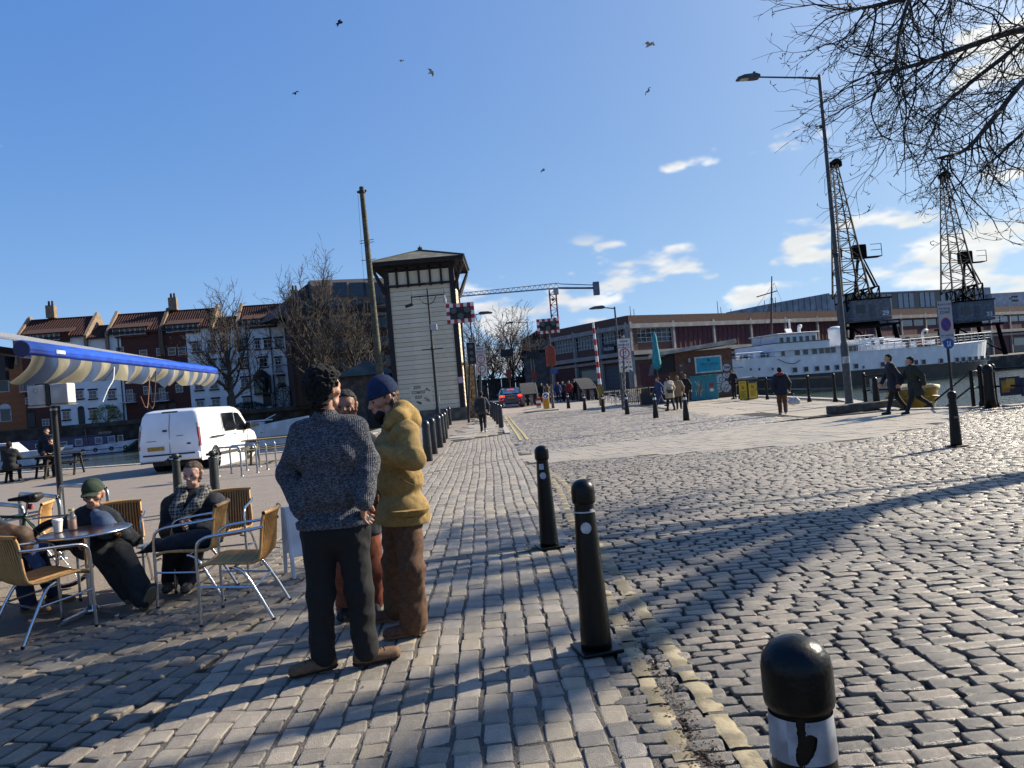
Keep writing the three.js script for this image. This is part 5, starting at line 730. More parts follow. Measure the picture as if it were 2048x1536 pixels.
{ // CCTV mast before the tower
  const b = gp(876, 834), s = 47 / FPX, t = thing('camera_mast', 'ornate black mast carrying two cameras on a cross arm before the tower', 'camera mast', at(877, 838, 47).setY(0)), top = at(856, 580, 47).y; part('shaft', [lathe([[0, 0], [0.16, 0], [0.15, 0.9], [0.09, 1.1], [0.085, 4.5], [0.11, 4.6], [0.11, 4.7], [0.07, 4.8], [0.055, top], [0.02, top + 0.2], [0, top + 0.5]], 14)], ironBlack, t);
  part('ladder_bar', [rod([-0.65, 4.62, 0], [0.65, 4.62, 0], 0.035)], ironBlack, t); part('cross_arm', [rod([-1.05, top - 0.35, 0], [1.05, top - 0.35, 0], 0.04), tube([[0, top - 0.9, 0], [0.3, top - 0.75, 0], [0.5, top - 0.4, 0]], 0.025, 12, 6), tube([[0, top - 0.9, 0], [-0.3, top - 0.75, 0], [-0.5, top - 0.4, 0]], 0.025, 12, 6), rod([-1, top - 0.4, 0], [-1, top + 0.15, 0], 0.02, 0.008), rod([1, top - 0.4, 0], [1, top + 0.15, 0], 0.02, 0.008)], ironBlack, t);
  part('bullet_camera', [rod([-1, top - 0.35, 0], [-1, top - 0.75, 0], 0.04), rbox(0.5, 0.18, 0.2, 0.03, -1.18, top - 0.85, 0.05, 0, 0.2, 0.25)], black, t); part('dome_camera', [rod([1, top - 0.35, 0], [1, top - 0.6, 0], 0.05), rod([1, top - 0.82, 0], [1, top - 0.6, 0], 0.11, 0.11, 14), ball(0.1, 1, top - 0.84, 0)], M('#a9adb0', 0.4), t); part('junction_box', [rbox(0.4, 0.36, 0.25, 0.03, 0.2, top - 2.3, 0.05)], M('#9ea2a4', 0.5), t); part('shaft_notice', rbox(0.12, 0.5, 0.05, 0.01, 0.12, 1.5, 0.1), M('#a3a29b', 0.6), t);
}
{ // tall weathered timber mast
  const b = at(771, 862, 44).setY(0), tp = at(723, 374, 44), t = thing('timber_mast', 'tall weathered timber mast rising left of the tower', 'mast', b), e = tp.clone().sub(b), wood = S('#3a3a2c', '#5d5b48', 0.85, 'wood', 0.6, 0.01);
  part('spar', rod([0, 0, 0], e, 0.23, 0.14, 16), wood, t); part('iron_band', [rod(e.clone().multiplyScalar(0.975), e.clone().multiplyScalar(0.985), 0.2, 0.2, 12)], ironBlack, t); part('head_cleat', [bar(e.clone().multiplyScalar(0.98).add(V(-0.28, 0, 0)), e.clone().multiplyScalar(0.98).add(V(0.26, 0.05, 0)), 0.12, 0.1)], ironBlack, t);
  for (const k of [0.54, 0.62, 0.7, 0.77, 0.78]) { const p = e.clone().multiplyScalar(k); part('step_iron', [rod(p.clone().add(V(-0.42, 0, 0)), p.clone().add(V(0.4, 0.03, 0)), 0.018)], ironBlack, t); } part('stay_wire', [rod(e.clone().multiplyScalar(0.97).add(V(-0.25, 0, 0)), e.clone().multiplyScalar(0.53).add(V(-0.42, 0, 0)), 0.008)], ironBlack, t);
}
{ // striped barrier arm, raised
  const b = at(1203, 800, 50).setY(0.2), tp = at(1186, 645, 50), t = thing('barrier_arm', 'raised red and white striped barrier arm with yellow foot', 'barrier', b), e = tp.clone().sub(b); const n = 13; for (let k = 0; k < n; k++) part('stripe', rod(e.clone().multiplyScalar(0.12 + 0.88 * k / n), e.clone().multiplyScalar(0.12 + 0.88 * (k + 1) / n), lerp(0.13, 0.07, k / n), lerp(0.13, 0.07, (k + 1) / n), 10), k % 2 ? redM : whiteM, t); part('pivot_post', [box(0.3, 1.3, 0.36, 0, 0.65, 0)], S('#6e5d1c', '#8d7828', 0.6, 'patch', 2), t);
}
{ // keep-left beacon, striped post and island
  const c = at(1093, 812, 53), t = thing('keep_left_beacon', 'yellow keep-left beacon with blue arrow on a traffic island', 'traffic beacon', [c.x, 0.12, c.z]), g = part('beacon_body', rbox(0.44, 1.1, 0.2, 0.09, 0, 0.66, 0), S('#b07a14', '#c9901f', 0.45, 'patch', 2), t); print('blue_roundel', 0.36, 0.36, canvasTex(128, 128, (x) => { x.fillStyle = '#d8d8d4'; x.fillRect(0, 0, 128, 128); x.fillStyle = '#17408f'; x.beginPath(); x.arc(64, 64, 56, 0, 7); x.fill(); x.strokeStyle = '#fff'; x.lineWidth = 14; x.beginPath(); x.moveTo(92, 36); x.lineTo(46, 82); x.moveTo(40, 54); x.lineTo(40, 88); x.lineTo(76, 88); x.stroke(); }), g, 0, 1.0, 0.105);
  part('white_rim', [xf(new THREE.TorusGeometry(0.21, 0.02, 6, 20, Math.PI), 0, 1.0, 0.07)], whiteM, t); const isl = thing('traffic_island', 'low kerbed traffic island under the keep-left beacon', 'traffic island', [c.x - 0.4, 0, c.z]); part('kerb', slab([[-1.1, 0.5], [1.2, 0.5], [1.3, -0.3], [1.0, -3], [-1.0, -3], [-1.2, -0.3]], 0.14, 0.14, 0.01), S('#6e6a63', '#8c877f', 0.8, 'speck', 2), isl);
  const p = at(1077, 806, 55), st = thing('striped_post', 'short red and white striped post beside the keep-left beacon', 'post', [p.x, 0.05, p.z]); for (let k = 0; k < 5; k++) part('stripe', rbox(0.34, 0.19, 0.16, 0.01, 0, 0.1 + k * 0.19, 0), k % 2 ? whiteM : redM, st);
}
{ // controlled parking sign on its pole
  const b = at(1908, 825, 21.8).setY(0), c = at(1891, 645, 21.8), t = thing('parking_zone_sign', 'tall restricted zone sign with red and blue roundel on a dark pole', 'sign', b), x = c.x - b.x; part('pole', rod([0, 0, 0], [0.02, c.y + 0.55, -0.04], 0.038, 0.038, 12), ironBlack, t); const pl = part('plate', rbox(0.42, 1.22, 0.025, 0.02, x, c.y, 0), lampGrey, t);
  print('printed_face', 0.4, 1.2, canvasTex(128, 384, (k) => { k.fillStyle = '#9fa2a8'; k.fillRect(0, 0, 128, 384); k.fillStyle = '#23252b'; k.textAlign = 'center'; k.font = 'bold 24px sans-serif'; k.fillText('Restricted', 64, 34); k.font = 'bold 27px sans-serif'; k.fillText('Parking', 64, 74); k.font = 'bold 36px sans-serif'; k.fillText('ZONE', 64, 112); k.beginPath(); k.ellipse(64, 210, 46, 62, 0, 0, 7); k.fillStyle = '#8c2a3c'; k.fill(); k.beginPath(); k.ellipse(64, 210, 36, 50, 0, 0, 7); k.fillStyle = '#233a86'; k.fill(); k.strokeStyle = '#8c2a3c'; k.lineWidth = 11; k.beginPath(); k.moveTo(38, 172); k.lineTo(90, 248); k.stroke(); k.fillStyle = '#23252b'; k.font = 'bold 21px sans-serif'; k.fillText('No loading', 64, 316); k.fillStyle = '#b9bbbf'; k.fillRect(0, 338, 128, 46); k.fillStyle = '#23252b'; k.font = 'bold 20px sans-serif'; k.fillText('At any time', 64, 368); }), pl, x, c.y, 0.016);
  const r = at(1900, 687, 21.7); const rd = part('blue_roundel', rod([r.x - b.x, r.y, 0.02], [r.x - b.x, r.y, 0.04], 0.15, 0.15, 28), S('#1b4680', '#245593', 0.45, 'patch', 3), t); print('white_figures', 0.17, 0.19, canvasTex(64, 64, (k) => { k.fillStyle = '#1f4d89'; k.fillRect(0, 0, 64, 64); k.strokeStyle = '#d5dade'; k.lineWidth = 5; k.beginPath(); k.arc(20, 14, 5, 0, 7); k.moveTo(20, 22); k.lineTo(20, 40); k.lineTo(14, 58); k.moveTo(20, 40); k.lineTo(26, 58); k.arc(46, 18, 4, 0, 7); k.moveTo(46, 26); k.lineTo(46, 42); k.lineTo(42, 58); k.moveTo(46, 42); k.lineTo(51, 58); k.stroke(); }), rd, r.x - b.x, r.y, 0.046);
}

// ================================================================ the timber tower by the bridge
{
  const D = 52, s = D / FPX, L = at(771, 790, D).x + 0.55, Rr = L + 4.75, zF = -D, t = thing('timber_tower', 'tall cream weatherboarded tower with dark posts and pyramid roof', 'tower', [(L + Rr) / 2, 0, zF - 2.4]);
  const w = 4.75, dp = 4.8, top = 10.9, cream = [S('#ccbfa2', '#dbcfb4', 0.8, 'patch', 0.4, 0.002), S('#d0c4a8', '#ded3b9', 0.8, 'patch', 0.45, 0.002), S('#c6b99c', '#d5c9ae', 0.8, 'patch', 0.5, 0.002)], dark = S('#140f12', '#251c20', 0.7, 'wood', 0.6, 0.004), lead = S('#3e4136', '#56574a', 0.8, 'patch', 0.5, 0.01);
  part('core', box(w - 0.3, top, dp - 0.3, 0, top / 2, 0), dark, t); part('plinth', box(w + 0.35, 0.85, dp + 0.35, 0, 0.42, 0), S('#4c4a43', '#67645b', 0.9, 'patch', 0.7, 0.02), t);
  const n = 27, y0 = 0.86, bh = (top - 1.55 - y0) / n, front = part('front_boarding', box(w - 0.5, top - 1.6 - y0, 0.04, 0, (top - 1.55 + y0) / 2, dp / 2 - 0.16), dark, t), sideB = part('side_boarding', box(0.04, top - 1.6 - y0, dp - 0.5, w / 2 - 0.16, (top - 1.55 + y0) / 2, 0), dark, t);
  const bg = ready(prism([[-(w - 0.42) / 2, -bh / 2], [(w - 0.42) / 2, -bh / 2], [(w - 0.42) / 2, bh / 2 - 0.022], [-(w - 0.42) / 2, bh / 2 - 0.022]], 0.03)), sg = ready(box(0.03, bh - 0.022, dp - 0.42));
  for (let k = 0; k < n; k++) { const y = y0 + (k + 0.5) * bh, m = part('board', bg, cream[k * 7 % 3], front); m.position.set(0, y, dp / 2 - 0.1); m.rotation.x = -0.07; const q = part('board', sg, cream[k * 5 % 3], sideB); q.position.set(w / 2 - 0.1, y, 0); q.rotation.z = 0.07; }
  for (const [x, z] of [[-1, 1], [1, 1], [1, -1], [-1, -1]]) { part('corner_post', box(0.34, top - 0.85, 0.34, x * (w / 2 - 0.16), 0.85 + (top - 0.85) / 2, z * (dp / 2 - 0.16)), dark, t); }
  part('head_beam', [box(w + 0.08, 0.3, 0.2, 0, top - 0.28, dp / 2 - 0.02), box(w + 0.08, 0.12, 0.14, 0, top - 1.5, dp / 2 - 0.04), box(0.2, 0.3, dp, w / 2, top - 0.28, 0)], dark, t);
  for (let k = 0; k < 6; k++) part('frieze_panel', box(0.6, 0.86, 0.05, -1.88 + k * 0.752, top - 0.98, dp / 2 - 0.09), cream[k % 3], t);
  for (let k = 0; k < 5; k++) part('bracket', [box(0.13, 1.35, 0.16, -1.5 + k * 0.752, top - 0.95, dp / 2 - 0.0), box(0.13, 0.16, 0.34, -1.5 + k * 0.752, top - 1.5, dp / 2 + 0.06)], dark, t);
  for (const x of [-1, 1]) for (const z of [-1, 1]) part('eaves_strut', [bar([x * w / 2, top - 2.0, z * dp / 2], [x * (w / 2 + 0.62), top - 0.25, z * (dp / 2 + 0.62)], 0.16), bar([x * w / 2, top - 1.7, z * (dp / 2 - 0.1)], [x * (w / 2 + 0.7), top - 0.2, z * (dp / 2 - 0.1)], 0.14)], dark, t);
  part('eaves', [box(w + 1.5, 0.2, dp + 1.5, 0, top - 0.06, 0), box(w + 1.62, 0.09, dp + 1.62, 0, top + 0.06, 0)], dark, t);
  const rf = part('roof', xf(new THREE.ConeGeometry((w + 1.7) / Math.SQRT2, 1.15, 4, 1), 0, top + 0.68, 0, 0, Math.PI / 4, 0, [1, 1, (dp + 1.7) / (w + 1.7)]), lead, t); part('finial', [box(0.3, 0.3, 0.3, 0, top + 1.3, 0), rod([0, top + 1.4, 0], [0, top + 1.62, 0], 0.1, 0.02, 8)], lead, rf);
  for (const [x, z] of [[-1, 1], [1, 1], [1, -1], [-1, -1]]) part('hip_roll', bar([x * (w / 2 + 0.84), top + 0.13, z * (dp / 2 + 0.84)], [0, top + 1.28, 0], 0.1), lead, rf);
  // graffiti panel and notice
  const gf = canvasTex(512, 512, (c) => { c.fillStyle = '#d3c6aa'; c.fillRect(0, 0, 512, 512); for (let k = 0; k < 5; k++) { c.strokeStyle = '#57503f'; c.lineWidth = 3; c.beginPath(); c.moveTo(0, k * 110 + 30); c.lineTo(512, k * 110 + 30); c.stroke(); } c.strokeStyle = '#17161a'; c.lineWidth = 15; c.lineJoin = 'round'; const wr = (t, x, y, s) => { c.font = `italic bold ${s}px sans-serif`; c.lineWidth = 7; c.strokeText(t, x, y); }; wr('ZEN', 80, 90, 90); wr('COMOS', 30, 200, 88); wr('GSD', 90, 310, 90); c.lineWidth = 9; const sc = (x, y, r, q) => { c.beginPath(); for (let a = 0; a < 40; a++) { const f = r * (0.6 + 0.4 * Math.sin(a * q)); c.lineTo(x + Math.cos(a * 0.55) * f, y + Math.sin(a * 0.6) * f * 0.8); } c.stroke(); }; sc(190, 400, 60, 1.3); c.lineWidth = 6; sc(380, 340, 80, 0.9); c.lineWidth = 4; sc(410, 120, 60, 1.7); });
  print('graffiti_panel', 1.5, 1.55, gf, t, -0.52, 1.85, dp / 2 - 0.06); part('pink_notice', box(0.3, 0.42, 0.02, w / 2 - 0.16, 2.7, dp / 2 + 0.02), M('#b79aa8', 0.6), t);
  // small slated annexe against the left side
  const a = thing('tower_annexe', 'small dark stone annexe with a low slate roof beside the tower', 'annexe', [L - 1.9, 0, zF - 1.6]); part('wall', box(3.4, 3.6, 2.6, 0, 1.8, 0), S('#3b342f', '#574d44', 0.9, 'patch', 0.8, 0.02), a); part('roof', xf(new THREE.ConeGeometry(2.6, 1.1, 4, 1), 0, 4.15, 0, 0, Math.PI / 4, 0, [1.1, 1, 0.8]), lead, a); part('door', box(0.9, 2.1, 0.08, 0.4, 1.1, 1.32), dark, a); part('notice_board', box(0.55, 0.6, 0.05, 1.2, 1.9, 1.33), M('#7d7a72', 0.7), a);
  // rubble stone pier beside the footway
  const p = at(947, 828, 54), pr = thing('stone_pier', 'rough golden stone pier between the tower and the backpacker', 'pier', [p.x, 0, p.z]); R = mulberry(77); const st = [S('#6d5c42', '#8b7757', 0.9, 'patch', 1.5, 0.02), S('#5c4f3c', '#786850', 0.9, 'patch', 1.5, 0.02)]; for (let k = 0; k < 13; k++) for (let j = 0; j < 2; j++) part('stone', rbox(rr(0.36, 0.42), 0.27, rr(0.5, 0.6), 0.03, -0.2 + j * 0.4 + rr(-0.03, 0.03), 0.14 + k * 0.285, rr(-0.03, 0.03)), st[(k + j) % 2], pr); part('cap_stone', rbox(1.0, 0.2, 0.75, 0.03, 0, 3.85, 0), st[0], pr);
}

// ================================================================ kiosk, bin, railings by the moored ship
{
  const D = 51, c = at(1414, 798, D), W = 112 * D / FPX, t = thing('graffiti_kiosk', 'small brick kiosk with flat roof, teal sign and white graffiti', 'kiosk', [c.x, 0, c.z], -0.06), Hh = 3.25, d = 3;
  const brick = S('#4a3229', '#6e4d3e', 0.9, 'speck', 1.4, 0.006), dark = M('#0b0d11', 0.6);
  part('wall', box(W, Hh, d, 0, Hh / 2, -d / 2), brick, t);
  const rf = part('roof', xf(prism([[-W / 2 - 1.3, -0.12], [W / 2 + 0.25, 0.28], [W / 2 + 0.25, 0.5], [-W / 2 - 1.3, 0.08]], d + 0.8, 0.02), 0, Hh, -d / 2 + 0.1), S('#8b887f', '#a8a49a', 0.8, 'patch', 0.7, 0.01), t);
  part('dark_canopy', xf(prism([[-1.5, -0.9], [-1.3, -0.2], [-0.5, 0.3], [0.1, 0.42], [0.1, -0.75]], d * 0.9, 0.02), -W / 2, Hh - 0.45, -d / 2), dark, t);
  const sg = part('sign_frame', rbox(1.78, 1.1, 0.07, 0.02, 0.28, 2.28, 0.05), S('#b5b6ae', '#c9c9c1', 0.6, 'patch', 2), t);
  print('sign_face', 1.56, 0.9, canvasTex(512, 296, (x) => { x.fillStyle = '#1f8fa3'; x.fillRect(0, 0, 512, 296); x.fillStyle = '#10242a'; x.textAlign = 'center'; x.fillRect(240, 28, 18, 46); x.fillRect(262, 20, 26, 22); x.fillRect(262, 50, 34, 26); x.font = 'italic bold 76px serif'; x.fillText('The Cabin', 262, 166); x.font = '30px serif'; x.fillText('COFFEE & KITCHEN', 262, 208); x.font = '20px sans-serif'; x.fillText('HOT DRINKS  \u2022  CAKES  \u2022  SNACKS', 262, 262); }), sg, 0.28, 2.28, 0.09);
  print('white_graffiti', 2.1, 1.5, canvasTex(1024, 730, (x) => { x.fillStyle = '#5c4338'; x.fillRect(0, 0, 1024, 730); x.lineJoin = 'round'; const blob = (cx, cy, rx, ry) => { x.beginPath(); x.ellipse(cx, cy, rx, ry, 0, 0, 7); x.fillStyle = '#a9a9a8'; x.fill(); x.lineWidth = 22; x.strokeStyle = '#131215'; x.stroke(); x.beginPath(); x.ellipse(cx + 8, cy + 6, rx * 0.34, ry * 0.4, 0.3, 0, 7); x.lineWidth = 16; x.stroke(); }; blob(330, 240, 200, 190); blob(640, 250, 150, 190); blob(840, 120, 130, 120); blob(560, 530, 150, 150); blob(800, 500, 170, 190); blob(260, 560, 120, 120); x.lineWidth = 12; x.strokeStyle = '#131215'; for (let k = 0; k < 9; k++) { x.beginPath(); x.moveTo(90 + k * 100, 660); x.quadraticCurveTo(110 + k * 100, 420 + (k % 3) * 60, 170 + k * 96, 640 - (k % 2) * 90); x.stroke(); } }), t, W / 2 - 1.12, 0.98, 0.012);
  print('white_tag', 0.7, 0.85, canvasTex(256, 320, (x) => { x.fillStyle = '#5f463a'; x.fillRect(0, 0, 256, 320); x.beginPath(); x.ellipse(128, 180, 104, 100, 0, 0, 7); x.fillStyle = '#a5a5a4'; x.fill(); x.lineWidth = 16; x.strokeStyle = '#151416'; x.stroke(); x.font = 'italic bold 90px sans-serif'; x.lineWidth = 8; x.strokeText('Tee', 50, 205); }), t, W / 2 - 0.4, 2.02, 0.014);
  print('small_tags', 0.36, 0.9, canvasTex(128, 320, (x) => { x.fillStyle = '#5a4136'; x.fillRect(0, 0, 128, 320); x.fillStyle = '#a3a19b'; x.font = 'bold 56px sans-serif'; x.fillText('GC', 14, 90); x.fillText('V2', 22, 250); }), t, -W / 2 + 0.4, 2.1, 0.012);
  part('wall_lamp', [rbox(0.16, 0.28, 0.16, 0.05, -0.95, 2.65, 0.08)], M('#8f9190', 0.4), t);
  const teal = S('#1d6c78', '#2a818b', 0.6, 'patch', 2);
  for (const [u, w, l, art] of [[1398, 0.86, 'teal street cabinet with yellow sketched figures', 0], [1424, 0.78, 'teal street cabinet with a red face painted on it', 1]]) { const p = at(u, 799, 49.4), q = thing('street_cabinet', l, 'cabinet', [p.x, 0, p.z], -0.08, 'painted street cabinets'); const b = part('cabinet_body', rbox(w, 1.5, 0.5, 0.02, 0, 0.78, 0), teal, q); part('lid', rbox(w + 0.06, 0.06, 0.56, 0.02, 0, 1.55, 0), teal, q); part('plinth', box(w - 0.04, 0.06, 0.46, 0, 0.03, 0), black, q); print('painted_art', w * 0.9, 1.36, canvasTex(128, 208, (x) => { x.fillStyle = '#226f7a'; x.fillRect(0, 0, 128, 208); R = mulberry(9 + art); x.lineWidth = 5; if (!art) { for (let k = 0; k < 12; k++) { x.strokeStyle = ['#a08b3c', '#c2b48a', '#3a2d28', '#8a4a35'][k % 4]; x.beginPath(); x.moveTo(rr(10, 118), rr(20, 190)); x.quadraticCurveTo(rr(10, 118), rr(20, 190), rr(10, 118), rr(20, 190)); x.stroke(); } } else { x.fillStyle = '#8c2f2a'; x.fillRect(38, 60, 52, 44); x.fillStyle = '#15181b'; x.fillRect(44, 74, 14, 8); x.fillRect(70, 74, 14, 8); x.fillStyle = '#c9c3ae'; x.beginPath(); x.ellipse(64, 130, 26, 16, 0, 0, 7); x.fill(); } }), b, 0, 0.78, 0.256); }
  const u = at(1319, 790, 50), um = thing('closed_parasol', 'closed teal parasol standing beside the dark kiosk canopy', 'parasol', [u.x, 0, u.z]); part('pole', rod([0, 0, 0], [0, 4.75, 0], 0.04), lampGrey, um); part('folded_canopy', lathe([[0.05, 2.2], [0.26, 2.35], [0.3, 2.6], [0.2, 3.6], [0.13, 4.4], [0.03, 4.7], [0, 4.72]], 9), S('#1d7480', '#2b8f9a', 0.8, 'patch', 1.5, 0.02), um); part('base', rod([0, 0, 0], [0, 0.12, 0], 0.4, 0.36, 20), black, um);
  // seats and planter hints under the canopy
  const b = at(1303, 806, 50), bq = thing('black_planter', 'low black planter beside the parasol foot', 'planter', [b.x, 0, b.z]); part('tub', rbox(1.4, 0.75, 0.6, 0.03, 0, 0.38, 0), black, bq); part('soil', box(1.3, 0.03, 0.5, 0, 0.75, 0), soil, bq);
}
{ // yellow and black litter bin
  const D = 42.6, p = at(1498, 799, D), t = thing('litter_bin', 'boxy yellow and black litter bin on the quay', 'litter bin', [p.x, 0, p.z], 0.45), y = S('#a58d10', '#bda31c', 0.55, 'patch', 2);
  part('body', rbox(0.72, 1.1, 0.72, 0.04, 0, 0.58, 0), black, t); part('top', xf(prism([[-0.38, 0], [0.38, 0], [0.38, 0.06], [0.1, 0.16], [-0.38, 0.1]], 0.78, 0.01), 0, 1.13, 0), S('#4a5259', '#666f76', 0.4, 'patch', 2), t);
  const tex = canvasTex(128, 192, (x) => { x.fillStyle = '#b59b14'; x.fillRect(0, 0, 128, 192); x.fillStyle = '#6d5c10'; x.fillRect(20, 16, 88, 8); x.fillStyle = '#a33420'; x.fillRect(44, 52, 20, 34); x.fillStyle = '#2a2412'; x.fillRect(70, 58, 12, 30); x.fillRect(50, 46, 8, 8); for (let k = 0; k < 5; k++) x.fillRect(24, 112 + k * 13, 80 - (k % 2) * 24, 5); });
  for (const [a, x, z] of [[0, 0, 0.365], [Math.PI / 2, 0.365, 0], [-Math.PI / 2, -0.365, 0]]) { const m = print('yellow_panel', 0.6, 0.98, tex, t, x, 0.58, z); m.rotation.y = a; } part('chute', box(0.5, 0.16, 0.06, 0, 1.0, 0.36), M('#2b2f33', 0.4), t);
}
{ // quay railings with two tubes, post by post
  const rail = (pts, label, lift = 0, hgt = 1.05) => { const o = thing('quay_railing', label, 'railing', [pts[0].x, lift, pts[0].z], 0, 'railings on the harbour edge'), q = pts.map((p) => p.clone().sub(pts[0]).setY(0)); q.forEach((p) => part('post', [lathe([[0, 0], [0.1, 0], [0.09, 0.12], [0.065, 0.2], [0.06, hgt * 0.5], [0.085, hgt * 0.53], [0.06, hgt * 0.57], [0.055, hgt], [0.075, hgt + 0.04], [0.05, hgt + 0.12], [0, hgt + 0.14]], 12).translate(p.x, 0, p.z)], bollardPaint, o)); for (let i = 0; i + 1 < q.length; i++) for (const y of [hgt * 0.54, hgt]) part('rail_tube', rod(q[i].clone().setY(y), q[i + 1].clone().setY(y), 0.028), bollardPaint, o); return o; };
  rail([gp(1480, 798), gp(1535, 799), gp(1619, 804), gp(1671, 804)].map((p, i) => p), 'iron railing between the litter bin and the tall lamp');
  rail([at(1732, 812, 26.2), at(1790, 812, 25.4)].map((p) => p.setY(0)), 'short railing with a graffiti board beside the tall lamp');
  const gb = at(1760, 771, 25.9), bd = thing('graffiti_board', 'pale graffiti board fixed to the short quay railing', 'board', [gb.x, 0, gb.z], 0.35); part('panel', rbox(0.85, 0.5, 0.02, 0.005, 0, gb.y, 0), M('#8f8d84', 0.7), bd); print('scrawl', 0.83, 0.48, canvasTex(256, 148, (x) => { x.fillStyle = '#9a978d'; x.fillRect(0, 0, 256, 148); x.strokeStyle = '#26272c'; x.lineWidth = 8; for (let k = 0; k < 8; k++) { x.beginPath(); x.moveTo(20 + k * 28, 110); x.bezierCurveTo(10 + k * 30, 20, 60 + k * 26, 30, 40 + k * 27, 90); x.stroke(); } }), bd, 0, gb.y, 0.014);
  const kb = at(1755, 822, 24.6).setY(0), k1 = thing('quay_post', 'stubby black post beside the walking couple', 'post', kb); part('shaft', lathe([[0, 0], [0.12, 0], [0.1, 0.5], [0.08, 0.9], [0.09, 0.94], [0.06, 1.02], [0, 1.04]], 14), bollardPaint, k1);
  // low concrete upstand with weeds round the lamp
  const l = thing('low_upstand', 'low dark concrete upstand with weeds at the lamp foot', 'upstand', gp(1735, 822)); part('block', xf(rbox(2.5, 0.26, 0.5, 0.03), 0, 0.13, -0.3, 0, 0.35, 0), S('#3a3833', '#57534b', 0.95, 'patch', 1, 0.02), l);
  // stair rails going down to the water
  const a = at(1948, 815, 21.6).setY(0), st = thing('stair_handrail', 'sloping handrail of the water steps beside the parking sign', 'handrail', a), f = at(1872, 822, 23.5).sub(a); f.y = -0.35; part('post', rod([0, 0, 0], [0, 1.05, 0], 0.055, 0.05, 10), bollardPaint, st); for (const y of [0.6, 1.02]) part('sloping_tube', rod([0, y, 0], [f.x, f.y + y - 0.5, f.z], 0.028), bollardPaint, st); part('loop', tube([[0, 1.0, 0], [0.2, 1.0, -0.05], [0.26, 0.85, -0.06], [0.26, 0.65, -0.06], [0.2, 0.56, -0.05], [0, 0.56, 0]], 0.028, 20, 8), bollardPaint, st); part('short_post', rod([f.x * 0.55, f.y - 0.2, f.z * 0.55], [f.x * 0.55, f.y * 0.55 + 0.3, f.z * 0.55], 0.03), bollardPaint, st);
  rail([at(1966, 814, 21.4), at(1992, 816, 21.0), at(2060, 815, 20.2), at(2180, 815, 19.6)].map((p) => p.setY(0)), 'railing with coloured panels running out of the picture');
  for (const [u, c, l2] of [[2020, ['#8a6414', '#1b2140', '#a88a3c'], 'dark panel with a yellow map on the waterside railing'], [2062, ['#232a5c', '#1a2046', '#39407a'], 'blue panel at the picture edge on the waterside railing']]) { const p = at(u, 772, 20.6), o = thing('information_panel', l2, 'panel', [p.x, 0, p.z], -0.1); part('backing', rbox(0.52, 0.5, 0.025, 0.006, 0, p.y, 0), M('#14172a', 0.6), o); print('printed_face', 0.5, 0.48, canvasTex(128, 120, (x) => { x.fillStyle = c[1]; x.fillRect(0, 0, 128, 120); x.fillStyle = c[0]; x.fillRect(6, 20, 80, 80); x.fillStyle = c[2]; x.fillRect(14, 50, 66, 6); x.fillRect(14, 64, 50, 6); x.fillRect(40, 10, 56, 60); x.fillStyle = c[1]; x.fillRect(60, 80, 50, 24); }), o, 0, p.y, 0.016); }
  const so = at(1982, 818, 20.9).setY(0), sp = thing('thick_quay_post', 'thick black round-topped post among the waterside railings', 'post', so); part('shaft', lathe([[0, 0], [0.16, 0], [0.13, 0.3], [0.12, 0.95], [0.14, 1.0], [0.12, 1.12], [0.06, 1.18], [0, 1.19]], 18), bollardPaint, sp);
}
{ // dark railing with bicycles on the far side of the approach
  const A = at(1208, 800, 56), B = at(1300, 800, 54); A.y = B.y = 0; const o = thing('bridge_railing', 'dark upright-bar railing behind the bicycles by the bridge', 'railing', A), e = B.clone().sub(A), n = 24; for (let k = 0; k <= n; k++) part('upright', rod(e.clone().multiplyScalar(k / n), e.clone().multiplyScalar(k / n).setY(1.15), k % 6 ? 0.02 : 0.05), ironBlack, o); for (const y of [0.15, 1.12]) part('rail_tube', rod([0, y, 0], e.clone().setY(y), 0.03), ironBlack, o);
  const bikeG = 'bicycles locked by the bridge railing'; let b0 = null; [[1228, 801, 53.4, 'bicycle locked by the railing, closest to the barrier'], [1252, 801, 52.6, 'bicycle locked by the railing behind the stickered sign'], [1272, 802, 52, 'pale bicycle locked by the railing nearest the kiosk']].forEach(([u, v, d, l], i) => { const p = at(u, v, d).setY(0.02); if (b0) { dup(b0, p, 0.5 - i * 0.3, l, bikeG); return; } b0 = thing('locked_bicycle', l, 'bicycle', p, 0.5, bikeG); for (const x of [-0.5, 0.52]) part('wheel', xf(new THREE.TorusGeometry(0.32, 0.02, 6, 24), x, 0.34, 0), M('#9a9c9e', 0.4), b0); part('frame', [rod([0.52, 0.34, 0], [0.05, 0.3, 0], 0.018), rod([0.05, 0.3, 0], [0.2, 0.85, 0], 0.018), rod([0.05, 0.3, 0], [-0.36, 0.75, 0], 0.02), rod([0.18, 0.78, 0], [-0.38, 0.82, 0], 0.018), rod([-0.5, 0.34, 0], [-0.36, 0.95, 0], 0.018), rod([0.52, 0.34, 0], [0.18, 0.76, 0], 0.014)], M('#a4a7a9', 0.35), b0); part('saddle', rbox(0.26, 0.06, 0.14, 0.03, 0.2, 0.93, 0), black, b0); part('handlebar', rod([-0.38, 1.0, -0.28], [-0.38, 1.0, 0.28], 0.016), steel, b0); });
}

// ================================================================ buildings round the harbour
function onPlane(u, v, o, n) { const d = dirOf(u, v), e = V(0, EYE, 0); return e.addScaledVector(d, o.clone().sub(e).dot(n) / d.dot(n)); }
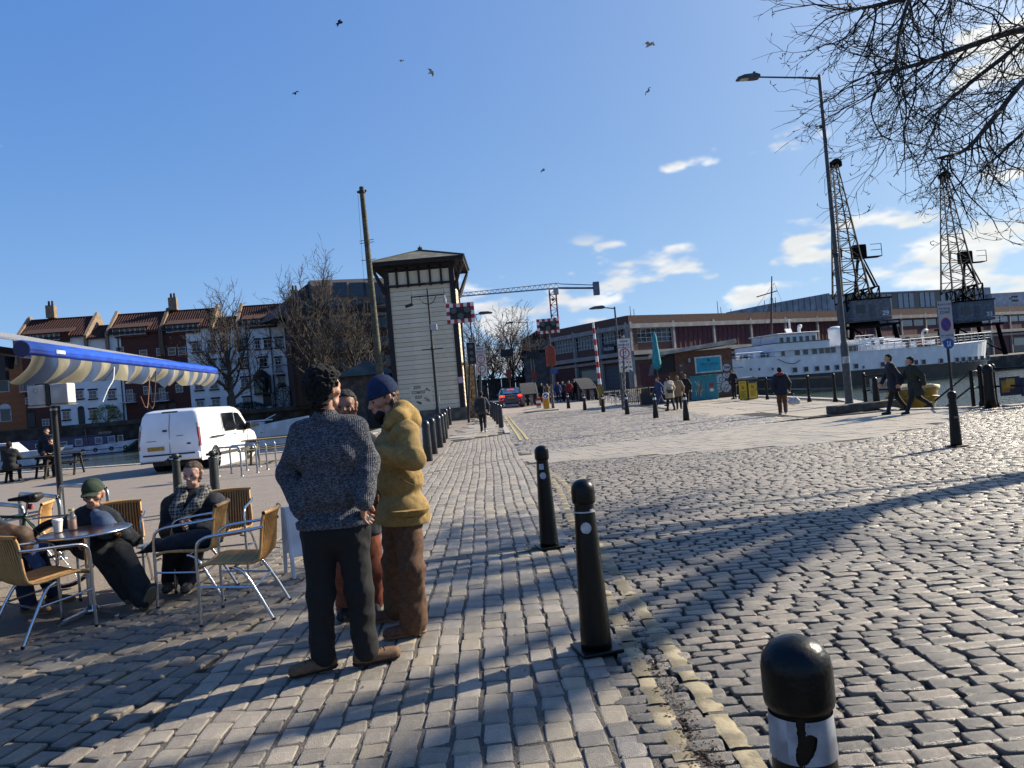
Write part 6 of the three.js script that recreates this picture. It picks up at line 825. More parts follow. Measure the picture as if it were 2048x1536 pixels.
// a frame on a facade: x along it (left to right as seen), y up, z out of it
function frameOf(A, B) { const d = B.clone().sub(A).setY(0), L = d.length(); d.normalize(); const n = V(-d.z, 0, d.x); if (n.dot(A) > 0) n.negate(); const turn = Math.atan2(n.x, n.z); return { A: A.clone().setY(0), L, d, n, turn, px: (u, v) => { const p = onPlane(u, v, A, n).sub(A); return [p.dot(d), p.y + A.y]; } }; }
const winFrame = S('#a9acb0', '#c0c2c5', 0.5, 'patch', 2), pane = M('#10161d', 0.05, { specularIntensity: 1 }), lintelM = S('#2a1a17', '#3d2824', 0.9, 'speck', 2), houseWhite = S('#d0d1d2', '#e4e4e3', 0.85, 'patch', 0.25, 0.004, { bumpKind: 'fine' }), houseBrick = S('#41221c', '#5c342a', 0.9, 'speck', 1.2, 0.004), pantile = S('#2a120c', '#401e14', 0.95, 'speck', 0.8, 0.008), copingM = S('#6d5d4c', '#8d7a64', 0.9, 'patch', 1), slate = S('#1f1e20', '#2f2d2f', 0.95, 'speck', 0.7, 0.006);
// a window with frame, sill and mullions, centred at x, from y0 to y1
function windowPart(o, x, y0, y1, w, z, { bars = 1, rails = 1, dark = true, fr = winFrame } = {}) {
  const h = y1 - y0, c = (y0 + y1) / 2, f = part('window', [box(w, 0.07, 0.1, x, y1 - 0.035, z), box(w, 0.07, 0.1, x, y0 + 0.035, z), box(0.07, h - 0.14, 0.1, x - w / 2 + 0.035, c, z), box(0.07, h - 0.14, 0.1, x + w / 2 - 0.035, c, z), ...Array.from({ length: bars }, (_, i) => box(0.05, h - 0.14, 0.07, x - w / 2 + (i + 1) * w / (bars + 1), c, z)), ...Array.from({ length: rails }, (_, i) => box(w - 0.14, 0.05, 0.07, x, y0 + (i + 1) * h / (rails + 1), z + 0.004))], fr, o);
  part('pane', box(w - 0.06, h - 0.06, 0.02, x, c, z - 0.02), pane, f); if (dark) { part('lintel', box(w + 0.2, 0.22, 0.06, x, y1 + 0.12, z), lintelM, f); part('sill', box(w + 0.2, 0.16, 0.16, x, y0 - 0.09, z + 0.03), lintelM, f); } return f;
}
function balcony(o, x, y, w, z) { const b = part('balcony', [box(w, 0.12, 1.0, x, y, z + 0.5)], winFrame, o); part('rail', [box(w, 0.06, 0.05, x, y + 1.0, z + 0.98), box(0.05, 0.06, 1, x - w / 2, y + 1.0, z + 0.5), box(0.05, 0.06, 1, x + w / 2, y + 1.0, z + 0.5)], winFrame, b); for (let k = 0; k <= 10; k++) part('baluster', box(0.03, 0.9, 0.03, x - w / 2 + k * w / 10, y + 0.52, z + 0.98), winFrame, b); }
const BANK = 2.15;
{ // the raised bank under the terrace
  const g = part('terrace_bank', [slab([[-150, -82], [-52, -88.5], [-24, -90.5], [-9.5, -92], [-9, -140], [-150, -140]], 5, BANK)], S('#2e2722', '#4a4038', 0.95, 'patch', 0.4, 0.03, { bumpKind: 'fine' }), scene); g.userData.kind = 'structure';
  const wl = thing('embankment_wall', 'long low dark wall along the bank in front of the terrace', 'wall', [0, 0, 0]); for (let k = 0; k < 16; k++) { const x = -92 + k * 5.2, z = -88.6 - (x + 92) * 0.043 + 1.6; part('wall_bay', box(5.16, 0.5, 0.4, x, BANK - 0.15, z, 0, 0.042, 0), S('#3a342e', '#544c43', 0.95, 'patch', 0.5, 0.02), wl); }
}
const terrace = frameOf(at(38, 850, 94).setY(BANK), at(588, 815, 99).setY(BANK));
{
  const F = terrace, X = (u, v) => F.px(u, v)[0], Y = (u, v) => F.px(u, v)[1];
  const houses = [
    { u: [38, 180], ridge: [75, 637], label: 'end terrace house, brown brick beside white, chimney at its outer gable', walls: [[38, 116, 0], [116, 180, 1]], eave: 13.2, chim: 74, low: 0 },
    { u: [180, 222], label: 'narrow white terrace house with the lower ridge, over the awning', walls: [[180, 222, 1]], eave: 12.8, low: 1 },
    { u: [222, 330], label: 'terrace house, white below and brown brick above, with long dormer', walls: [[222, 248, 1], [248, 330, 0]], eave: 13.2, chim: 330, low: 0 },
    { u: [330, 433], label: 'terrace house of brown brick joining white with arched doorways', walls: [[330, 379, 0], [379, 433, 1]], eave: 13.2, low: 0 },
    { u: [433, 483], label: 'narrow white terrace house behind the bare tree', walls: [[433, 483, 1]], eave: 12.8, low: 1 },
    { u: [483, 588], label: 'white terrace house with a dark oriel bay beside the brick block', walls: [[483, 588, 1]], eave: 13.2, chim: 585, low: 0 }];
  houses.forEach((h, i) => {
    const x0 = X(h.u[0], 760), x1 = X(h.u[1], 760), w = x1 - x0, p = F.A.clone().addScaledVector(F.d, x0), o = thing('terraced_house', h.label, 'house', [p.x, 0, p.z], F.turn, 'harbourside terrace'), dp = 8, base = BANK;
    for (const [a, b, k] of h.walls) { const wa = X(a, 760) - x0, wb = X(b, 760) - x0; part('wall', box(wb - wa - 0.01, h.eave - base, dp, (wa + wb) / 2, (h.eave + base) / 2, -dp / 2), k ? houseWhite : houseBrick, o); }
    const rz = -4, ry = h.low ? 14.7 : 16.0, nT = Math.round(w / 0.3);
    const rf = part('roof', xf(prism([[-dp - 0.4, h.eave - 0.2], [0.35, h.eave - 0.1], [0.35, h.eave + 0.08], [rz, ry], [-dp - 0.4, h.eave]], w - 0.02), w / 2, 0, 0, 0, -Math.PI / 2, 0), pantile, o);
    const slope = Math.hypot(ry - h.eave - 0.08, 0.35 - rz), ang = Math.atan2(ry - h.eave - 0.08, 0.35 - rz), rg = ready(rod([0, 0, 0], [0, 0, -slope], 0.05, 0.05, 5)); for (let k = 0; k < nT; k++) { const m = part('pantile_roll', rg, pantile, rf); m.position.set((k + 0.5) * w / nT, h.eave + 0.11, 0.35); m.rotation.x = ang; }
    part('ridge', rod([0, ry + 0.02, rz], [w, ry + 0.02, rz], 0.14, 0.14, 8), pantile, rf); part('gutter', [box(w, 0.12, 0.16, w / 2, h.eave - 0.1, 0.42)], black, o);
    if (!h.low) { for (const x of [0.02, w - 0.02]) part('parapet_gable', xf(prism([[-dp, base], [0.5, base + 8], [0.5, h.eave], [rz, ry + 0.55], [rz - 0.5, ry + 0.55], [-dp, h.eave]], 0.34, 0.0), x, 0, 0, 0, -Math.PI / 2, 0), copingM, o); }
    if (h.chim) { const cx = X(h.chim, 640) - x0 + 0.1, c = part('chimney', box(1.0, 1.6, 0.9, cx, ry + 1.0, rz), copingM, rf); for (const k of [-0.2, 0.2]) part('chimney_pot', rod([cx + k, ry + 1.8, rz], [cx + k, ry + 2.4, rz], 0.15, 0.12, 8), pantile, c); }
    if (!h.low && w > 4) { const dx = w * 0.45; part('dormer_cheek', box(w * 0.62, 1.35, 2.2, dx, h.eave + 0.05, -0.85), houseBrick, o); part('dormer_roof', xf(box(w * 0.7, 0.14, 2.9, 0, 0, 0), dx, h.eave + 1.0, -0.8, 0.32, 0, 0), pantile, o); const n = 5; for (let k = 0; k < n; k++) windowPart(o, dx - w * 0.16 + k * 0.62, h.eave - 0.35, h.eave + 0.55, 0.58, 0.29, { bars: 0, rails: 0, dark: false }); windowPart(o, dx - w * 0.27, h.eave - 0.4, h.eave + 0.55, 0.85, 0.29, { bars: 0, rails: 0, dark: false }); }
  });
  // windows, doors and balconies, where they stand on the facades
  const hs = scene.children.filter((c) => c.name.startsWith('terraced_house')), hAt = (x) => { for (let k = hs.length - 1; k >= 0; k--) { const q = hs[k].position.clone().sub(F.A).dot(F.d); if (x >= q - 0.05) return [hs[k], x - q]; } return [hs[0], x]; };
  const win = (u, v0, v1, wpx, opt) => { const [x] = F.px(u, (v0 + v1) / 2), y1 = F.px(u, v0)[1], y0 = F.px(u, v1)[1], [o, lx] = hAt(x); windowPart(o, lx, y0, y1, wpx / 16.0, 0.04, opt); };
  const bal = (u, v, wpx) => { const [x, y] = F.px(u, v), [o, lx] = hAt(x); balcony(o, lx, y, wpx / 16.0, 0.02); win(u, v - 26, v - 3, 12, { bars: 1, rails: 2, dark: false }); };
  for (const u of [134, 159, 186, 224]) win(u, 781, 797, 15); for (const [u, a] of [[133, 822], [186, 819], [225, 817]]) win(u, a, a + 17, 14);
  for (const u of [136, 160, 186]) win(u, 741, 757, 15); for (const [u, v] of [[240, 694], [321, 696], [344, 695], [364, 694], [287, 700]]) win(u, v, v + 16, 15, { dark: false, bars: 0 });
  win(295, 772, 789, 15, { dark: false }); win(359, 768, 785, 14, { dark: false }); bal(62, 783, 27); bal(260, 805, 30); bal(325, 802, 31); win(58, 795, 808, 13, { dark: false }); win(92, 838, 852, 13, { dark: false }); win(95, 776, 800, 14, { dark: false });
  for (const u of [393, 424, 448, 488]) win(u, 686 - (u - 393) * 0.06, 704 - (u - 393) * 0.06, 17); for (const u of [515, 535, 557]) win(u, 680 - (u - 515) * 0.08, 698 - (u - 515) * 0.08, u === 515 ? 11 : 16); for (const u of [424, 450, 488, 527]) win(u, 721 - (u - 424) * 0.05, 739 - (u - 424) * 0.05, 17); win(557, 716, 742, 13, { bars: 1 });
  for (const u of [398, 428, 457, 490]) win(u, 761 - (u - 398) * 0.06, 780 - (u - 398) * 0.06, 16); win(563, 753, 772, 15); for (const [u, v] of [[401, 801], [432, 798], [493, 795]]) win(u, v, v + 18, 15); bal(557, 748, 24);
  // oriel bay, doors, arches
  { const [x, y] = F.px(528, 788), y1 = F.px(528, 752)[1], [o, lx] = hAt(x), b = part('oriel_bay', [box(2.0, y1 - y, 0.9, lx, (y + y1) / 2, 0.45), box(2.2, 0.15, 1.0, lx, y, 0.48)], S('#12161b', '#20262d', 0.6, 'patch', 2), o); part('bay_roof', xf(new THREE.ConeGeometry(1.6, 0.9, 4, 1), lx, y1 + 0.45, 0.45, 0, Math.PI / 4, 0, [1, 1, 0.6]), slate, b); for (const k of [-0.62, 0, 0.62]) part('pane', box(0.5, y1 - y - 0.4, 0.03, lx + k, (y + y1) / 2, 0.91), pane, b); }
  for (const [u, v0, v1, w] of [[162, 818, 848, 12], [460, 797, 826, 12], [534, 792, 812, 16], [345, 806, 826, 14], [300, 812, 832, 13], [325, 809, 830, 13], [62, 826, 855, 14]]) { const [x, y1] = F.px(u, v0), y0 = Math.max(BANK, F.px(u, v1)[1]), [o, lx] = hAt(x), d = part('door', box(w / 16, y1 - y0, 0.08, lx, (y0 + y1) / 2, 0.05), S('#171c1f', '#262d30', 0.5, 'patch', 2), o); part('arch_head', xf(new THREE.CylinderGeometry(w / 32, w / 32, 0.1, 16, 1, false, 0, Math.PI), lx, y1, 0.055, Math.PI / 2, Math.PI / 2, 0), lintelM, d); }
  for (const u of [243, 500, 548]) { const [x] = F.px(u, 760), [o, lx] = hAt(x); part('downpipe', rod([lx, BANK, 0.12], [lx, 12.6, 0.12], 0.07, 0.07, 6), black, o); }
}
{ // warm brick house with arches seen under the awning's end
  const o = thing('arched_brick_house', 'sunlit orange brick house with round arches at the picture edge', 'house', at(18, 858, 96).setY(0), 0.6), b = S('#7a4a2e', '#9c6542', 0.9, 'speck', 1.2, 0.004); part('wall', box(7, 9.5, 7, -1.5, BANK + 4.75, 0), b, o); for (const [x, y] of [[-0.3, 3.0], [-0.3, 6.6]]) { const w = part('arched_window', [box(1.2, 1.6, 0.1, x, BANK + y - 1, 3.52), xf(new THREE.CylinderGeometry(0.6, 0.6, 0.1, 16), x, BANK + y - 0.2, 3.52, Math.PI / 2, 0, 0)], winFrame, o); part('pane', box(1.0, 1.4, 0.02, x, BANK + y - 1, 3.58), pane, w); } part('roof', box(7.6, 0.3, 7.6, -1.5, BANK + 9.6, 0), pantile, o);
}
{ // dark brick block with mansard roof
  const A = at(592, 820, 88).setY(BANK), B = at(806, 800, 92).setY(BANK), F = frameOf(A, B), o = thing('mansard_block', 'tall dark brick block with slate mansard roof behind the bare trees', 'building', [A.x, 0, A.z], F.turn), w = F.L, X = (u, v) => F.px(u, v)[0], Y = (u, v) => F.px(u, v)[1], e = Y(700, 616);
  const dk = S('#2a1a16', '#40291f', 0.9, 'speck', 1.2, 0.004); part('wall', box(w, e - BANK, 14, w / 2, (e + BANK) / 2, -7), dk, o);
  const top = Y(690, 546); part('mansard_roof', xf(prism([[0.3, e], [-1.4, e + (top - e) * 0.72], [-4.5, top], [-9.5, top], [-14.3, e]], w - 3), w / 2 + 1.5, 0, 0, 0, -Math.PI / 2, 0), slate, o); part('hip_end', xf(new THREE.ConeGeometry(5.2, top - e, 4, 1), 3.0, (e + top) / 2, -7, 0, Math.PI / 4, 0, [0.8, 1, 1.9]), slate, o); part('stone_band', box(w + 0.1, 0.35, 0.2, w / 2, e - 0.9, 0.1), copingM, o);
  const skyl = S('#16253a', '#22354f', 0.2, 'patch', 2); for (const [u, wd] of [[715, 1.9], [680, 1.6], [745, 2.2]]) part('roof_light', box(wd, 1.7, 0.5, X(u, 580), Y(u, 580), 0.1), skyl, o);
  const gl = S('#1b3437', '#2a484b', 0.25, 'patch', 1); for (let r = 0; r < 5; r++) for (let k = 0; k < 4; k++) { const f = part('window', box(1.5, 1.3, 0.12, X(632, 700) + k * 2.6, BANK + 2.2 + r * 2.3, 0.03), k < 2 ? gl : pane, o); part('glazing_bar', box(0.06, 1.3, 0.06, X(632, 700) + k * 2.6, BANK + 2.2 + r * 2.3, 0.11), ironBlack, f); }
  for (const k of [0, 1, 2, 3]) part('pilaster', box(0.5, e - BANK, 0.25, w * (0.05 + 0.3 * k), (e + BANK) / 2, 0.1), dk, o);
}
// ---------------------------------------------------------------- the long dock warehouse
const WC = at(1268, 790, 92).setY(0.75), conc = S('#8b8680', '#a39e97', 0.85, 'patch', 0.4, 0.01), maroon = S('#3d1a22', '#54262f', 0.75, 'streak', 0.6, 0.003), dockBrick = S('#4c3830', '#6b5246', 0.92, 'speck', 1.0, 0.006), steelWin = S('#3a3f42', '#565c5f', 0.6, 'patch', 2), zinc = S('#69747f', '#87919b', 0.45, 'patch', 0.3, 0, { metalness: 0.4 });
{
  const o = thing('dock_warehouse', 'long two-storey brick and concrete dock warehouse with maroon doors', 'building', [0, 0, 0]);
  const facade = (A, B, bays, kind) => {
    const F = frameOf(A, B), g = new THREE.Group(); const T = 9.5, y0 = 0.75, bw = F.L / bays, M4 = new THREE.Matrix4().makeRotationY(F.turn).setPosition(F.A.x, 0, F.A.z), P = (n, geos, m, par) => part(n, [geos].flat(9).map((q) => q.applyMatrix4(M4)), m, par ?? o);
    P('wall', box(F.L, T - y0, 1.2, F.L / 2, (T + y0) / 2, -0.7), dockBrick); P('parapet', box(F.L + 0.1, 0.95, 0.5, F.L / 2, T - 0.45, -0.05), dockBrick); P('concrete_band', box(F.L + 0.06, 0.55, 0.5, F.L / 2, 8.25, 0.12), conc); P('concrete_band', box(F.L + 0.06, 0.5, 0.9, F.L / 2, 5.0, 0.25), conc); P('lower_band', box(F.L, 0.35, 0.4, F.L / 2, 4.3, 0.1), conc);
    for (let k = 0; k <= bays; k++) P('pier', box(0.34, 8.2, 0.42, clamp(k * bw, 0.17, F.L - 0.17), y0 + 3.9, 0.08), conc);
    for (let k = 0; k < bays; k++) {
      const c = (k + 0.5) * bw, w = bw - 0.4, kd = kind(k);
      if (kd === 'glass') { const f = P('steel_window', [box(w, 1.7, 0.08, c, 7.05, -0.08)], pane); for (let i = 0; i <= 8; i++) P('glazing_bar', box(0.05, 1.7, 0.06, c - w / 2 + i * w / 8, 7.05, 0), winFrame, f); for (let j = 0; j < 4; j++) P('glazing_bar', box(w, 0.05, 0.05, c, 6.25 + j * 0.55, 0.002), winFrame, f); }
      else if (kd === 'door') { for (const s of [-0.5, 0.5]) { const d = P('maroon_door', box(w / 2 - 0.04, 2.7, 0.12, c + s * w / 2 * (1), 6.62, -0.02 + 0.03 * s), maroon); for (let i = 1; i < 4; i++) P('door_rib', box(0.05, 2.6, 0.05, c + s * w / 2 - w / 4 + i * w / 8, 6.62, 0.07 + 0.03 * s), maroon, d); } }
      else { for (const s of [-0.5, 0.5]) { const d = P('glazed_door', box(w / 2 - 0.04, 2.7, 0.12, c + s * w / 2, 6.62, -0.02), maroon); P('pane', box(w / 2 - 0.5, 1.0, 0.04, c + s * w / 2, 7.2, 0.06), S('#55606a', '#7c868e', 0.15, 'patch', 2), d); } }
      P('ground_floor_opening', box(w, 2.8, 0.1, c, 2.3, -0.07), k % 3 ? steelWin : maroon); if (k % 2) P('shop_window', box(w * 0.7, 1.4, 0.06, c, 2.8, 0.0), pane);
    }
    return { F, P };
  };
  const end = at(1112, 790, 106).setY(0.75), far = at(2100, 760, 152).setY(0.75); const L1 = facade(end, WC, 3, () => 'glass'), L2 = facade(WC, far, 15, (k) => k === 0 ? 'glass' : k < 7 ? 'door' : 'glazed');
  // mass of the building and its roof
  const F1 = L1.F, F2 = L2.F, q = (p, n, k) => [p.x - n.x * k, p.z - n.z * k]; part('roof', slab([[WC.x, WC.z - 1], [far.x, far.z - 1], [far.x - 6, far.z - 30], [end.x + 8, end.z - 34], [end.x + 0.8, end.z - 0.5]], 8.3, 9.1), slate, o);
  // dark signboards
  const [sx] = F1.px(1222, 690), M4 = new THREE.Matrix4().makeRotationY(F1.turn).setPosition(F1.A.x, 0, F1.A.z), sgn = print('shop_sign', 2.2, 1.1, canvasTex(256, 128, (x) => { x.fillStyle = '#14161a'; x.fillRect(0, 0, 256, 128); x.fillStyle = '#b9bbbb'; x.font = 'bold 74px sans-serif'; x.fillText('Hubbo', 12, 88); }), o, 0, 0, 0); sgn.position.set(F1.px(1222, 692)[0], 5.9, 0.42).applyMatrix4(M4); sgn.rotation.y = F1.turn;
  // top storey of zinc and glass set back on the roof
  const top = thing('rooftop_gallery', 'zinc and glass gallery storey on the warehouse roof', 'building', [0, 0, 0]); const A = at(1521, 622, 128).setY(9.2), B = at(1922, 590, 146).setY(9.2), F = frameOf(A, B), MM = new THREE.Matrix4().makeRotationY(F.turn).setPosition(F.A.x, 0, F.A.z), P = (n, g, m, par = top) => part(n, [g].flat(9).map((k) => k.applyMatrix4(MM)), m, par), xs = (u) => F.px(u, 600)[0], ys = (u, v) => F.px(u, v)[1];
  const x1 = xs(1660), h0 = ys(1521, 611), h1 = ys(1660, 586), h2 = ys(1800, 585); P('zinc_wing', xf(prism([[0, 9.2], [x1, 9.2], [x1, h1], [0, h0]], 9), 0, 0, -4.5), zinc); for (let k = 0; k < 12; k++) { const x = x1 * (k + 0.5) / 12; P('standing_seam', box(0.06, lerp(h0, h1, (k + 0.5) / 12) - 9.3, 0.08, x, (lerp(h0, h1, (k + 0.5) / 12) + 9.2) / 2, 0.04), zinc); }
  const gx0 = x1 + 0.02, gx1 = xs(1905); P('glazed_wing', box(gx1 - gx0, h2 - 9.2, 8, (gx0 + gx1) / 2, (h2 + 9.2) / 2, -4.4), M('#1d262d', 0.15)); const n = 22; for (let k = 0; k < n; k++) { const x = gx0 + (gx1 - gx0) * (k + 0.5) / n; if (k % 4 !== 3) P('pale_panel', box((gx1 - gx0) / n * 0.78, (h2 - 9.2) * 0.62, 0.08, x, 9.2 + (h2 - 9.2) * 0.66, -0.36), S('#7d8b93', '#95a2a9', 0.3, 'patch', 1)); } P('roof_edge', box(gx1 - gx0 + 0.4, 0.25, 8.4, (gx0 + gx1) / 2, h2 + 0.1, -4.3), zinc);
  P('end_block', box(xs(1985) - gx1, h2 - 9.0, 8, (xs(1985) + gx1) / 2, (h2 + 9.2) / 2 + 0.2, -4.2), zinc);
  const C2 = at(1986, 612, 148).setY(9.2), D2 = at(2120, 600, 154).setY(9.2), G = frameOf(C2, D2), bb = thing('white_roof_block', 'white rooftop block with lettering at the warehouse end', 'building', [C2.x, 0, C2.z], G.turn), hh = G.px(2000, 586)[1]; part('wall', box(G.L, hh - 9.2, 8, G.L / 2, (hh + 9.2) / 2, -4), S('#a5a9ac', '#b9bcbe', 0.7, 'patch', 0.4), bb); print('lettering', 3.6, 1.3, canvasTex(256, 96, (x) => { x.fillStyle = '#aeb2b4'; x.fillRect(0, 0, 256, 96); x.fillStyle = '#2b2f33'; x.fillRect(60, 8, 130, 84); x.fillStyle = '#5d2228'; x.font = 'bold 56px sans-serif'; x.fillText('M', 8, 66); x.fillStyle = '#cfd2d3'; x.fillText('shed', 66, 66); }), bb, G.px(2030, 597)[0], G.px(2030, 597)[1], 0.02);
  // masts and aerials along the roof
  const ae = thing('roof_aerials', 'thin aerials and vents on the warehouse roof ridge', 'aerial', [0, 0, 0]); for (const [u, v0, v1] of [[1262, 632, 612], [1269, 632, 618], [1437, 628, 602], [1443, 628, 614], [1463, 628, 617], [1484, 628, 618], [1530, 611, 600], [1547, 609, 596], [1552, 609, 594]]) { const a = at(u, v0 + 6, 118), b = at(u, v1, 118); part('aerial', rod(a, [a.x, b.y, a.z], 0.07, 0.04, 6), ironBlack, ae); }
}
{ // buildings beyond the bridge
  const a = thing('pale_gabled_building', 'pale stone building with a low gable beyond the bridge', 'building', at(1070, 790, 135).setY(0.7)), st = S('#6f6a66', '#8b8580', 0.9, 'patch', 0.4, 0.01); part('wall', box(9, 9.5, 8, 3, 4.7, 0), st, a); part('roof', xf(prism([[-4.8, 0], [4.8, 0], [0, 2.4]], 8.4), 3, 9.5, 0), slate, a); for (let k = 0; k < 6; k++) windowPart(a, -0.2 + (k % 3) * 3, 2 + (k / 3 | 0) * 3.4, 4 + (k / 3 | 0) * 3.4, 1.3, 4.05);
  const b = thing('grey_block', 'plain grey block behind the rust-red signal box', 'building', at(1092, 790, 118).setY(0.7)); part('wall', box(6, 6.6, 5.6, 0, 3.3, 0), S('#5e5a56', '#78736e', 0.9, 'patch', 0.5), b); part('roof_edge', box(6.4, 0.3, 6, 0, 6.7, 0), slate, b);
  const w = thing('low_far_wall', 'low grey panelled wall across the road beyond the car', 'wall', at(985, 790, 118).setY(0.7)); for (let k = 0; k < 11; k++) part('panel', box(2.1, 3.2, 0.3, -6 + k * 2.15, 1.6, 0), S('#4a4744', '#625e59', 0.9, 'patch', 0.6), w);
}
// ---------------------------------------------------------------- the swing bridge
{
  const yD = 0.42, o = structure('bridge_deck'); part('deck', [slab([[-1.4, -56.6], [8, -56.6], [9.5, -79], [-2.6, -79]], 0.5, yD)], S('#6b655d', '#87807a', 0.85, 'speck', 0.6, 0.006), o); part('approach_ramp', xf(prism([[0, 0], [5, 0], [5, yD + 0.03], [0, 0.03]], 9), 3.2, -0.02, -51.65, 0, Math.PI / 2, 0), S('#7c766d', '#979088', 0.85, 'speck', 0.8, 0.006), o);
  const grd = (u0, u1, d0, label) => { const a = at(u0, 806, d0).setY(yD), t = thing('bridge_girder', label, 'girder', a, 0, 'bowed steel girders of the swing bridge'), L = 20, n = 14, g = S('#0e0d0f', '#1a181b', 0.95, 'patch', 1), yT = (s) => 0.65 + 1.05 * Math.sin(Math.min(1, s / L * 2.4) * Math.PI / 2) ; for (const x of [0, 1.15]) { const pts = []; for (let k = 0; k <= n; k++) pts.push(V(x + 0.02 * k, k === 0 ? 0.1 : yT(k / n * L), -k / n * L)); pts.unshift(V(x, 0.05, 0.2)); part('top_chord', tube(pts, 0.12, 40, 6), g, t); for (let k = 0; k < n; k++) part('web_panel', box(0.06, yT(k / n * L), L / n * 0.5, x, yT(k / n * L) / 2, -k / n * L - 0.4), k % 2 ? g : S('#5a5858', '#757372', 0.9, 'patch', 1), t); } const rb = []; for (let k = 1; k < n; k++) part('curved_plate', box(1.15, 0.05, L / n * 1.06, 0.58, yT(k / n * L) + 0.1, -k / n * L, Math.atan((yT((k - 0.5) / n * L) - yT((k + 0.5) / n * L)) / (L / n)) * -1, 0, 0), g, t); for (let k = 0; k < 4; k++) part('end_plate', box(0.22, yT(1.2) - 0.1, 0.08, 0.14 + k * 0.29, yT(1.2) / 2, 0.05), k % 2 ? g : S('#5a5858', '#757372', 0.9, 'patch', 1), t); };
  grd(1044, 1080, 57, 'bowed dark bridge girder between the car and the keep-left beacon'); grd(1166, 1192, 58, 'bowed dark bridge girder beyond the walking crowd');
}

// ================================================================ ship, cranes, boats
{ // the moored white passenger ship
  const A = at(1440, 790, 77).setY(WATER_Y), B = at(2006, 757, 91).setY(WATER_Y), F = frameOf(A, B), L = F.L, t = thing('passenger_ship', 'white passenger ship with black hull and white funnel moored at the quay', 'ship', [A.x, WATER_Y, A.z], F.turn);
  const hy = (u, v) => F.px(u, v)[1] - WATER_Y, hx = (u, v = 730) => F.px(u, v)[0], white = S('#cfd0cf', '#e0e0de', 0.5, 'patch', 0.35), hullK = S('#131417', '#212327', 0.5, 'patch', 0.4), green = S('#3b4a3c', '#5a6a58', 0.7, 'patch', 0.6);
  const beam = 3.4; // half width; z = 0 is the side towards the camera
  const hull = (y0, y1, flare0, flare1) => { const pos = [], idx = [], n = 44, hw = (s, f) => beam * Math.pow(Math.sin(Math.PI * clamp(0.5 * s / 0.3, 0, 0.5)), 0.7) * (s > 0.86 ? Math.sqrt(Math.max(0, 1 - ((s - 0.86) / 0.15) ** 2)) : 1) * f; for (let i = 0; i <= n; i++) { const s = i / n; for (const [y, f, ex] of [[y0, flare0, 0], [y1, flare1, 1]]) { const sheer = 0.55 * Math.pow(1 - s, 3) + (s > 0.75 ? 0.5 * (s - 0.75) * (s - 0.75) * 8 : 0), x = -3.5 * (ex ? 1 : 0.75) * (1 - s) ** 2 + s * L * 1.0 + (ex ? 0.5 * s * s : 0), h = hw(s, f), yy = y + sheer * (y > 1 ? 1 : 0.3); pos.push(x, yy, -beam + h, x, yy, -beam - h); } } for (let i = 0; i < n; i++) { const a = i * 4; idx.push(a, a + 4, a + 2, a + 2, a + 4, a + 6, a + 1, a + 3, a + 5, a + 3, a + 7, a + 5, a + 2, a + 6, a + 3, a + 3, a + 6, a + 7); } const g = new THREE.BufferGeometry(); g.setAttribute('position', new THREE.Float32BufferAttribute(pos, 3)); g.setIndex(idx); const q = g.toNonIndexed(); q.computeVertexNormals(); return q; };
  const yb = hy(1620, 752), yd = hy(1620, 713); part('boot_topping', hull(-0.3, 0.22, 0.94, 0.95), green, t); part('black_hull', hull(0.22, yb, 0.95, 0.99), hullK, t); const wh = part('white_topsides', hull(yb, yd, 0.99, 1.0), white, t); part('rubbing_strake', hull(yb - 0.06, yb + 0.06, 1.012, 1.012), hullK, wh);
  part('deck_cap', hull(yd, yd + 0.05, 1.015, 1.015), white, wh);
  for (const zx of [335, 418, 500, 577, 650, 792, 990, 1182, 1240, 1298, 1428, 1547, 1594, 1642, 1687, 1733, 1776]) { const u = 1500 + zx * 0.2676, v = 560 + (672 - (zx - 335) * 0.062) * 0.2676, x = hx(u, v), y = hy(u, v), w = part('hull_window', box(0.66, 0.62, 0.06, x, y, 0.015), winFrame, wh); part('pane', box(0.52, 0.48, 0.03, x, y, 0.04), pane, w); }
  for (const zx of [5, 68, 168, 848]) { const u = 1500 + zx * 0.2676, v = 560 + (668 - zx * 0.02) * 0.2676, x = hx(u, v), y = hy(u, v), w = part('porthole', xf(new THREE.TorusGeometry(0.15, 0.03, 6, 16), x, y, 0.03), winFrame, wh); part('pane', xf(new THREE.CircleGeometry(0.15, 16), x, y, 0.02), pane, w); }
  const nm = print('bow_name', 1.5, 0.3, canvasTex(256, 52, (x) => { x.fillStyle = '#d6d7d6'; x.fillRect(0, 0, 256, 52); x.fillStyle = '#1c1f26'; x.font = 'bold 42px sans-serif'; x.fillText('BALMORAL', 6, 41); }), wh, hx(1477, 735), hy(1477, 735), 0.06);
  // superstructure: house, bridge deck, wheelhouse
  const H = (name, u0, u1, v1, y0, dz, par = t, mat = white) => { const x0 = hx(u0), x1 = hx(u1), y1 = hy((u0 + u1) / 2, v1), m = part(name, rbox(x1 - x0, y1 - y0, 2 * (beam - dz), 0.08, (x0 + x1) / 2, (y0 + y1) / 2, -beam), mat, par); return { m, x0, x1, y1, z: -dz }; };
  const h1 = H('deck_house', 1556, 1726, 695, yd, 0.35); for (const zx of [262, 370, 432, 500, 552, 597, 640, 768, 808]) { const u = 1500 + zx * 0.2676, x = hx(u, 705), y = hy(1600, 705), w = part('house_window', box(zx === 262 ? 0.5 : 0.72, 0.66, 0.05, x, y, h1.z + 0.02), winFrame, h1.m); part('pane', box(zx === 262 ? 0.4 : 0.6, 0.55, 0.03, x, y, h1.z + 0.04), pane, w); }
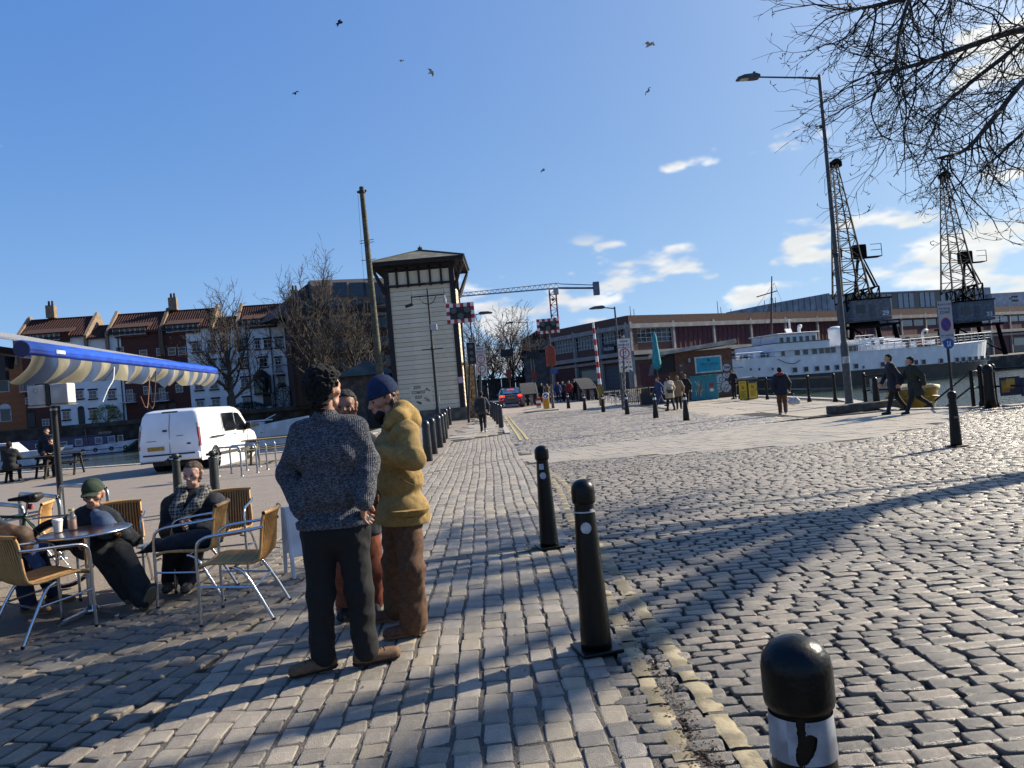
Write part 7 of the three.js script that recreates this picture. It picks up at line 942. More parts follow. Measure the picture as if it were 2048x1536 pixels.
  const bw = part('bridge_wing', box(hx(1664) - hx(1554), 0.75, 2 * beam - 0.1, (hx(1664) + hx(1554)) / 2, h1.y1 + 0.38, -beam), white, t); part('wing_rail', box(hx(1664) - hx(1554) + 0.05, 0.07, 2 * beam, (hx(1664) + hx(1554)) / 2, h1.y1 + 0.78, -beam), hullK, bw); part('boat_deck', box(hx(1728) - hx(1556) + 0.3, 0.1, 2 * beam, (hx(1728) + hx(1556)) / 2, h1.y1, -beam), white, t);
  const wl = H('wheelhouse', 1577, 1656, 664, h1.y1, 1.2); for (let k = 0; k < 6; k++) { const x = lerp(wl.x0 + 0.4, wl.x1 - 0.5, k / 5), y = wl.y1 - 0.6, w = part('wheelhouse_window', box(0.5, 0.6, 0.05, x, y, wl.z + 0.02), winFrame, wl.m); part('pane', box(0.4, 0.5, 0.03, x, y, wl.z + 0.04), pane, w); } part('wheelhouse_roof', rbox(wl.x1 - wl.x0 + 0.4, 0.12, 2 * beam - 2, 0.05, (wl.x0 + wl.x1) / 2, wl.y1 + 0.05, -beam), white, wl.m);
  const rm = part('radar_mast', [rod([hx(1631), wl.y1, -beam], [hx(1631), hy(1631, 630), -beam], 0.09), box(0.9, 0.08, 0.08, hx(1631), hy(1631, 632), -beam)], white, t); part('vent_cowl', [rod([hx(1639), wl.y1, -beam + 0.8], [hx(1639), wl.y1 + 0.7, -beam + 0.8], 0.16), ball(0.24, hx(1640), wl.y1 + 0.8, -beam + 0.9)], white, t); part('searchlight', [box(0.8, 0.5, 0.1, hx(1615), wl.y1 + 0.4, -beam + 1, -0.5, 0, 0)], white, t);
  const fx = hx(1726), fy = hy(1726, 649); part('funnel', xf(lathe([[1.05, yd + 0.6], [1.0, fy - 0.35], [1.02, fy - 0.3], [1.02, fy - 0.06], [0.6, fy + 0.18], [0, fy + 0.22]], 24), fx, 0, -beam, 0, 0, 0, [1.0, 1, 0.75]), white, t); part('funnel_port', xf(new THREE.CircleGeometry(0.28, 18), fx + 0.1, fy - 1.9, -beam + 0.775), M('#2d2020', 0.6), t);
  const h2 = H('aft_house', 1748, 1850, 683, yd, 0.9); for (const [u, w] of [[1763, 0.55], [1780, 0.55], [1825, 0.6], [1842, 0.5]]) { const q = part('house_window', box(w, 0.5, 0.05, hx(u), yd + 0.95, h2.z + 0.02), winFrame, h2.m); part('pane', box(w - 0.1, 0.4, 0.03, hx(u), yd + 0.95, h2.z + 0.04), pane, q); } part('aft_house_door', box(0.6, 1.2, 0.05, hx(1833), yd + 0.72, h2.z + 0.03), S('#4a2c1e', '#63402e', 0.6, 'wood', 1), t); part('aft_cabin', rbox(hx(1800) - hx(1748), 0.75, 3.2, 0.1, (hx(1800) + hx(1748)) / 2, h2.y1 + 0.3, -beam), white, t);
  // skylight ribs, rails, lifeboat clutter
  for (let k = 0; k < 7; k++) part('skylight_rib', bar([hx(1800) + k * 0.42, h2.y1 + 0.6, -beam], [hx(1806) + k * 0.42, h2.y1 + 0.2, -1.1], 0.06), white, t);
  const railRun = (u0, u1, n, hgt, z) => { const x0 = hx(u0), x1 = hx(u1), up = (x) => yd + (x / L > 0.75 ? 0.5 * (x / L - 0.75) ** 2 * 8 : 0); for (let k = 0; k <= n; k++) { const x = lerp(x0, x1, k / n); part('rail_stanchion', rod([x, up(x), z], [x, up(x) + hgt, z], 0.03, 0.03, 5), white, t); } for (const f of [0.33, 0.66, 1]) part('rail', rod([x0, up(x0) + hgt * f, z], [x1, up(x1) + hgt * f, z], f === 1 ? 0.05 : 0.025, f === 1 ? 0.05 : 0.025, 5), white, t); };
  railRun(1735, 1990, 18, 0.95, -0.12); railRun(1480, 1552, 6, 0.9, -0.5); railRun(1720, 1758, 4, 1.8, -0.3);
  R = mulberry(17); for (let k = 0; k < 9; k++) part('deck_gear', rbox(rr(0.4, 1.1), rr(0.25, 0.6), rr(0.4, 0.9), 0.06, lerp(hx(1485), hx(1550), k / 8), yd + 0.3 + rr(0, 0.3), -beam + rr(-1, 2), 0, rr(-1, 1), rr(-0.3, 0.3)), [white, S('#22304f', '#30426b', 0.8, 'patch', 2), M('#55585a', 0.7)][k % 3], t); for (let k = 0; k < 10; k++) part('deck_bench', rbox(rr(0.6, 1.2), 0.45, 0.5, 0.05, lerp(hx(1868), hx(1960), k / 9), yd + 0.55, -beam + rr(-1, 1.6)), k % 3 ? S('#5c2b22', '#7b4032', 0.7, 'patch', 2) : white, t);
  part('anchor_davit', tube([[hx(1866), yd + 0.3, -1], [hx(1866), yd + 1.6, -1], [hx(1871), yd + 2.0, -1], [hx(1877), yd + 1.9, -1]], 0.12, 16, 6), white, t);
  part('foremast', rod([hx(1585, 715), yd, -beam], [hx(1592, 600), hy(1592, 541), -beam], 0.17, 0.06, 10), S('#3b2118', '#53301f', 0.6, 'wood', 0.6), t); part('mast_yard', rod([hx(1569), hy(1585, 583), -beam], [hx(1612), hy(1592, 572), -beam], 0.06), S('#3b2118', '#53301f', 0.6, 'wood', 0.6), t); for (const [u, v] of [[1556, 712], [1640, 664], [1480, 712]]) part('stay', rod([hx(1592, 560), hy(1592, 555), -beam], [hx(u, 715), hy(u, v), -beam], 0.018, 0.018, 4), ironBlack, t); part('mooring_rope', tube([[hx(1556), yd, 0.05], [hx(1570), yd - 0.45, 0.25], [hx(1585), yd - 0.6, 0.3], [hx(1600), yd - 0.3, 0.1]], 0.04, 20, 5), ironBlack, t);
}
// two dockside jib cranes
function dockCrane(head, knee, foot, tail, cab, d, num, label) {
  const P = (u, v, z = 0) => at(u, v, d - z), base = P(cab[0], 700).setY(0.75), t = thing('dock_crane', label, 'crane', base, 0, 'dockside jib cranes'), l = (p) => p.clone().sub(base), g = S('#06080a', '#0d1013', 0.95, 'patch', 0.8, 0, { specularIntensity: 0.3 }), s = d / FPX;
  const Hd = l(P(...head)), Ft = l(P(...foot)), Kn = l(P(...knee)), Tl = l(P(...tail)), n = 15, wz = 1.1;
  const ch = (t0, a, b) => { const c = Ft.clone().lerp(Hd, t0), w = lerp(foot[2] * s / 2, 0.35, t0), z = lerp(wz, 0.3, t0); return c.add(V(a * w, 0, b * z)); };
  const jib = new THREE.Group(); jib.name = 'jib'; t.add(jib); for (const a of [-1, 1]) for (const b of [-1, 1]) part('jib_chord', rod(ch(0, a, b), ch(1, a, b), 0.11, 0.08, 5), g, jib);
  for (let k = 0; k < n; k++) { const t0 = 1 - Math.pow(1 - k / n, 1.0), t1 = (k + 1) / n; for (const b of [-1, 1]) part('jib_brace', [rod(ch(t0, k % 2 ? 1 : -1, b), ch(t1, k % 2 ? -1 : 1, b), 0.05, 0.05, 4), rod(ch(t1, -1, b), ch(t1, 1, b), 0.045, 0.045, 4)], g, jib); for (const a of [-1, 1]) part('jib_brace', rod(ch(t0, a, k % 2 ? 1 : -1), ch(t1, a, k % 2 ? -1 : 1), 0.045, 0.045, 4), g, jib); }
  part('jib_head', [xf(new THREE.CylinderGeometry(0.7, 0.7, 0.5, 16), Hd.x + 0.3, Hd.y + 0.1, 0, Math.PI / 2, 0, 0), rbox(1.6, 0.8, 0.8, 0.1, Hd.x + 0.2, Hd.y, 0), rod([Hd.x - 0.9, Hd.y - 0.3, 0], [Hd.x - 0.7, Hd.y + 1.0, 0], 0.06), rod([Hd.x - 0.9, Hd.y - 0.3, 0], [Hd.x, Hd.y - 0.2, 0], 0.06)], g, t);
  part('hoist_rope', [rod([Hd.x - 0.15, Hd.y, 0], [Hd.x - 0.15, Hd.y - 12.5, 0], 0.03, 0.03, 4)], ironBlack, t); part('hook_block', [rod([Hd.x - 0.15, Hd.y - 12, 0], [Hd.x - 0.15, Hd.y - 13.2, 0], 0.18, 0.12, 6), rod([Hd.x - 0.15, Hd.y - 13, 0], [Hd.x - 0.15, Hd.y - 15, 0], 0.05, 0.05, 4)], ironBlack, t); part('luffing_rope', [rod([Hd.x + 0.5, Hd.y, 0.2], Kn, 0.03, 0.03, 4)], ironBlack, t);
  const Cb = l(P(cab[0], cab[1])), cw = cab[2] * s, chh = cab[3] * s;
  part('apex_frame', [rod(Kn, Tl, 0.14, 0.18, 5), rod(Kn, l(P(foot[0] + 6, foot[1] + 22)), 0.2, 0.24, 5), rod(Kn.clone().add(V(0, 0, 0.8)), Tl.clone().add(V(0, 0, 0.8)), 0.1, 0.12, 5), rod(Tl, l(P(foot[0] + 10, foot[1] - 10)), 0.12, 0.12, 5), rod(Tl, l(P(foot[0], foot[1] + 10)), 0.12, 0.12, 5), rod(Kn.clone().lerp(Tl, 0.5), l(P(foot[0] + 12, foot[1] - 30)), 0.09, 0.09, 4), rod(l(P(foot[0] + 4, foot[1] + 6)), l(P(tail[0], tail[1] + 40)), 0.3, 0.3, 6)], g, t);
  part('apex_platform', [rbox(1.8, 1.9, 1.4, 0.2, Kn.x + 0.1, Kn.y + 0.3, 0), box(3.2, 0.1, 1.6, Kn.x + 1.4, Kn.y - 0.6, 0), rod([Kn.x + 3, Kn.y - 0.6, 0.7], [Kn.x + 3, Kn.y + 1.1, 0.7], 0.05), rod([Kn.x + 1.5, Kn.y + 1.1, 0.7], [Kn.x + 3, Kn.y + 1.1, 0.7], 0.04), rod([Kn.x + 1.5, Kn.y + 0.3, 0.7], [Kn.x + 3, Kn.y + 0.3, 0.7], 0.04)], g, t);
  const lat = new THREE.Group(); lat.name = 'base_lattice'; t.add(lat); const a0 = l(P(foot[0] - foot[2] / 2, foot[1])), a1 = l(P(foot[0] - foot[2] / 2 + 4, foot[1] + 34)), b0 = Tl, b1 = l(P(tail[0] + 4, tail[1] + 42)); for (const b of [-1, 1]) { const z = V(0, 0, b * wz); part('lattice_bar', [rod(a0.clone().add(z), a1.clone().add(z), 0.13, 0.13, 5), rod(b0.clone().add(z), b1.clone().add(z), 0.13, 0.13, 5), rod(a0.clone().add(z), b0.clone().add(z), 0.11, 0.11, 5), rod(a0.clone().lerp(a1, 0.5).add(z), b0.clone().lerp(b1, 0.5).add(z), 0.1, 0.1, 5)], g, lat); for (let k = 0; k < 4; k++) part('lattice_bar', [rod(a0.clone().lerp(b0, k / 4).add(z), a1.clone().lerp(b1, (k + 1) / 4).add(z), 0.08, 0.08, 4), rod(a1.clone().lerp(b1, k / 4).add(z), a0.clone().lerp(b0, (k + 1) / 4).add(z), 0.08, 0.08, 4)], g, lat); }
  const house = part('machinery_house', rbox(cw, chh, 5, 0.1, Cb.x, Cb.y, -0.6), S('#4a525a', '#606870', 0.6, 'patch', 0.7), t); part('house_roof', rbox(cw + 0.3, 0.2, 5.3, 0.05, Cb.x, Cb.y + chh / 2 + 0.05, -0.6), g, house); part('cab_window', box(cw * 0.22, chh * 0.4, 0.06, Cb.x - cw * 0.28, Cb.y + 0.2, 1.92), pane, house); part('side_door', box(cw * 0.14, chh * 0.62, 0.06, Cb.x + cw * 0.02, Cb.y - 0.2, 1.92), S('#3a4148', '#4d555c', 0.6, 'patch', 1), house);
  print('crane_number', 1.15, 0.95, canvasTex(96, 80, (x) => { x.fillStyle = '#565e66'; x.fillRect(0, 0, 96, 80); x.fillStyle = '#c3c6c8'; x.font = 'bold 72px sans-serif'; x.textAlign = 'center'; x.fillText(num, 48, 66); }), house, Cb.x + cw * 0.34, Cb.y - chh * 0.2, 1.93);
  // portal on four legs
  const y1 = Cb.y - chh / 2; part('slewing_ring', rod([Cb.x, y1 - 0.5, -0.6], [Cb.x, y1, -0.6], 2.0, 1.9, 20), g, t); part('portal_platform', [box(cw + 1.6, 0.25, 6, Cb.x, y1 - 0.7, -0.6)], g, t); for (const yy of [0.5, 1.0]) part('platform_rail', [rod([Cb.x - cw / 2 - 0.8, y1 - 0.6 + yy, 2.4], [Cb.x + cw / 2 + 0.8, y1 - 0.6 + yy, 2.4], 0.035, 0.035, 4)], galv, t);
  for (const a of [-1, 1]) for (const b of [-1, 1]) part('portal_leg', [rod([Cb.x + a * (cw / 2 + 0.2), y1 - 0.8, -0.6 + b * 2.4], [Cb.x + a * (cw / 2 + 0.9), 0, -0.6 + b * 2.6], 0.32, 0.4, 6)], g, t); for (const b of [-1, 1]) part('portal_brace', [rod([Cb.x - cw / 2, y1 - 1, -0.6 + b * 2.4], [Cb.x + cw / 2 + 0.6, 0.6, -0.6 + b * 2.5], 0.14, 0.14, 5)], g, t);
}
dockCrane([1668, 329], [1716, 508], [1702, 592, 36], [1750, 574], [1731, 622, 78, 42], 108, '29', 'dock crane numbered 29 behind the white funnel and the tall lamp');
dockCrane([1887, 352], [1929, 519], [1919, 584, 36], [1956, 568], [1938, 624, 74, 40], 120, '33', 'dock crane half hidden by the restricted zone sign');
{ // the red and white tower crane far behind
  const d = 260, P = (u, v) => at(u, v, d), base = P(1126, 780).setY(0), t = thing('tower_crane', 'distant red tower crane with a long pale jib above the warehouse', 'crane', base), l = (u, v) => P(u, v).sub(base), red = S('#6e2620', '#8c352c', 0.7, 'patch', 0.3), pale = S('#8d9092', '#a8abad', 0.6, 'patch', 0.3), H = l(1122, 578).y, w = 1.1;
  for (const a of [-1, 1]) for (const b of [-1, 1]) part('mast_chord', rod([a * w - (1126 - 1122) * 0.17, 0, b * w], [a * w - 0.6, H, b * w], 0.2, 0.2, 4), red, t); for (let k = 0; k < 20; k++) { const y0 = H * k / 20, y1 = H * (k + 1) / 20; part('mast_brace', [rod([(k % 2 ? -w : w) - 0.6, y0, w], [(k % 2 ? w : -w) - 0.6, y1, w], 0.11, 0.11, 4), rod([-w - 0.6, y1, w], [w - 0.6, y1, w], 0.11, 0.11, 4)], k % 4 === 3 ? pale : red, t); }
  const J0 = l(1118, 576), J1 = l(905, 594), n = 20; for (const [y, z] of [[0, 0.8], [0, -0.8], [1.7, 0]]) part('jib_chord', rod(J0.clone().add(V(0, y, z)), J1.clone().add(V(0, y * 0.6, z)), 0.16, 0.12, 4), pale, t); for (let k = 0; k < n; k++) { const a = J0.clone().lerp(J1, k / n), b = J0.clone().lerp(J1, (k + 0.5) / n), c = J0.clone().lerp(J1, (k + 1) / n), f = 1.7 * (1 - 0.4 * k / n); part('jib_brace', [rod([a.x, a.y, 0.8], [b.x, b.y + f, 0], 0.09, 0.09, 4), rod([b.x, b.y + f, 0], [c.x, c.y, 0.8], 0.09, 0.09, 4)], pale, t); }
  const K = l(1193, 566), C = l(1190, 576); part('counter_jib', [rod(J0, C, 0.35, 0.35, 4), rod(J0.clone().add(V(0, 1.4, 0)), C.clone().add(V(0, 1, 0)), 0.15, 0.15, 4)], S('#2b3f5c', '#41577a', 0.6, 'patch', 0.3), t); part('counterweight', box(2.0, 4.4, 2, C.x + 0.4, C.y - 0.2, 0), S('#5d646c', '#7b828a', 0.8, 'patch', 0.3), t); part('operator_cab', box(1.6, 2, 1.6, J0.x - 1.2, J0.y - 1.2, 0.8), pale, t); part('hook_block', [rod(l(1106, 582), l(1106, 600), 0.05, 0.05, 4), rod(l(1106, 597), l(1106, 602), 0.7, 0.3, 6)], ironBlack, t);
}
{ // ochre lifeboat moored by the steps
  const c = at(1842, 800, 25.6), t = thing('ochre_rowing_boat', 'ochre clinker rowing boat nosing up at the quay edge', 'boat', [c.x, 0, c.z - 0.6], 1.35), m = S('#8a6a22', '#a9852f', 0.55, 'patch', 1.5, 0.004), pale = S('#b9a677', '#cdbb8c', 0.6, 'patch', 1.5), n = 24;
  const ring = (y, L, w, x0 = 0) => Array.from({ length: n + 1 }, (_, i) => { const a = i / n * Math.PI * 2, c2 = Math.cos(a), s2 = Math.sin(a); return V(x0 + Math.sign(c2) * Math.pow(Math.abs(c2), 0.8) * L, y + 0.12 * c2 * c2, Math.sign(s2) * Math.pow(Math.abs(s2), 0.7) * w); });
  const loft = (rs) => { const pos = [], idx = []; rs.forEach((r) => r.forEach((p) => pos.push(p.x, p.y, p.z))); for (let i = 0; i + 1 < rs.length; i++) for (let k = 0; k < n; k++) { const a = i * (n + 1) + k; idx.push(a, a + n + 1, a + 1, a + 1, a + n + 1, a + n + 2); } const g = new THREE.BufferGeometry(); g.setAttribute('position', new THREE.Float32BufferAttribute(pos, 3)); g.setIndex(idx); g.computeVertexNormals(); return g; };
  part('hull', loft([ring(-1.3, 0.8, 0.2), ring(-0.9, 1.2, 0.5), ring(-0.3, 1.5, 0.72), ring(0.2, 1.62, 0.82), ring(0.42, 1.68, 0.86)]), m, t); const gw = part('gunwale', loft([ring(0.4, 1.72, 0.9), ring(0.52, 1.74, 0.92), ring(0.54, 1.6, 0.8), ring(0.4, 1.56, 0.76)]), pale, t); part('cover', loft([ring(0.42, 1.58, 0.78), ring(0.5, 1.2, 0.55), ring(0.52, 0.1, 0.05)]), S('#a39a80', '#bdb397', 0.8, 'patch', 1), t); part('fender', tube(ring(0.05, 1.66, 0.86), 0.05, 48, 6, true), m, t); t.position.y = 0.12; t.scale.setScalar(0.82);
}
// ---------------------------------------------------------------- boats on the left
{
  const A = at(-60, 912, 80).setY(WATER_Y), B = at(272, 888, 84).setY(WATER_Y), F = frameOf(A, B), t = thing('blue_narrowboat', 'blue and white narrowboat moored below the terrace, left of the van', 'narrowboat', [A.x, WATER_Y, A.z], F.turn), L = F.L, hy = (u, v) => F.px(u, v)[1] - WATER_Y, hx = (u) => F.px(u, 885)[0], blue = S('#101d4a', '#1b2b63', 0.35, 'patch', 0.6), wh = S('#a9adb2', '#c3c6ca', 0.5, 'patch', 0.6);
  part('hull', [xf(prism([[0, 0], [L - 1.6, 0], [L, 1.15], [L - 0.4, 1.2], [L - 4, 0.95], [0, 0.9]], 2.0, 0.02), 0, 0, -1)], wh, t); part('rubbing_band', [box(L - 2, 0.07, 2.1, L / 2 - 0.4, 0.52, -1), box(L - 1.6, 0.14, 2.08, L / 2 - 0.6, 0.04, -1)], blue, t); const cab = part('cabin', xf(prism([[0, 0.9], [L - 2.6, 0.9], [L - 2.8, 1.95], [0, 2.05]], 1.7, 0.02), 0, 0, -1), blue, t); part('cabin_roof', rbox(L - 2.4, 0.1, 1.84, 0.03, L / 2 - 1.3, 2.05, -1), blue, t);
  for (const [u, w, h] of [[157, 0.72, 0.72], [197, 0.72, 0.72], [223, 0.72, 0.72], [241, 0.55, 0.7], [85, 1.5, 0.4], [118, 1.5, 0.4]]) { const f = part('cabin_window', box(w, h, 0.05, hx(u), 1.5, -0.12), wh, cab); part('pane', box(w - 0.14, h - 0.14, 0.03, hx(u), 1.5, -0.09), u > 150 && u < 235 ? S('#3c4a63', '#5b6a85', 0.3, 'patch', 2) : pane, f); }
  for (const u of [165, 190, 222, 250]) part('tyre_fender', xf(new THREE.TorusGeometry(0.16, 0.06, 6, 14), hx(u), 0.5, 0.06), rubber, t); part('gas_bottle', rod([hx(128), 1.05, 0.05], [hx(146), 1.05, 0.05], 0.24, 0.24, 12), wh, t); part('roof_box', rbox(1.2, 0.28, 0.6, 0.05, hx(207), 2.25, -1), copingM, t); part('pole', rod([hx(175), 1.2, 0.05], [hx(172), 2.9, 0.05], 0.03), copingM, t);
  const c = at(-10, 905, 70).setY(WATER_Y), m = thing('white_motor_boat', 'white and blue motor boat behind the picnic table at the picture edge', 'boat', c, 0.12), w2 = 5; part('hull', xf(prism([[-w2, 0], [w2 - 1, 0], [w2 + 0.4, 1.3], [-w2, 1.05]], 2.4, 0.05), 0, 0, 0), wh, m); part('stripe', box(9, 0.25, 2.46, -0.6, 0.82, 0), blue, m); part('cabin', xf(prism([[-3.5, 1.1], [2.6, 1.1], [1.6, 2.1], [-3.3, 2.2]], 1.9, 0.05), 0, 0, 0), wh, m); for (let k = 0; k < 4; k++) part('cabin_window', box(0.9, 0.45, 0.04, -2.6 + k * 1.25, 1.7, 1.01), pane, m);
}
{ // white cruiser right of the van
  const A = at(478, 888, 46).setY(WATER_Y), B = at(600, 876, 47).setY(WATER_Y), F = frameOf(A, B), t = thing('white_cruiser', 'white river cruiser with a low cabin between the van and the man in the jumper', 'boat', [A.x, WATER_Y, A.z], F.turn), wh = S('#a9aeb4', '#c5c9cd', 0.45, 'patch', 0.6), L = F.L; const k = (u, v) => F.px(u, v), hb = k(500, 860)[1] - WATER_Y;
  part('hull', xf(prism([[0, 0], [L, 0], [L + 0.6, hb + 0.5], [L * 0.5, hb + 0.25], [0, hb]], 2.2, 0.04), 0, 0, -1.1), wh, t); part('blue_stripe', [box(L, 0.06, 2.28, L / 2, hb * 0.72, -1.1), box(L, 0.04, 2.28, L / 2, hb * 0.45, -1.1)], M('#1b2a4d', 0.5), t); part('cabin', xf(prism([[0.1, hb], [1.5, hb + 0.1], [1.5, hb + 0.42], [0.2, hb + 0.4]], 1.6, 0.03), 0, 0, -1.1), wh, t); part('cabin_roof', rbox(2.1, 0.07, 1.9, 0.03, 0.95, hb + 0.5, -1.1), wh, t); for (const x of [0.45, 1.0]) part('cabin_window', box(0.42, 0.24, 0.03, x, hb + 0.25, -0.27), pane, t); print('hull_number', 0.34, 0.14, canvasTex(64, 28, (x) => { x.fillStyle = '#bcc0c4'; x.fillRect(0, 0, 64, 28); x.fillStyle = '#1d2430'; x.font = 'bold 24px sans-serif'; x.fillText('No.1', 4, 22); }), t, 1.4, hb * 0.88, 0.045); part('roof_rails', [rod([1.6, hb + 0.54, -0.5], [2.2, hb + 0.8, -0.6], 0.03)], wh, t);
}

// ================================================================ the van and the car
function wheelParts(o, x, y, z, r, w, name = 'wheel') { const t = part(name, xf(lathe([[r * 0.62, -w / 2], [r * 0.94, -w / 2], [r, -w / 2 + 0.03], [r, w / 2 - 0.03], [r * 0.94, w / 2], [r * 0.62, w / 2]], 32), x, y, z, 0, 0, Math.PI / 2), rubber, o); part('rim', [xf(new THREE.TorusGeometry(r * 0.62, 0.025, 6, 28), x + Math.sign(x) * w * 0.42, y, z, 0, Math.PI / 2, 0), ...Array.from({ length: 10 }, (_, k) => { const a = k / 10 * Math.PI * 2; return bar([x + Math.sign(x) * w * 0.4, y, z], [x + Math.sign(x) * w * 0.43, y + Math.cos(a) * r * 0.6, z + Math.sin(a) * r * 0.6], 0.03, 0.05); })], M('#9a9da0', 0.3, { metalness: 0.8 }), t); part('hub', xf(new THREE.CylinderGeometry(r * 0.6, r * 0.6, w * 0.5, 20), x, y, z, 0, 0, Math.PI / 2), M('#1a1b1d', 0.6), t); }
{ // white panel van; local +z is its rear, x across
  const t = thing('white_van', 'clean white panel van parked at the harbour edge', 'van', [-10.72, 0, -26.35], 0);
  t.rotation.y = -0.02; const paint = S('#dcdddd', '#e8e8e8', 0.28, 'patch', 0.3, 0, { clearcoat: 0.8, clearcoatRoughness: 0.08 }), W = 1.94, L = 4.95, Hh = 1.95, hw = W / 2;
  // side profile (z forward negative), lofted across the width with tumblehome
  const prof = [[2.42, 0.36], [2.46, 0.5], [2.47, 0.95], [2.42, 1.35], [2.3, 1.82], [2.18, 1.92], [1.8, 1.96], [-0.6, 1.95], [-1.0, 1.9], [-1.25, 1.78], [-1.85, 1.14], [-2.3, 1.0], [-2.46, 0.82], [-2.5, 0.5], [-2.44, 0.34]];
  const sec = (x, inset) => prof.map(([z, y]) => { const k = clamp((y - 1.0) / 0.95, 0, 1); return V(x * (1 - 0.14 * k * k), y - inset * 0.06, z * (1 - inset * 0.012)); });
  const xs = [[-hw, 1], [-hw + 0.05, 0.3], [-hw + 0.16, 0], [0, -0.15], [hw - 0.16, 0], [hw - 0.05, 0.3], [hw, 1]], pos = [], idx = [], m = prof.length; xs.forEach(([x, i]) => sec(x, i).forEach((p) => pos.push(p.x, p.y, p.z))); for (let i = 0; i + 1 < xs.length; i++) for (let k = 0; k < m; k++) { const k2 = (k + 1) % m, a = i * m; idx.push(a + k, a + m + k, a + k2, a + k2, a + m + k, a + m + k2); }
  const sg = new THREE.BufferGeometry(); sg.setAttribute('position', new THREE.Float32BufferAttribute(pos, 3)); sg.setIndex(idx); sg.computeVertexNormals(); const sides = [-1, 1].map((s) => { const sh = new THREE.Shape(prof.map(([z, y]) => new THREE.Vector2(z, y))); for (const wz of [1.35, -1.55]) { const h = new THREE.Path(); h.absarc(wz, 0.36, 0.4, 0, Math.PI * 2); sh.holes.push(h); } const g = new THREE.ShapeGeometry(sh, 10), p = g.attributes.position; for (let i = 0; i < p.count; i++) { const z = p.getX(i), y = p.getY(i), k = clamp((y - 1.0) / 0.95, 0, 1); p.setXYZ(i, s * (hw + 0.001) * (1 - 0.14 * k * k), y - 0.06, z * 0.988); } g.computeVertexNormals(); return g; });
  const body = part('body', [sg.toNonIndexed(), ...sides], paint, t);
  const skinX = (y) => hw * (1 - 0.14 * clamp((y - 0.94) / 0.95, 0, 1) ** 2) + 0.004; const sidePoly = (pts, s, off) => { const g = new THREE.ShapeGeometry(new THREE.Shape(pts.map(([z, y]) => new THREE.Vector2(z, y)))), p = g.attributes.position; for (let i = 0; i < p.count; i++) { const z = p.getX(i), y = p.getY(i); p.setXYZ(i, s * (skinX(y) + off), y, z); } g.computeVertexNormals(); return g; };
  for (const s of [-1, 1]) {
    part('side_window', sidePoly([[0.35, 1.12], [0.42, 1.72], [-0.52, 1.72], [-0.55, 1.12]], s, 0.006), glassDark, body); part('cab_window', sidePoly([[-0.68, 1.1], [-0.66, 1.72], [-1.02, 1.68], [-1.62, 1.14], [-1.6, 1.06]], s, 0.006), glassDark, body); part('door_seam', [bar([s * (skinX(0.5) + 0.003), 0.42, -0.62], [s * (skinX(1.8)), 1.8, -0.6], 0.012), bar([s * (skinX(0.5) + 0.003), 0.42, 0.5], [s * skinX(1.8), 1.8, 0.48], 0.012), bar([s * (skinX(0.5) + 0.003), 0.5, -1.5], [s * skinX(1.1), 1.05, -1.62], 0.012)], M('#55585b', 0.6), body); part('slide_rail', bar([s * (skinX(1.0) + 0.004), 0.98, 0.5], [s * (skinX(1.0) + 0.004), 0.98, 1.6], 0.02, 0.04), black, body); part('door_handle', rbox(0.03, 0.05, 0.18, 0.012, s * (skinX(0.98) + 0.008), 1.0, -0.5), paint, body); part('sill_trim', bar([s * (hw + 0.003), 0.4, 0.95], [s * (hw + 0.003), 0.4, -1.1], 0.03, 0.1), M('#2b2d2f', 0.7), body);
    const mr = part('door_mirror', rbox(0.2, 0.26, 0.12, 0.05, s * (hw + 0.12), 1.2, -1.42), black, body); const tl = part('tail_light', rbox(0.07, 0.62, 0.14, 0.03, s * (hw - 0.05), 1.05, 2.38, -0.06, 0, s * 0.06), M('#7d1014', 0.2, { clearcoat: 0.8 }), body); part('clear_lens', rbox(0.075, 0.2, 0.145, 0.03, s * (hw - 0.075), 1.4, 2.345, -0.1, 0, s * 0.08), M('#a6a6a6', 0.2), tl);
    for (const wz of [1.35, -1.55]) { wheelParts(t, s * (hw - 0.13), 0.34, wz, 0.34, 0.24); part('arch_liner', xf(new THREE.CylinderGeometry(0.41, 0.41, 0.3, 20, 1, true), s * (hw - 0.2), 0.37, wz, 0, 0, Math.PI / 2), M('#0b0b0c', 0.9, { side: THREE.DoubleSide }), body); }
  }
  part('windscreen', xf(new THREE.PlaneGeometry(1.5, 0.78), 0, 1.47, -1.58, 0, Math.PI, 0).applyMatrix4(new THREE.Matrix4()), glassDark, body).rotation.x = 0;
  part('rear_door_seam', [bar([0.02, 0.55, 2.492], [0.02, 1.35, 2.44], 0.012), bar([0.02, 1.35, 2.44], [0.02, 1.8, 2.33], 0.012)], M('#6d7073', 0.6), body); part('rear_handle', rbox(0.14, 0.06, 0.04, 0.02, -0.12, 1.3, 2.45), black, body); part('high_brake_light', rbox(0.5, 0.05, 0.08, 0.02, 0, 1.87, 2.25), M('#2a0a0c', 0.3), body);
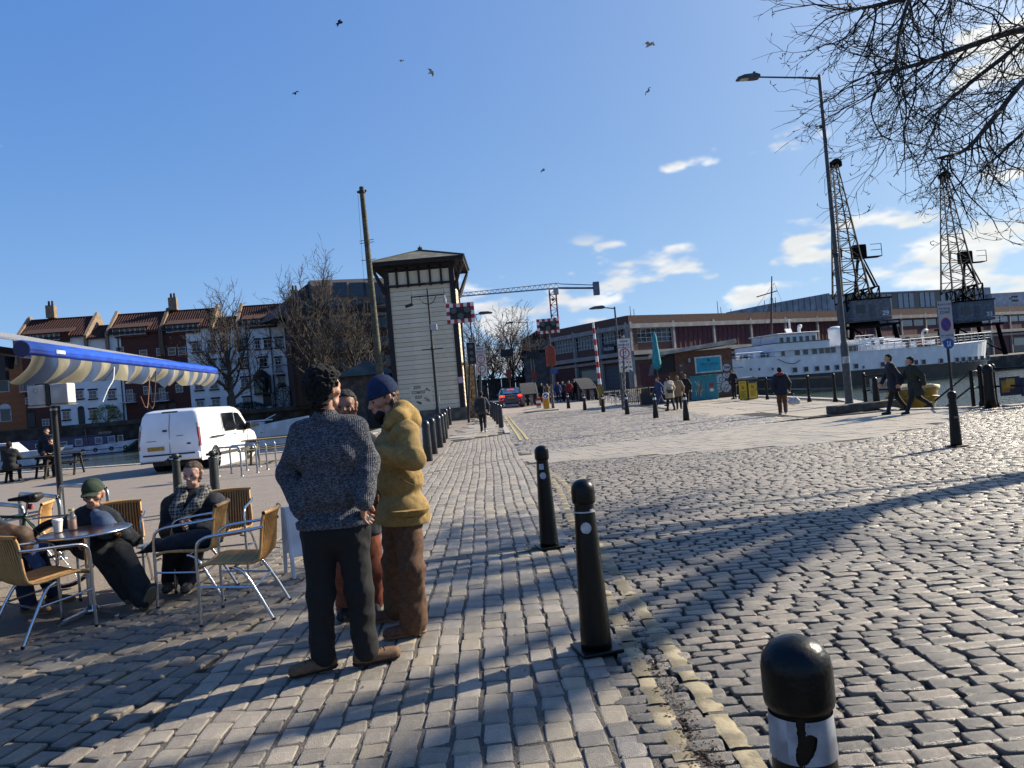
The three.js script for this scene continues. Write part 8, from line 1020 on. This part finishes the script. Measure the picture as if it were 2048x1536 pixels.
  part('rear_bumper', rbox(W - 0.04, 0.24, 0.14, 0.05, 0, 0.48, 2.45), paint, body); part('bumper_trim', [rbox(W - 0.3, 0.05, 0.04, 0.01, 0, 0.56, 2.51)], black, body); part('number_plate', rbox(0.52, 0.12, 0.02, 0.005, -0.42, 0.76, 2.485, -0.02, 0, 0), S('#8f6d1e', '#a58330', 0.5, 'patch', 3), body); part('oval_badge', xf(new THREE.SphereGeometry(0.06, 14, 8), 0.62, 0.86, 2.475, 0, 0, 0, [1.2, 0.5, 0.2]), M('#3a3f46', 0.3, { metalness: 0.6 }), body); part('tow_bar', [rod([0, 0.3, 2.35], [0, 0.36, 2.62], 0.03), ball(0.035, 0, 0.42, 2.62), box(0.3, 0.12, 0.06, 0, 0.34, 2.5)], black, body); part('underside', box(W - 0.5, 0.2, L - 0.8, 0, 0.3, 0), black, body);
  const zTex = M('#5d6063', 0.5); part('lettering_strip', [rbox(0.3, 0.025, 0.006, 0.002, -0.55, 1.0, 2.468), rbox(0.22, 0.02, 0.006, 0.002, 0.35, 1.12, 2.463)], zTex, body);
}
{ // dark car on the bridge, braking
  const d = 58, c = at(1022, 808, d), t = thing('dark_saloon_car', 'dark saloon car braking on the bridge, seen from behind', 'car', [c.x, 0.44, c.z - 2.2], 0.03), p = S('#0d1118', '#181d26', 0.2, 'patch', 0.5, 0, { clearcoat: 0.8, clearcoatRoughness: 0.06 }), hw = 0.93;
  const prof = [[2.25, 0.3], [2.32, 0.55], [2.28, 0.92], [1.75, 1.0], [1.15, 1.4], [0.2, 1.48], [-0.6, 1.4], [-1.3, 0.98], [-2.1, 0.85], [-2.3, 0.6], [-2.25, 0.3]], m = prof.length, xs = [[-hw, 0.22], [-hw + 0.1, 0.06], [-hw + 0.3, 0], [0, 0], [hw - 0.3, 0], [hw - 0.1, 0.06], [hw, 0.22]], pos = [], idx = []; xs.forEach(([x, i]) => prof.forEach(([z, y]) => { const k = clamp((y - 0.95) / 0.5, 0, 1); pos.push(x * (1 - 0.22 * k), y - i * 0.15 * k, z * (1 - i * 0.12)); })); for (let i = 0; i + 1 < xs.length; i++) for (let k = 0; k < m; k++) { const a = i * m, k2 = (k + 1) % m; idx.push(a + k, a + m + k, a + k2, a + k2, a + m + k, a + m + k2); } for (const a of [0, 6 * m]) for (let k = 1; k + 1 < m; k++) idx.push(a, a + k, a + k + 1); const g = new THREE.BufferGeometry(); g.setAttribute('position', new THREE.Float32BufferAttribute(pos, 3)); g.setIndex(idx); const q = g.toNonIndexed(); q.computeVertexNormals(); const body = part('body', q, p, t);
  part('rear_window', xf(new THREE.PlaneGeometry(1.22, 0.62), 0, 1.22, 1.475, -0.98, 0, 0), S('#35506b', '#55708a', 0.08, 'patch', 1), body); part('rear_bumper', rbox(1.8, 0.3, 0.2, 0.06, 0, 0.45, 2.25), p, body); part('number_plate', rbox(0.52, 0.12, 0.02, 0.005, 0, 0.72, 2.33), M('#6e5a20', 0.5), body);
  for (const s of [-1, 1]) { const l = part('tail_lamp', rbox(0.36, 0.14, 0.06, 0.03, s * 0.68, 0.86, 2.27), M('#7a0a0c', 0.2, { emissive: new THREE.Color('#ff2418'), emissiveIntensity: 2.2 }), body); const pl = new THREE.PointLight('#ff2a1c', 0.8, 6); pl.position.set(s * 0.68, 0.86, 2.4); pl.castShadow = true; t.add(pl); for (const z of [1.4, -1.4]) wheelParts(t, s * 0.8, 0.32, z, 0.32, 0.22); part('door_mirror', rbox(0.18, 0.14, 0.1, 0.04, s * 0.98, 1.0, -0.75), p, body); part('exhaust', rod([s * 0.6, 0.3, 2.2], [s * 0.6, 0.3, 2.36], 0.05), steel, body); }
  part('high_brake_lamp', rbox(0.5, 0.04, 0.03, 0.01, 0, 1.36, 1.35), M('#7a0a0c', 0.3, { emissive: new THREE.Color('#ff2418'), emissiveIntensity: 1.2 }), body);
}
{ // picnic tables at the water's edge
  const wood = S('#16120f', '#2a231d', 0.85, 'wood', 1, 0.004), mk = (o, wd) => { for (let k = 0; k < 5; k++) part('top_plank', rbox(1.7, 0.04, 0.135, 0.006, 0, 0.75, -0.29 + k * 0.145), wd, o); for (const s of [-1, 1]) { for (let k = 0; k < 2; k++) part('bench_plank', rbox(1.7, 0.04, 0.13, 0.006, 0, 0.45, s * (0.66 + k * 0.14)), wd, o); part('bearer', [box(0.05, 0.09, 1.5, s * 0.6, 0.4, 0), box(0.05, 0.09, 0.7, s * 0.6, 0.69, 0)], wd, o); for (const q of [-1, 1]) part('leg', bar([s * 0.6 + 0.06, 0, q * 0.62], [s * 0.6 + 0.06, 0.72, q * 0.24], 0.05, 0.1), wd, o); } };
  const a = at(62, 958, 26.5).setY(0), o = thing('picnic_table', 'dark picnic table with three people by the water', 'picnic table', a, 0.2, 'picnic tables on the quay'); mk(o, wood); dup(o, at(118, 950, 27.6).setY(0), 0.25, 'dark picnic table standing empty beside the heater post', 'picnic tables on the quay');
  const b = thing('pale_picnic_table', 'pale timber picnic table behind the bike stands right of the van', 'picnic table', at(545, 925, 25.0).setY(0), 0.1); mk(b, S('#6b5c34', '#8d7a48', 0.85, 'wood', 1, 0.004));
}

// ================================================================ bare winter trees
function limbTube(pts, r0, r1, k = 6) { const c = new THREE.CatmullRomCurve3(pts), n = Math.max(4, pts.length * 3), P = c.getPoints(n), F = c.computeFrenetFrames(n), pos = [], idx = []; P.forEach((p, i) => { const r = lerp(r0, r1, i / n); for (let j = 0; j < k; j++) { const a = j / k * Math.PI * 2; pos.push(p.x + r * (Math.cos(a) * F.normals[i].x + Math.sin(a) * F.binormals[i].x), p.y + r * (Math.cos(a) * F.normals[i].y + Math.sin(a) * F.binormals[i].y), p.z + r * (Math.cos(a) * F.normals[i].z + Math.sin(a) * F.binormals[i].z)); } }); for (let i = 0; i < n; i++) for (let j = 0; j < k; j++) { const a = i * k + j, b = i * k + (j + 1) % k; idx.push(a, b, a + k, b, b + k, a + k); } const g = new THREE.BufferGeometry(); g.setAttribute('position', new THREE.Float32BufferAttribute(pos, 3)); g.setIndex(idx); g.computeVertexNormals(); return { g, c }; }
// twigs as one triangle list: each segment a three-sided sliver
class Twigs { constructor() { this.p = []; } seg(a, b, r0, r1) { const d = b.clone().sub(a).normalize(), u = Math.abs(d.y) > 0.9 ? V(1, 0, 0) : V(0, 1, 0), x = u.cross(d).normalize(), y = d.clone().cross(x); const q = (o, r, k) => o.clone().addScaledVector(x, r * Math.cos(k * 2.094)).addScaledVector(y, r * Math.sin(k * 2.094)); for (let k = 0; k < 3; k++) { const A = q(a, r0, k), B = q(a, r0, k + 1), C = q(b, r1, k), D = q(b, r1, k + 1); for (const v of [A, B, C, B, D, C]) this.p.push(v.x, v.y, v.z); } } geo() { const g = new THREE.BufferGeometry(); g.setAttribute('position', new THREE.Float32BufferAttribute(this.p, 3)); g.computeVertexNormals(); return g; }
  // a wandering shoot that forks
  grow(p, d, len, r, depth, o) { const n = Math.max(3, Math.round(len / o.step)); let a = p.clone(), dir = d.clone().normalize(); for (let i = 0; i < n; i++) { dir.add(V(rr(-1, 1), rr(-1, 1) + o.up, rr(-1, 1)).multiplyScalar(o.wig)).normalize(); const b = a.clone().addScaledVector(dir, len / n), ra = lerp(r, r * 0.45, i / n), rb = lerp(r, r * 0.45, (i + 1) / n); this.seg(a, b, ra, rb); if (depth > 0 && R() < o.fork) { const s = V(rr(-1, 1), rr(-0.8, 1), rr(-1, 1)); const nd = dir.clone().multiplyScalar(o.fwd).add(s).normalize(); this.grow(b, nd, len * rr(0.35, 0.62), Math.max(rb * 0.68, o.min), depth - 1, o); } if (o.bud && depth === 0 && R() < o.bud) this.seg(b, b.clone().add(V(rr(-1, 1), rr(-0.3, 1), rr(-1, 1)).normalize().multiplyScalar(0.05)), 0.009, 0.004); a = b; } } }
const barkDark = S('#2d2822', '#463f36', 0.9, 'streak', 1.5, 0.01), barkTwig = M('#2b2621', 0.9), twigBark = M('#3f372f', 0.9);
function bareTree(label, base, h, spread, seed, { r = 0.3, limbs = 9, group, bark = barkDark, twig = barkTwig, lean = 0, up = 0.05, depth = 3, min = 0.012, name = 'bare_tree', first = 0.22, fork = 0.42 } = {}) {
  R = mulberry(seed); const t = thing(name, label, 'tree', base, 0, group), T = new Twigs(); const tp = [V(0, -0.2, 0)]; for (let k = 1; k <= 5; k++) tp.push(V(rr(-0.03, 0.03) * h + lean * k / 5, h * 0.72 * k / 5, rr(-0.03, 0.03) * h)); const tr = limbTube(tp, r, r * 0.25, 9); part('trunk', tr.g, bark, t);
  for (let k = 0; k < limbs; k++) { const f = first + (0.98 - first) * k / limbs, p = tr.c.getPoint(f), a = k * 2.4 + rr(-0.4, 0.4), L = spread * (1.05 - 0.5 * f) * rr(0.8, 1.2), el = 0.5 + 0.7 * f, pts = [p]; let d = V(Math.cos(a) * Math.cos(el), Math.sin(el), Math.sin(a) * Math.cos(el)), q = p.clone(); for (let i = 0; i < 4; i++) { d.add(V(rr(-0.25, 0.25), 0.12, rr(-0.25, 0.25))).normalize(); q = q.clone().addScaledVector(d, L / 4); pts.push(q); } const lr = r * (0.5 - 0.3 * f), lb = limbTube(pts, lr, lr * 0.3, 6); part('limb', lb.g, bark, t); for (let i = 1; i <= 9; i++) { const s = lb.c.getPoint(i / 9), tg = lb.c.getTangent(i / 9); for (let m = 0; m < 2; m++) T.grow(s, tg.clone().add(V(rr(-1, 1), rr(-0.4, 1), rr(-1, 1))), L * rr(0.3, 0.55), lr * 0.3, depth, { step: spread * 0.06, wig: 0.22, up, fork, fwd: 1.1, min }); } }
  part('crown', T.geo(), twig, t); return t;
}
bareTree('bare spreading tree in front of the white terrace', at(462, 828, 85).setY(1.5), 12, 7, 3, { r: 0.42, limbs: 12, group: 'bare trees below the terrace', up: 0.1, min: 0.022, bark: S('#37312a', '#4f473d', 0.9, 'streak', 1.5), twig: twigBark });
bareTree('tall bare tree before the dark mansard block', at(643, 835, 78).setY(1.5), 15.5, 6.8, 5, { r: 0.36, limbs: 14, group: 'bare trees below the terrace', up: 0.12, min: 0.02, first: 0.16, twig: twigBark });
bareTree('bare bushy tree between the tall tree and the timber mast', at(715, 830, 74).setY(1.5), 9.5, 5.5, 9, { r: 0.24, limbs: 12, group: 'bare trees below the terrace', up: 0.08, min: 0.022, first: 0.12, twig: twigBark });
bareTree('leafless round tree beyond the bridge beside the distant lamp', at(1030, 795, 125).setY(0.7), 13.5, 7.5, 12, { r: 0.35, limbs: 12, group: 'leafless trees beyond the bridge', min: 0.03, up: 0.1, twig: twigBark });
bareTree('leafless tree rising behind the weak bridge sign by the tower', at(962, 795, 125).setY(0.7), 12.5, 6.5, 14, { r: 0.35, limbs: 11, group: 'leafless trees beyond the bridge', min: 0.03, up: 0.1, twig: twigBark });
bareTree('low leafless tree behind the far signal boards', at(1052, 795, 118).setY(0.7), 8.5, 6, 15, { r: 0.3, limbs: 10, group: 'leafless trees beyond the bridge', min: 0.03, up: 0.05, first: 0.12, twig: twigBark });
bareTree('low leafless tree between the tower pier and the car', at(990, 795, 116).setY(0.7), 7.5, 6, 16, { r: 0.3, limbs: 10, group: 'leafless trees beyond the bridge', min: 0.03, up: 0.05, first: 0.12, twig: twigBark });
{ // evergreen shrubs along the terrace
  const shrub = (label, u, v, d, w, h, c, seed) => { R = mulberry(seed); const p = at(u, v, d), t = thing('evergreen_shrub', label, 'shrub', [p.x, BANK - 0.1, p.z], 0, 'shrubs along the terrace'), pos = []; for (let k = 0; k < 2600; k++) { const a = rr(0, 6.28), e = Math.acos(rr(-0.2, 1)), q = 0.7 + 0.35 * Math.pow(R(), 0.5) * (0.7 + 0.6 * fbm(a * 2, e * 3, 3, seed)), x = Math.cos(a) * Math.sin(e) * w * q, y = Math.cos(e) * h * q + h * 0.2, z = Math.sin(a) * Math.sin(e) * w * q, s = 0.12; const A = V(rr(-1, 1), rr(-1, 1), rr(-1, 1)).normalize().multiplyScalar(s), B = V(rr(-1, 1), rr(-1, 1), rr(-1, 1)).normalize().multiplyScalar(s); pos.push(x, y, z, x + A.x, y + A.y, z + A.z, x + B.x, y + B.y, z + B.z); } const g = new THREE.BufferGeometry(); g.setAttribute('position', new THREE.Float32BufferAttribute(pos, 3)); g.computeVertexNormals(); part('foliage', g, M(c, 0.8, { side: THREE.DoubleSide }), t); part('stems', [rod([0, 0, 0], [0.1, h * 0.8, 0], 0.06, 0.03), rod([0, 0, 0], [-w * 0.4, h * 0.6, 0.1], 0.05, 0.02), rod([0, 0, 0], [w * 0.4, h * 0.6, -0.1], 0.05, 0.02)], barkDark, t); };
  shrub('rounded olive-green shrub in front of the white house, left of the van', 216, 843, 92, 1.7, 1.9, '#5a6423', 31); shrub('dark evergreen bush beside the white house near the oriel bay', 567, 812, 95, 1.3, 2.6, '#1c241a', 32); shrub('low dark hedge under the bare spreading tree', 497, 824, 95, 2.2, 1.0, '#1d2616', 33); shrub('small dark clipped bush above the van roof', 425, 828, 95, 1.0, 0.9, '#1a2315', 34); shrub('small dark bush at the brick and white house boundary', 372, 830, 95, 1.1, 0.9, '#1b2416', 35);
}
{ // the plane tree whose boughs hang into the picture, rooted out of frame
  R = mulberry(101); const base = V(14.2, 0, -13.5), t = thing('plane_tree', 'large bare plane tree whose drooping boughs fill the upper corner', 'tree', base), l = (u, v, d) => at(u, v, d).sub(base), bark = S('#3a3733', '#5b564e', 0.9, 'patch', 2, 0.01), tw = M('#26231f', 0.9);
  const tr = limbTube([V(0, -0.2, 0), V(0.1, 2, 0), V(-0.1, 4.5, 0.1), V(-0.2, 7, 0)], 0.34, 0.22, 12); part('trunk', tr.g, bark, t); const T = new Twigs(), top = V(-0.2, 6.8, 0), fork2 = V(-0.1, 4.8, 0.1);
  const bough = (pts, r, n, len, hang) => { const b = limbTube(pts, r, r * 0.22, 7); part('bough', b.g, bark, t); for (let i = 0; i < n; i++) { const f = 0.25 + 0.75 * (i + R()) / n, s = b.c.getPoint(Math.min(1, f)), tg = b.c.getTangent(Math.min(1, f)); T.grow(s, tg.clone().multiplyScalar(0.7).add(V(rr(-1, 1), rr(-1, 0.7) - hang, rr(-1, 1))), len * rr(0.5, 1.1), Math.max(0.012, r * 0.2) * rr(0.7, 1.2), 3, { step: 0.15, wig: 0.34, up: 0.015 - hang * 0.14, fork: 0.4, fwd: 1.2, min: 0.005, bud: 0.35 }); } };
  bough([top, l(2150, 60, 13), l(2040, 60, 12.4), l(1930, 95, 12), l(1830, 130, 11.8), l(1745, 150, 11.6)], 0.085, 34, 1.7, 0.25);
  bough([top, l(2160, 90, 12.8), l(2060, 150, 12.5), l(1985, 240, 12.2), l(1930, 300, 12), l(1880, 315, 11.8)], 0.08, 34, 1.6, 0.2);
  bough([top, l(2160, -60, 12.6), l(2000, -60, 12.2), l(1870, -20, 11.8), l(1760, 10, 11.5), l(1690, 20, 11.3)], 0.075, 34, 1.6, 0.3);
  bough([top, l(2100, -150, 12), l(1950, -110, 11.4), l(1840, -40, 11), l(1800, 60, 10.8), l(1790, 150, 10.7)], 0.07, 34, 1.7, 0.35);
  bough([fork2, l(2200, 200, 13.6), l(2090, 230, 13.4), l(2020, 290, 13.2), l(1960, 345, 13)], 0.06, 26, 1.4, 0.2);
  bough([top, l(2150, 20, 14.2), l(2000, 120, 14), l(1900, 200, 13.8), l(1850, 250, 13.6)], 0.07, 34, 1.6, 0.25);
  // boughs out of the picture overhead, which throw the shade on the setts
  for (const [x, y, z, r] of [[-4, 12, 3, 0.15], [-6, 10, 7, 0.13], [1, 13, 6, 0.15], [4, 12, -2, 0.15], [-1, 14.5, -1, 0.13], [-3, 9.5, 9, 0.12], [-8, 11, 4, 0.11]]) { const e = V(x, y, z); bough([top, top.clone().lerp(e, 0.3).add(V(rr(-0.4, 0.4), 1.2, rr(-0.4, 0.4))), top.clone().lerp(e, 0.65).add(V(rr(-0.4, 0.4), 0.9, rr(-0.4, 0.4))), e, e.clone().add(V(x * 0.12, -0.3, z * 0.12))], r, 18, 2.2, 0.1); }
  part('crown', T.geo(), tw, t);
}

// ================================================================ people further off
const dk = (c) => cloth(c, '#' + new THREE.Color(c).multiplyScalar(1.6).getHexString(), 0.85);
const clothes = { navy: dk('#0e141f'), black: dk('#0c0d10'), jeans: dk('#1c2c4a'), brown: dk('#4a3421'), cream: dk('#8d8676'), green: dk('#1b211b'), red: dk('#6a1a1c'), blue: dk('#16284e'), grey: dk('#2b3036'), tan: dk('#6b5a45') }, shoeK = { mat: M('#15140f', 0.7) }, shoeW = { mat: M('#a8a49c', 0.7), sole: M('#8d8a84', 0.8) };
const dark = { mat: M('#171210', 0.9), vol: 0.006 }, fair = { mat: M('#6a543a', 0.8), vol: 0.01, long: 0.06 };
const walker = (label, p, turn, h, pose, o, group) => person(label, p, turn, joints(h, pose), { cell: 0.03, shoes: shoeK, ...o }, group);
{
  const p = gp(968, 866), w = walker('backpacker in black walking away along the footway', p, Math.PI + 0.03, 1.72, { walk: 0.45, spread: 0.06 }, { legs: { mat: clothes.black }, top: { mat: clothes.grey, hem: 0.06, ease: 0.03 }, shoes: shoeW, hair: dark });
  part('backpack', rbox(0.32, 0.5, 0.2, 0.07, 0, 1.2, -0.22), dk('#15171b'), w);
  const b = gp(1567, 829), q = walker('person in a navy coat walking with a white carrier bag', b, Math.PI - 0.35, 1.62, { walk: 0.4 }, { legs: { mat: clothes.brown, ease: 0.03 }, top: { mat: clothes.navy, hem: 0.12, ease: 0.045, flare: 0.02 }, shoes: shoeW, hair: dark, girth: 1.1 });
  part('red_hood', rbox(0.24, 0.1, 0.16, 0.05, 0, 1.38, -0.12), clothes.red, q); const bag = single('carrier_bag', blend([cap([-0.12, 0.1, 0], [0.12, 0.1, 0], 0.13), cap([-0.08, 0.24, 0], [0.08, 0.24, 0], 0.06), cap([0, 0.28, 0], [0, 0.42, 0], 0.02)], { cell: 0.02, k: 0.05, fold: (x, y, z) => 0.04 * (noise3(x * 16, y * 16, z * 16, 5) - 0.5) }), M('#a6a6a6', 0.6), 'white carrier bag swinging from the navy-coated walker\'s hand', 'bag'); bag.position.copy(at(1588, 800, 25.8)); bag.position.y = 0.34; bag.scale.setScalar(0.8);
  const c = gp(1792, 827), v = gp(1818, 826); walker('bare-headed man striding close beside a woman in a hooded coat', c, -1.75, 1.72, { walk: 0.5, lean: 0.1 }, { legs: { mat: clothes.black }, top: { mat: clothes.navy, hem: 0.2, ease: 0.035 }, hair: dark }, 'couple walking past the lamp');
  walker('woman in a long dark green coat and hood walking with a taller man', v.clone().add(V(0.1, 0, 0.25)), -1.6, 1.62, { walk: 0.75, lean: 0.1 }, { legs: { mat: clothes.black }, top: { mat: clothes.green, hem: 0.26, ease: 0.045, flare: 0.03 }, hair: { ...dark, vol: 0.02 } }, 'couple walking past the lamp');
  const s = at(1470, 798, 46).setY(0); walker('dark-clad man standing against the graffiti at the kiosk corner', s, -0.9, 1.78, { spread: 0.05 }, { legs: { mat: clothes.black }, top: { mat: clothes.black, hem: 0.08 }, hair: dark });
  const g = 'people strolling past the kiosk'; const y = (u, vv) => gp(u, vv);
  walker('man in blue striding out ahead of the strollers', y(1322, 818), -1.3, 1.74, { walk: 0.75, lean: 0.08 }, { legs: { mat: clothes.jeans }, top: { mat: clothes.blue, hem: 0.04 }, hair: dark }, g);
  const w2 = walker('woman in a cream coat with a black shoulder bag', at(1341, 808, 37.5).setY(0), -2.8, 1.68, { walk: 0.3 }, { legs: { mat: clothes.black }, top: { mat: clothes.cream, hem: 0.22, ease: 0.04 }, hair: dark }, g); part('black_bag', rbox(0.3, 0.2, 0.1, 0.04, 0.1, 0.95, -0.25), black, w2);
  walker('fair-haired woman in a tan coat beside the cream coat', at(1358, 807, 38).setY(0), 2.9, 1.66, { walk: 0.3 }, { legs: { mat: clothes.black }, top: { mat: clothes.tan, hem: 0.18, ease: 0.035 }, hair: fair }, g); walker('woman in black with white shoes at the end of the strollers', y(1374, 811), 2.7, 1.72, { walk: 0.35 }, { legs: { mat: clothes.black }, top: { mat: clothes.black, hem: 0.12, ease: 0.04 }, shoes: shoeW, hair: fair }, g);
  const cr = 'people crossing the bridge footway'; [[1118, 804, 62, 'blue', 'jeans', 'person in blue walking off the bridge beside the rust-red box'], [1128, 804, 64, 'grey', 'black', 'grey-clad person half hidden in the bridge crowd'], [1085, 802, 66, 'navy', 'black', 'navy-clad person behind the keep-left beacon'], [1141, 804, 61, 'red', 'black', 'person in a red top with pale shoes in the bridge crowd'], [1151, 803, 63, 'black', 'black', 'person in black walking at the edge of the bridge crowd'], [1160, 802, 66, 'green', 'grey', 'dark green coat at the back of the bridge crowd'], [1096, 802, 68, 'tan', 'jeans', 'person in a tan coat behind the signal post']].forEach(([u, vv, d, a, b2, lab], i) => walker(lab, at(u, vv, d).setY(0.42), [0.2, -0.3, 0.1, 0, 0.4, 2.9, 0.2][i], 1.66 + 0.04 * (i % 3), { walk: 0.3 + 0.1 * (i % 3) }, { cell: 0.036, legs: { mat: clothes[b2] }, top: { mat: clothes[a], hem: 0.06, ease: 0.04 }, shoes: i === 3 ? shoeW : shoeK, hair: i % 2 ? fair : dark }, cr));
  // picnic table company
  const pt = at(62, 958, 26.5).setY(0), seat = (label, x, z, turn, m) => { const J = joints(1.74), e = (a, b, c2) => V(a, b, c2); Object.assign(J, { hipL: e(0.09, 0.55, 0), hipR: e(-0.09, 0.55, 0), kneeL: e(0.13, 0.52, 0.42), kneeR: e(-0.13, 0.52, 0.42), ankL: e(0.14, 0.1, 0.4), ankR: e(-0.14, 0.1, 0.4), toeL: e(0.15, 0.05, 0.55), toeR: e(-0.15, 0.05, 0.55), shL: e(0.18, 1.03, 0.08), shR: e(-0.18, 1.03, 0.08), neck: e(0, 1.1, 0.1), head: e(0, 1.25, 0.14), elL: e(0.25, 0.82, 0.25), elR: e(-0.25, 0.82, 0.25), wrL: e(0.12, 0.82, 0.45), wrR: e(-0.12, 0.82, 0.45), face: e(0, -0.2, 1) }); const c2 = Math.cos(0.2), s2 = Math.sin(0.2); person(label, pt.clone().add(V(x * c2 + z * s2, 0, -x * s2 + z * c2)), turn, J, { cell: 0.032, legs: { mat: clothes.black }, top: { mat: m, hem: 0.02, noHem: true, ease: 0.045 }, shoes: shoeK, hair: dark }, 'people at the picnic table'); };
  seat('person in black seated on the near bench of the picnic table', -0.35, 0.72, Math.PI + 0.2, clothes.black); seat('person in dark grey seated on the far bench near the heater post', 0.5, -0.74, 0.2, clothes.black);
  walker('person in a dark coat standing over the picnic table', pt.clone().add(V(-0.1, 0, -1.3)), 0.3, 1.72, { lean: 0.1 }, { legs: { mat: clothes.black }, top: { mat: clothes.navy, hem: 0.1, ease: 0.045 }, hair: dark }, 'people at the picnic table');
}
{ // gulls
  const mk = (label, u, v, d, span, roll, turn, white) => { const p = at(u, v, d), o = thing('gull', label, 'bird', p, turn, 'gulls over the harbour'), m = white ? S('#8c8f94', '#b0b3b7', 0.8, 'patch', 2) : S('#2b2f36', '#454b54', 0.8, 'patch', 2), s = span * 0.4; const wing = (k) => { const g = new THREE.BufferGeometry(), P = [[0, 0.02, 0.1], [0, 0.02, -0.12], [k * s * 0.45, 0.22 * s + 0.05, 0.12], [k * s * 0.45, 0.2 * s + 0.05, -0.1], [k * s, 0.05 * s, -0.02], [k * s, 0.05 * s, -0.08]].map((q) => V(...q)); const f = (a, b, c) => [P[a], P[b], P[c]].flatMap((w) => [w.x, w.y, w.z]), dn = (a, b, c) => [P[c], P[b], P[a]].flatMap((w) => [w.x, w.y - 0.025, w.z]); g.setAttribute('position', new THREE.Float32BufferAttribute([...f(0, 1, 2), ...f(2, 1, 3), ...f(2, 3, 4), ...f(4, 3, 5), ...dn(0, 1, 2), ...dn(2, 1, 3), ...dn(2, 3, 4), ...dn(4, 3, 5)], 3)); g.computeVertexNormals(); return g; }; part('body', blend([cap([0, 0, 0.16], [0, 0, -0.16], 0.07, 0.05), cap([0, 0.03, 0.18], [0, 0.03, 0.22], 0.05, 0.035), cap([0, 0, -0.16], [0, 0.0, -0.3], 0.04, 0.02), cap([0, 0.02, 0.24], [0, 0.01, 0.29], 0.015, 0.006)], { cell: 0.016, k: 0.04 }), m, o); part('wing', wing(1), m, o); part('wing', wing(-1), m, o); o.rotation.z = roll; };
  mk('white gull gliding highest on the right of the lamp head', 1299, 90, 42, 1.15, 0.15, 0.6, true); mk('pale gull banking straight below the gliding gull', 1297, 182, 55, 0.95, 0.9, 0.2, true); mk('dark gull alone near the top of the sky', 679, 46, 50, 0.9, 1.0, 1.2, false); mk('tiny pale gull beside the mottled gull', 803, 122, 90, 0.9, 0.2, 0.5, true); mk('mottled gull in the middle of the sky', 862, 145, 60, 0.9, -0.7, 1.0, true); mk('gull low over the terrace side of the sky', 591, 187, 65, 0.9, 0.5, 0.4, false); mk('small gull above the distant tower crane', 1086, 341, 70, 0.8, 0.7, 0.8, true);
}
renderer.render(scene, camera);
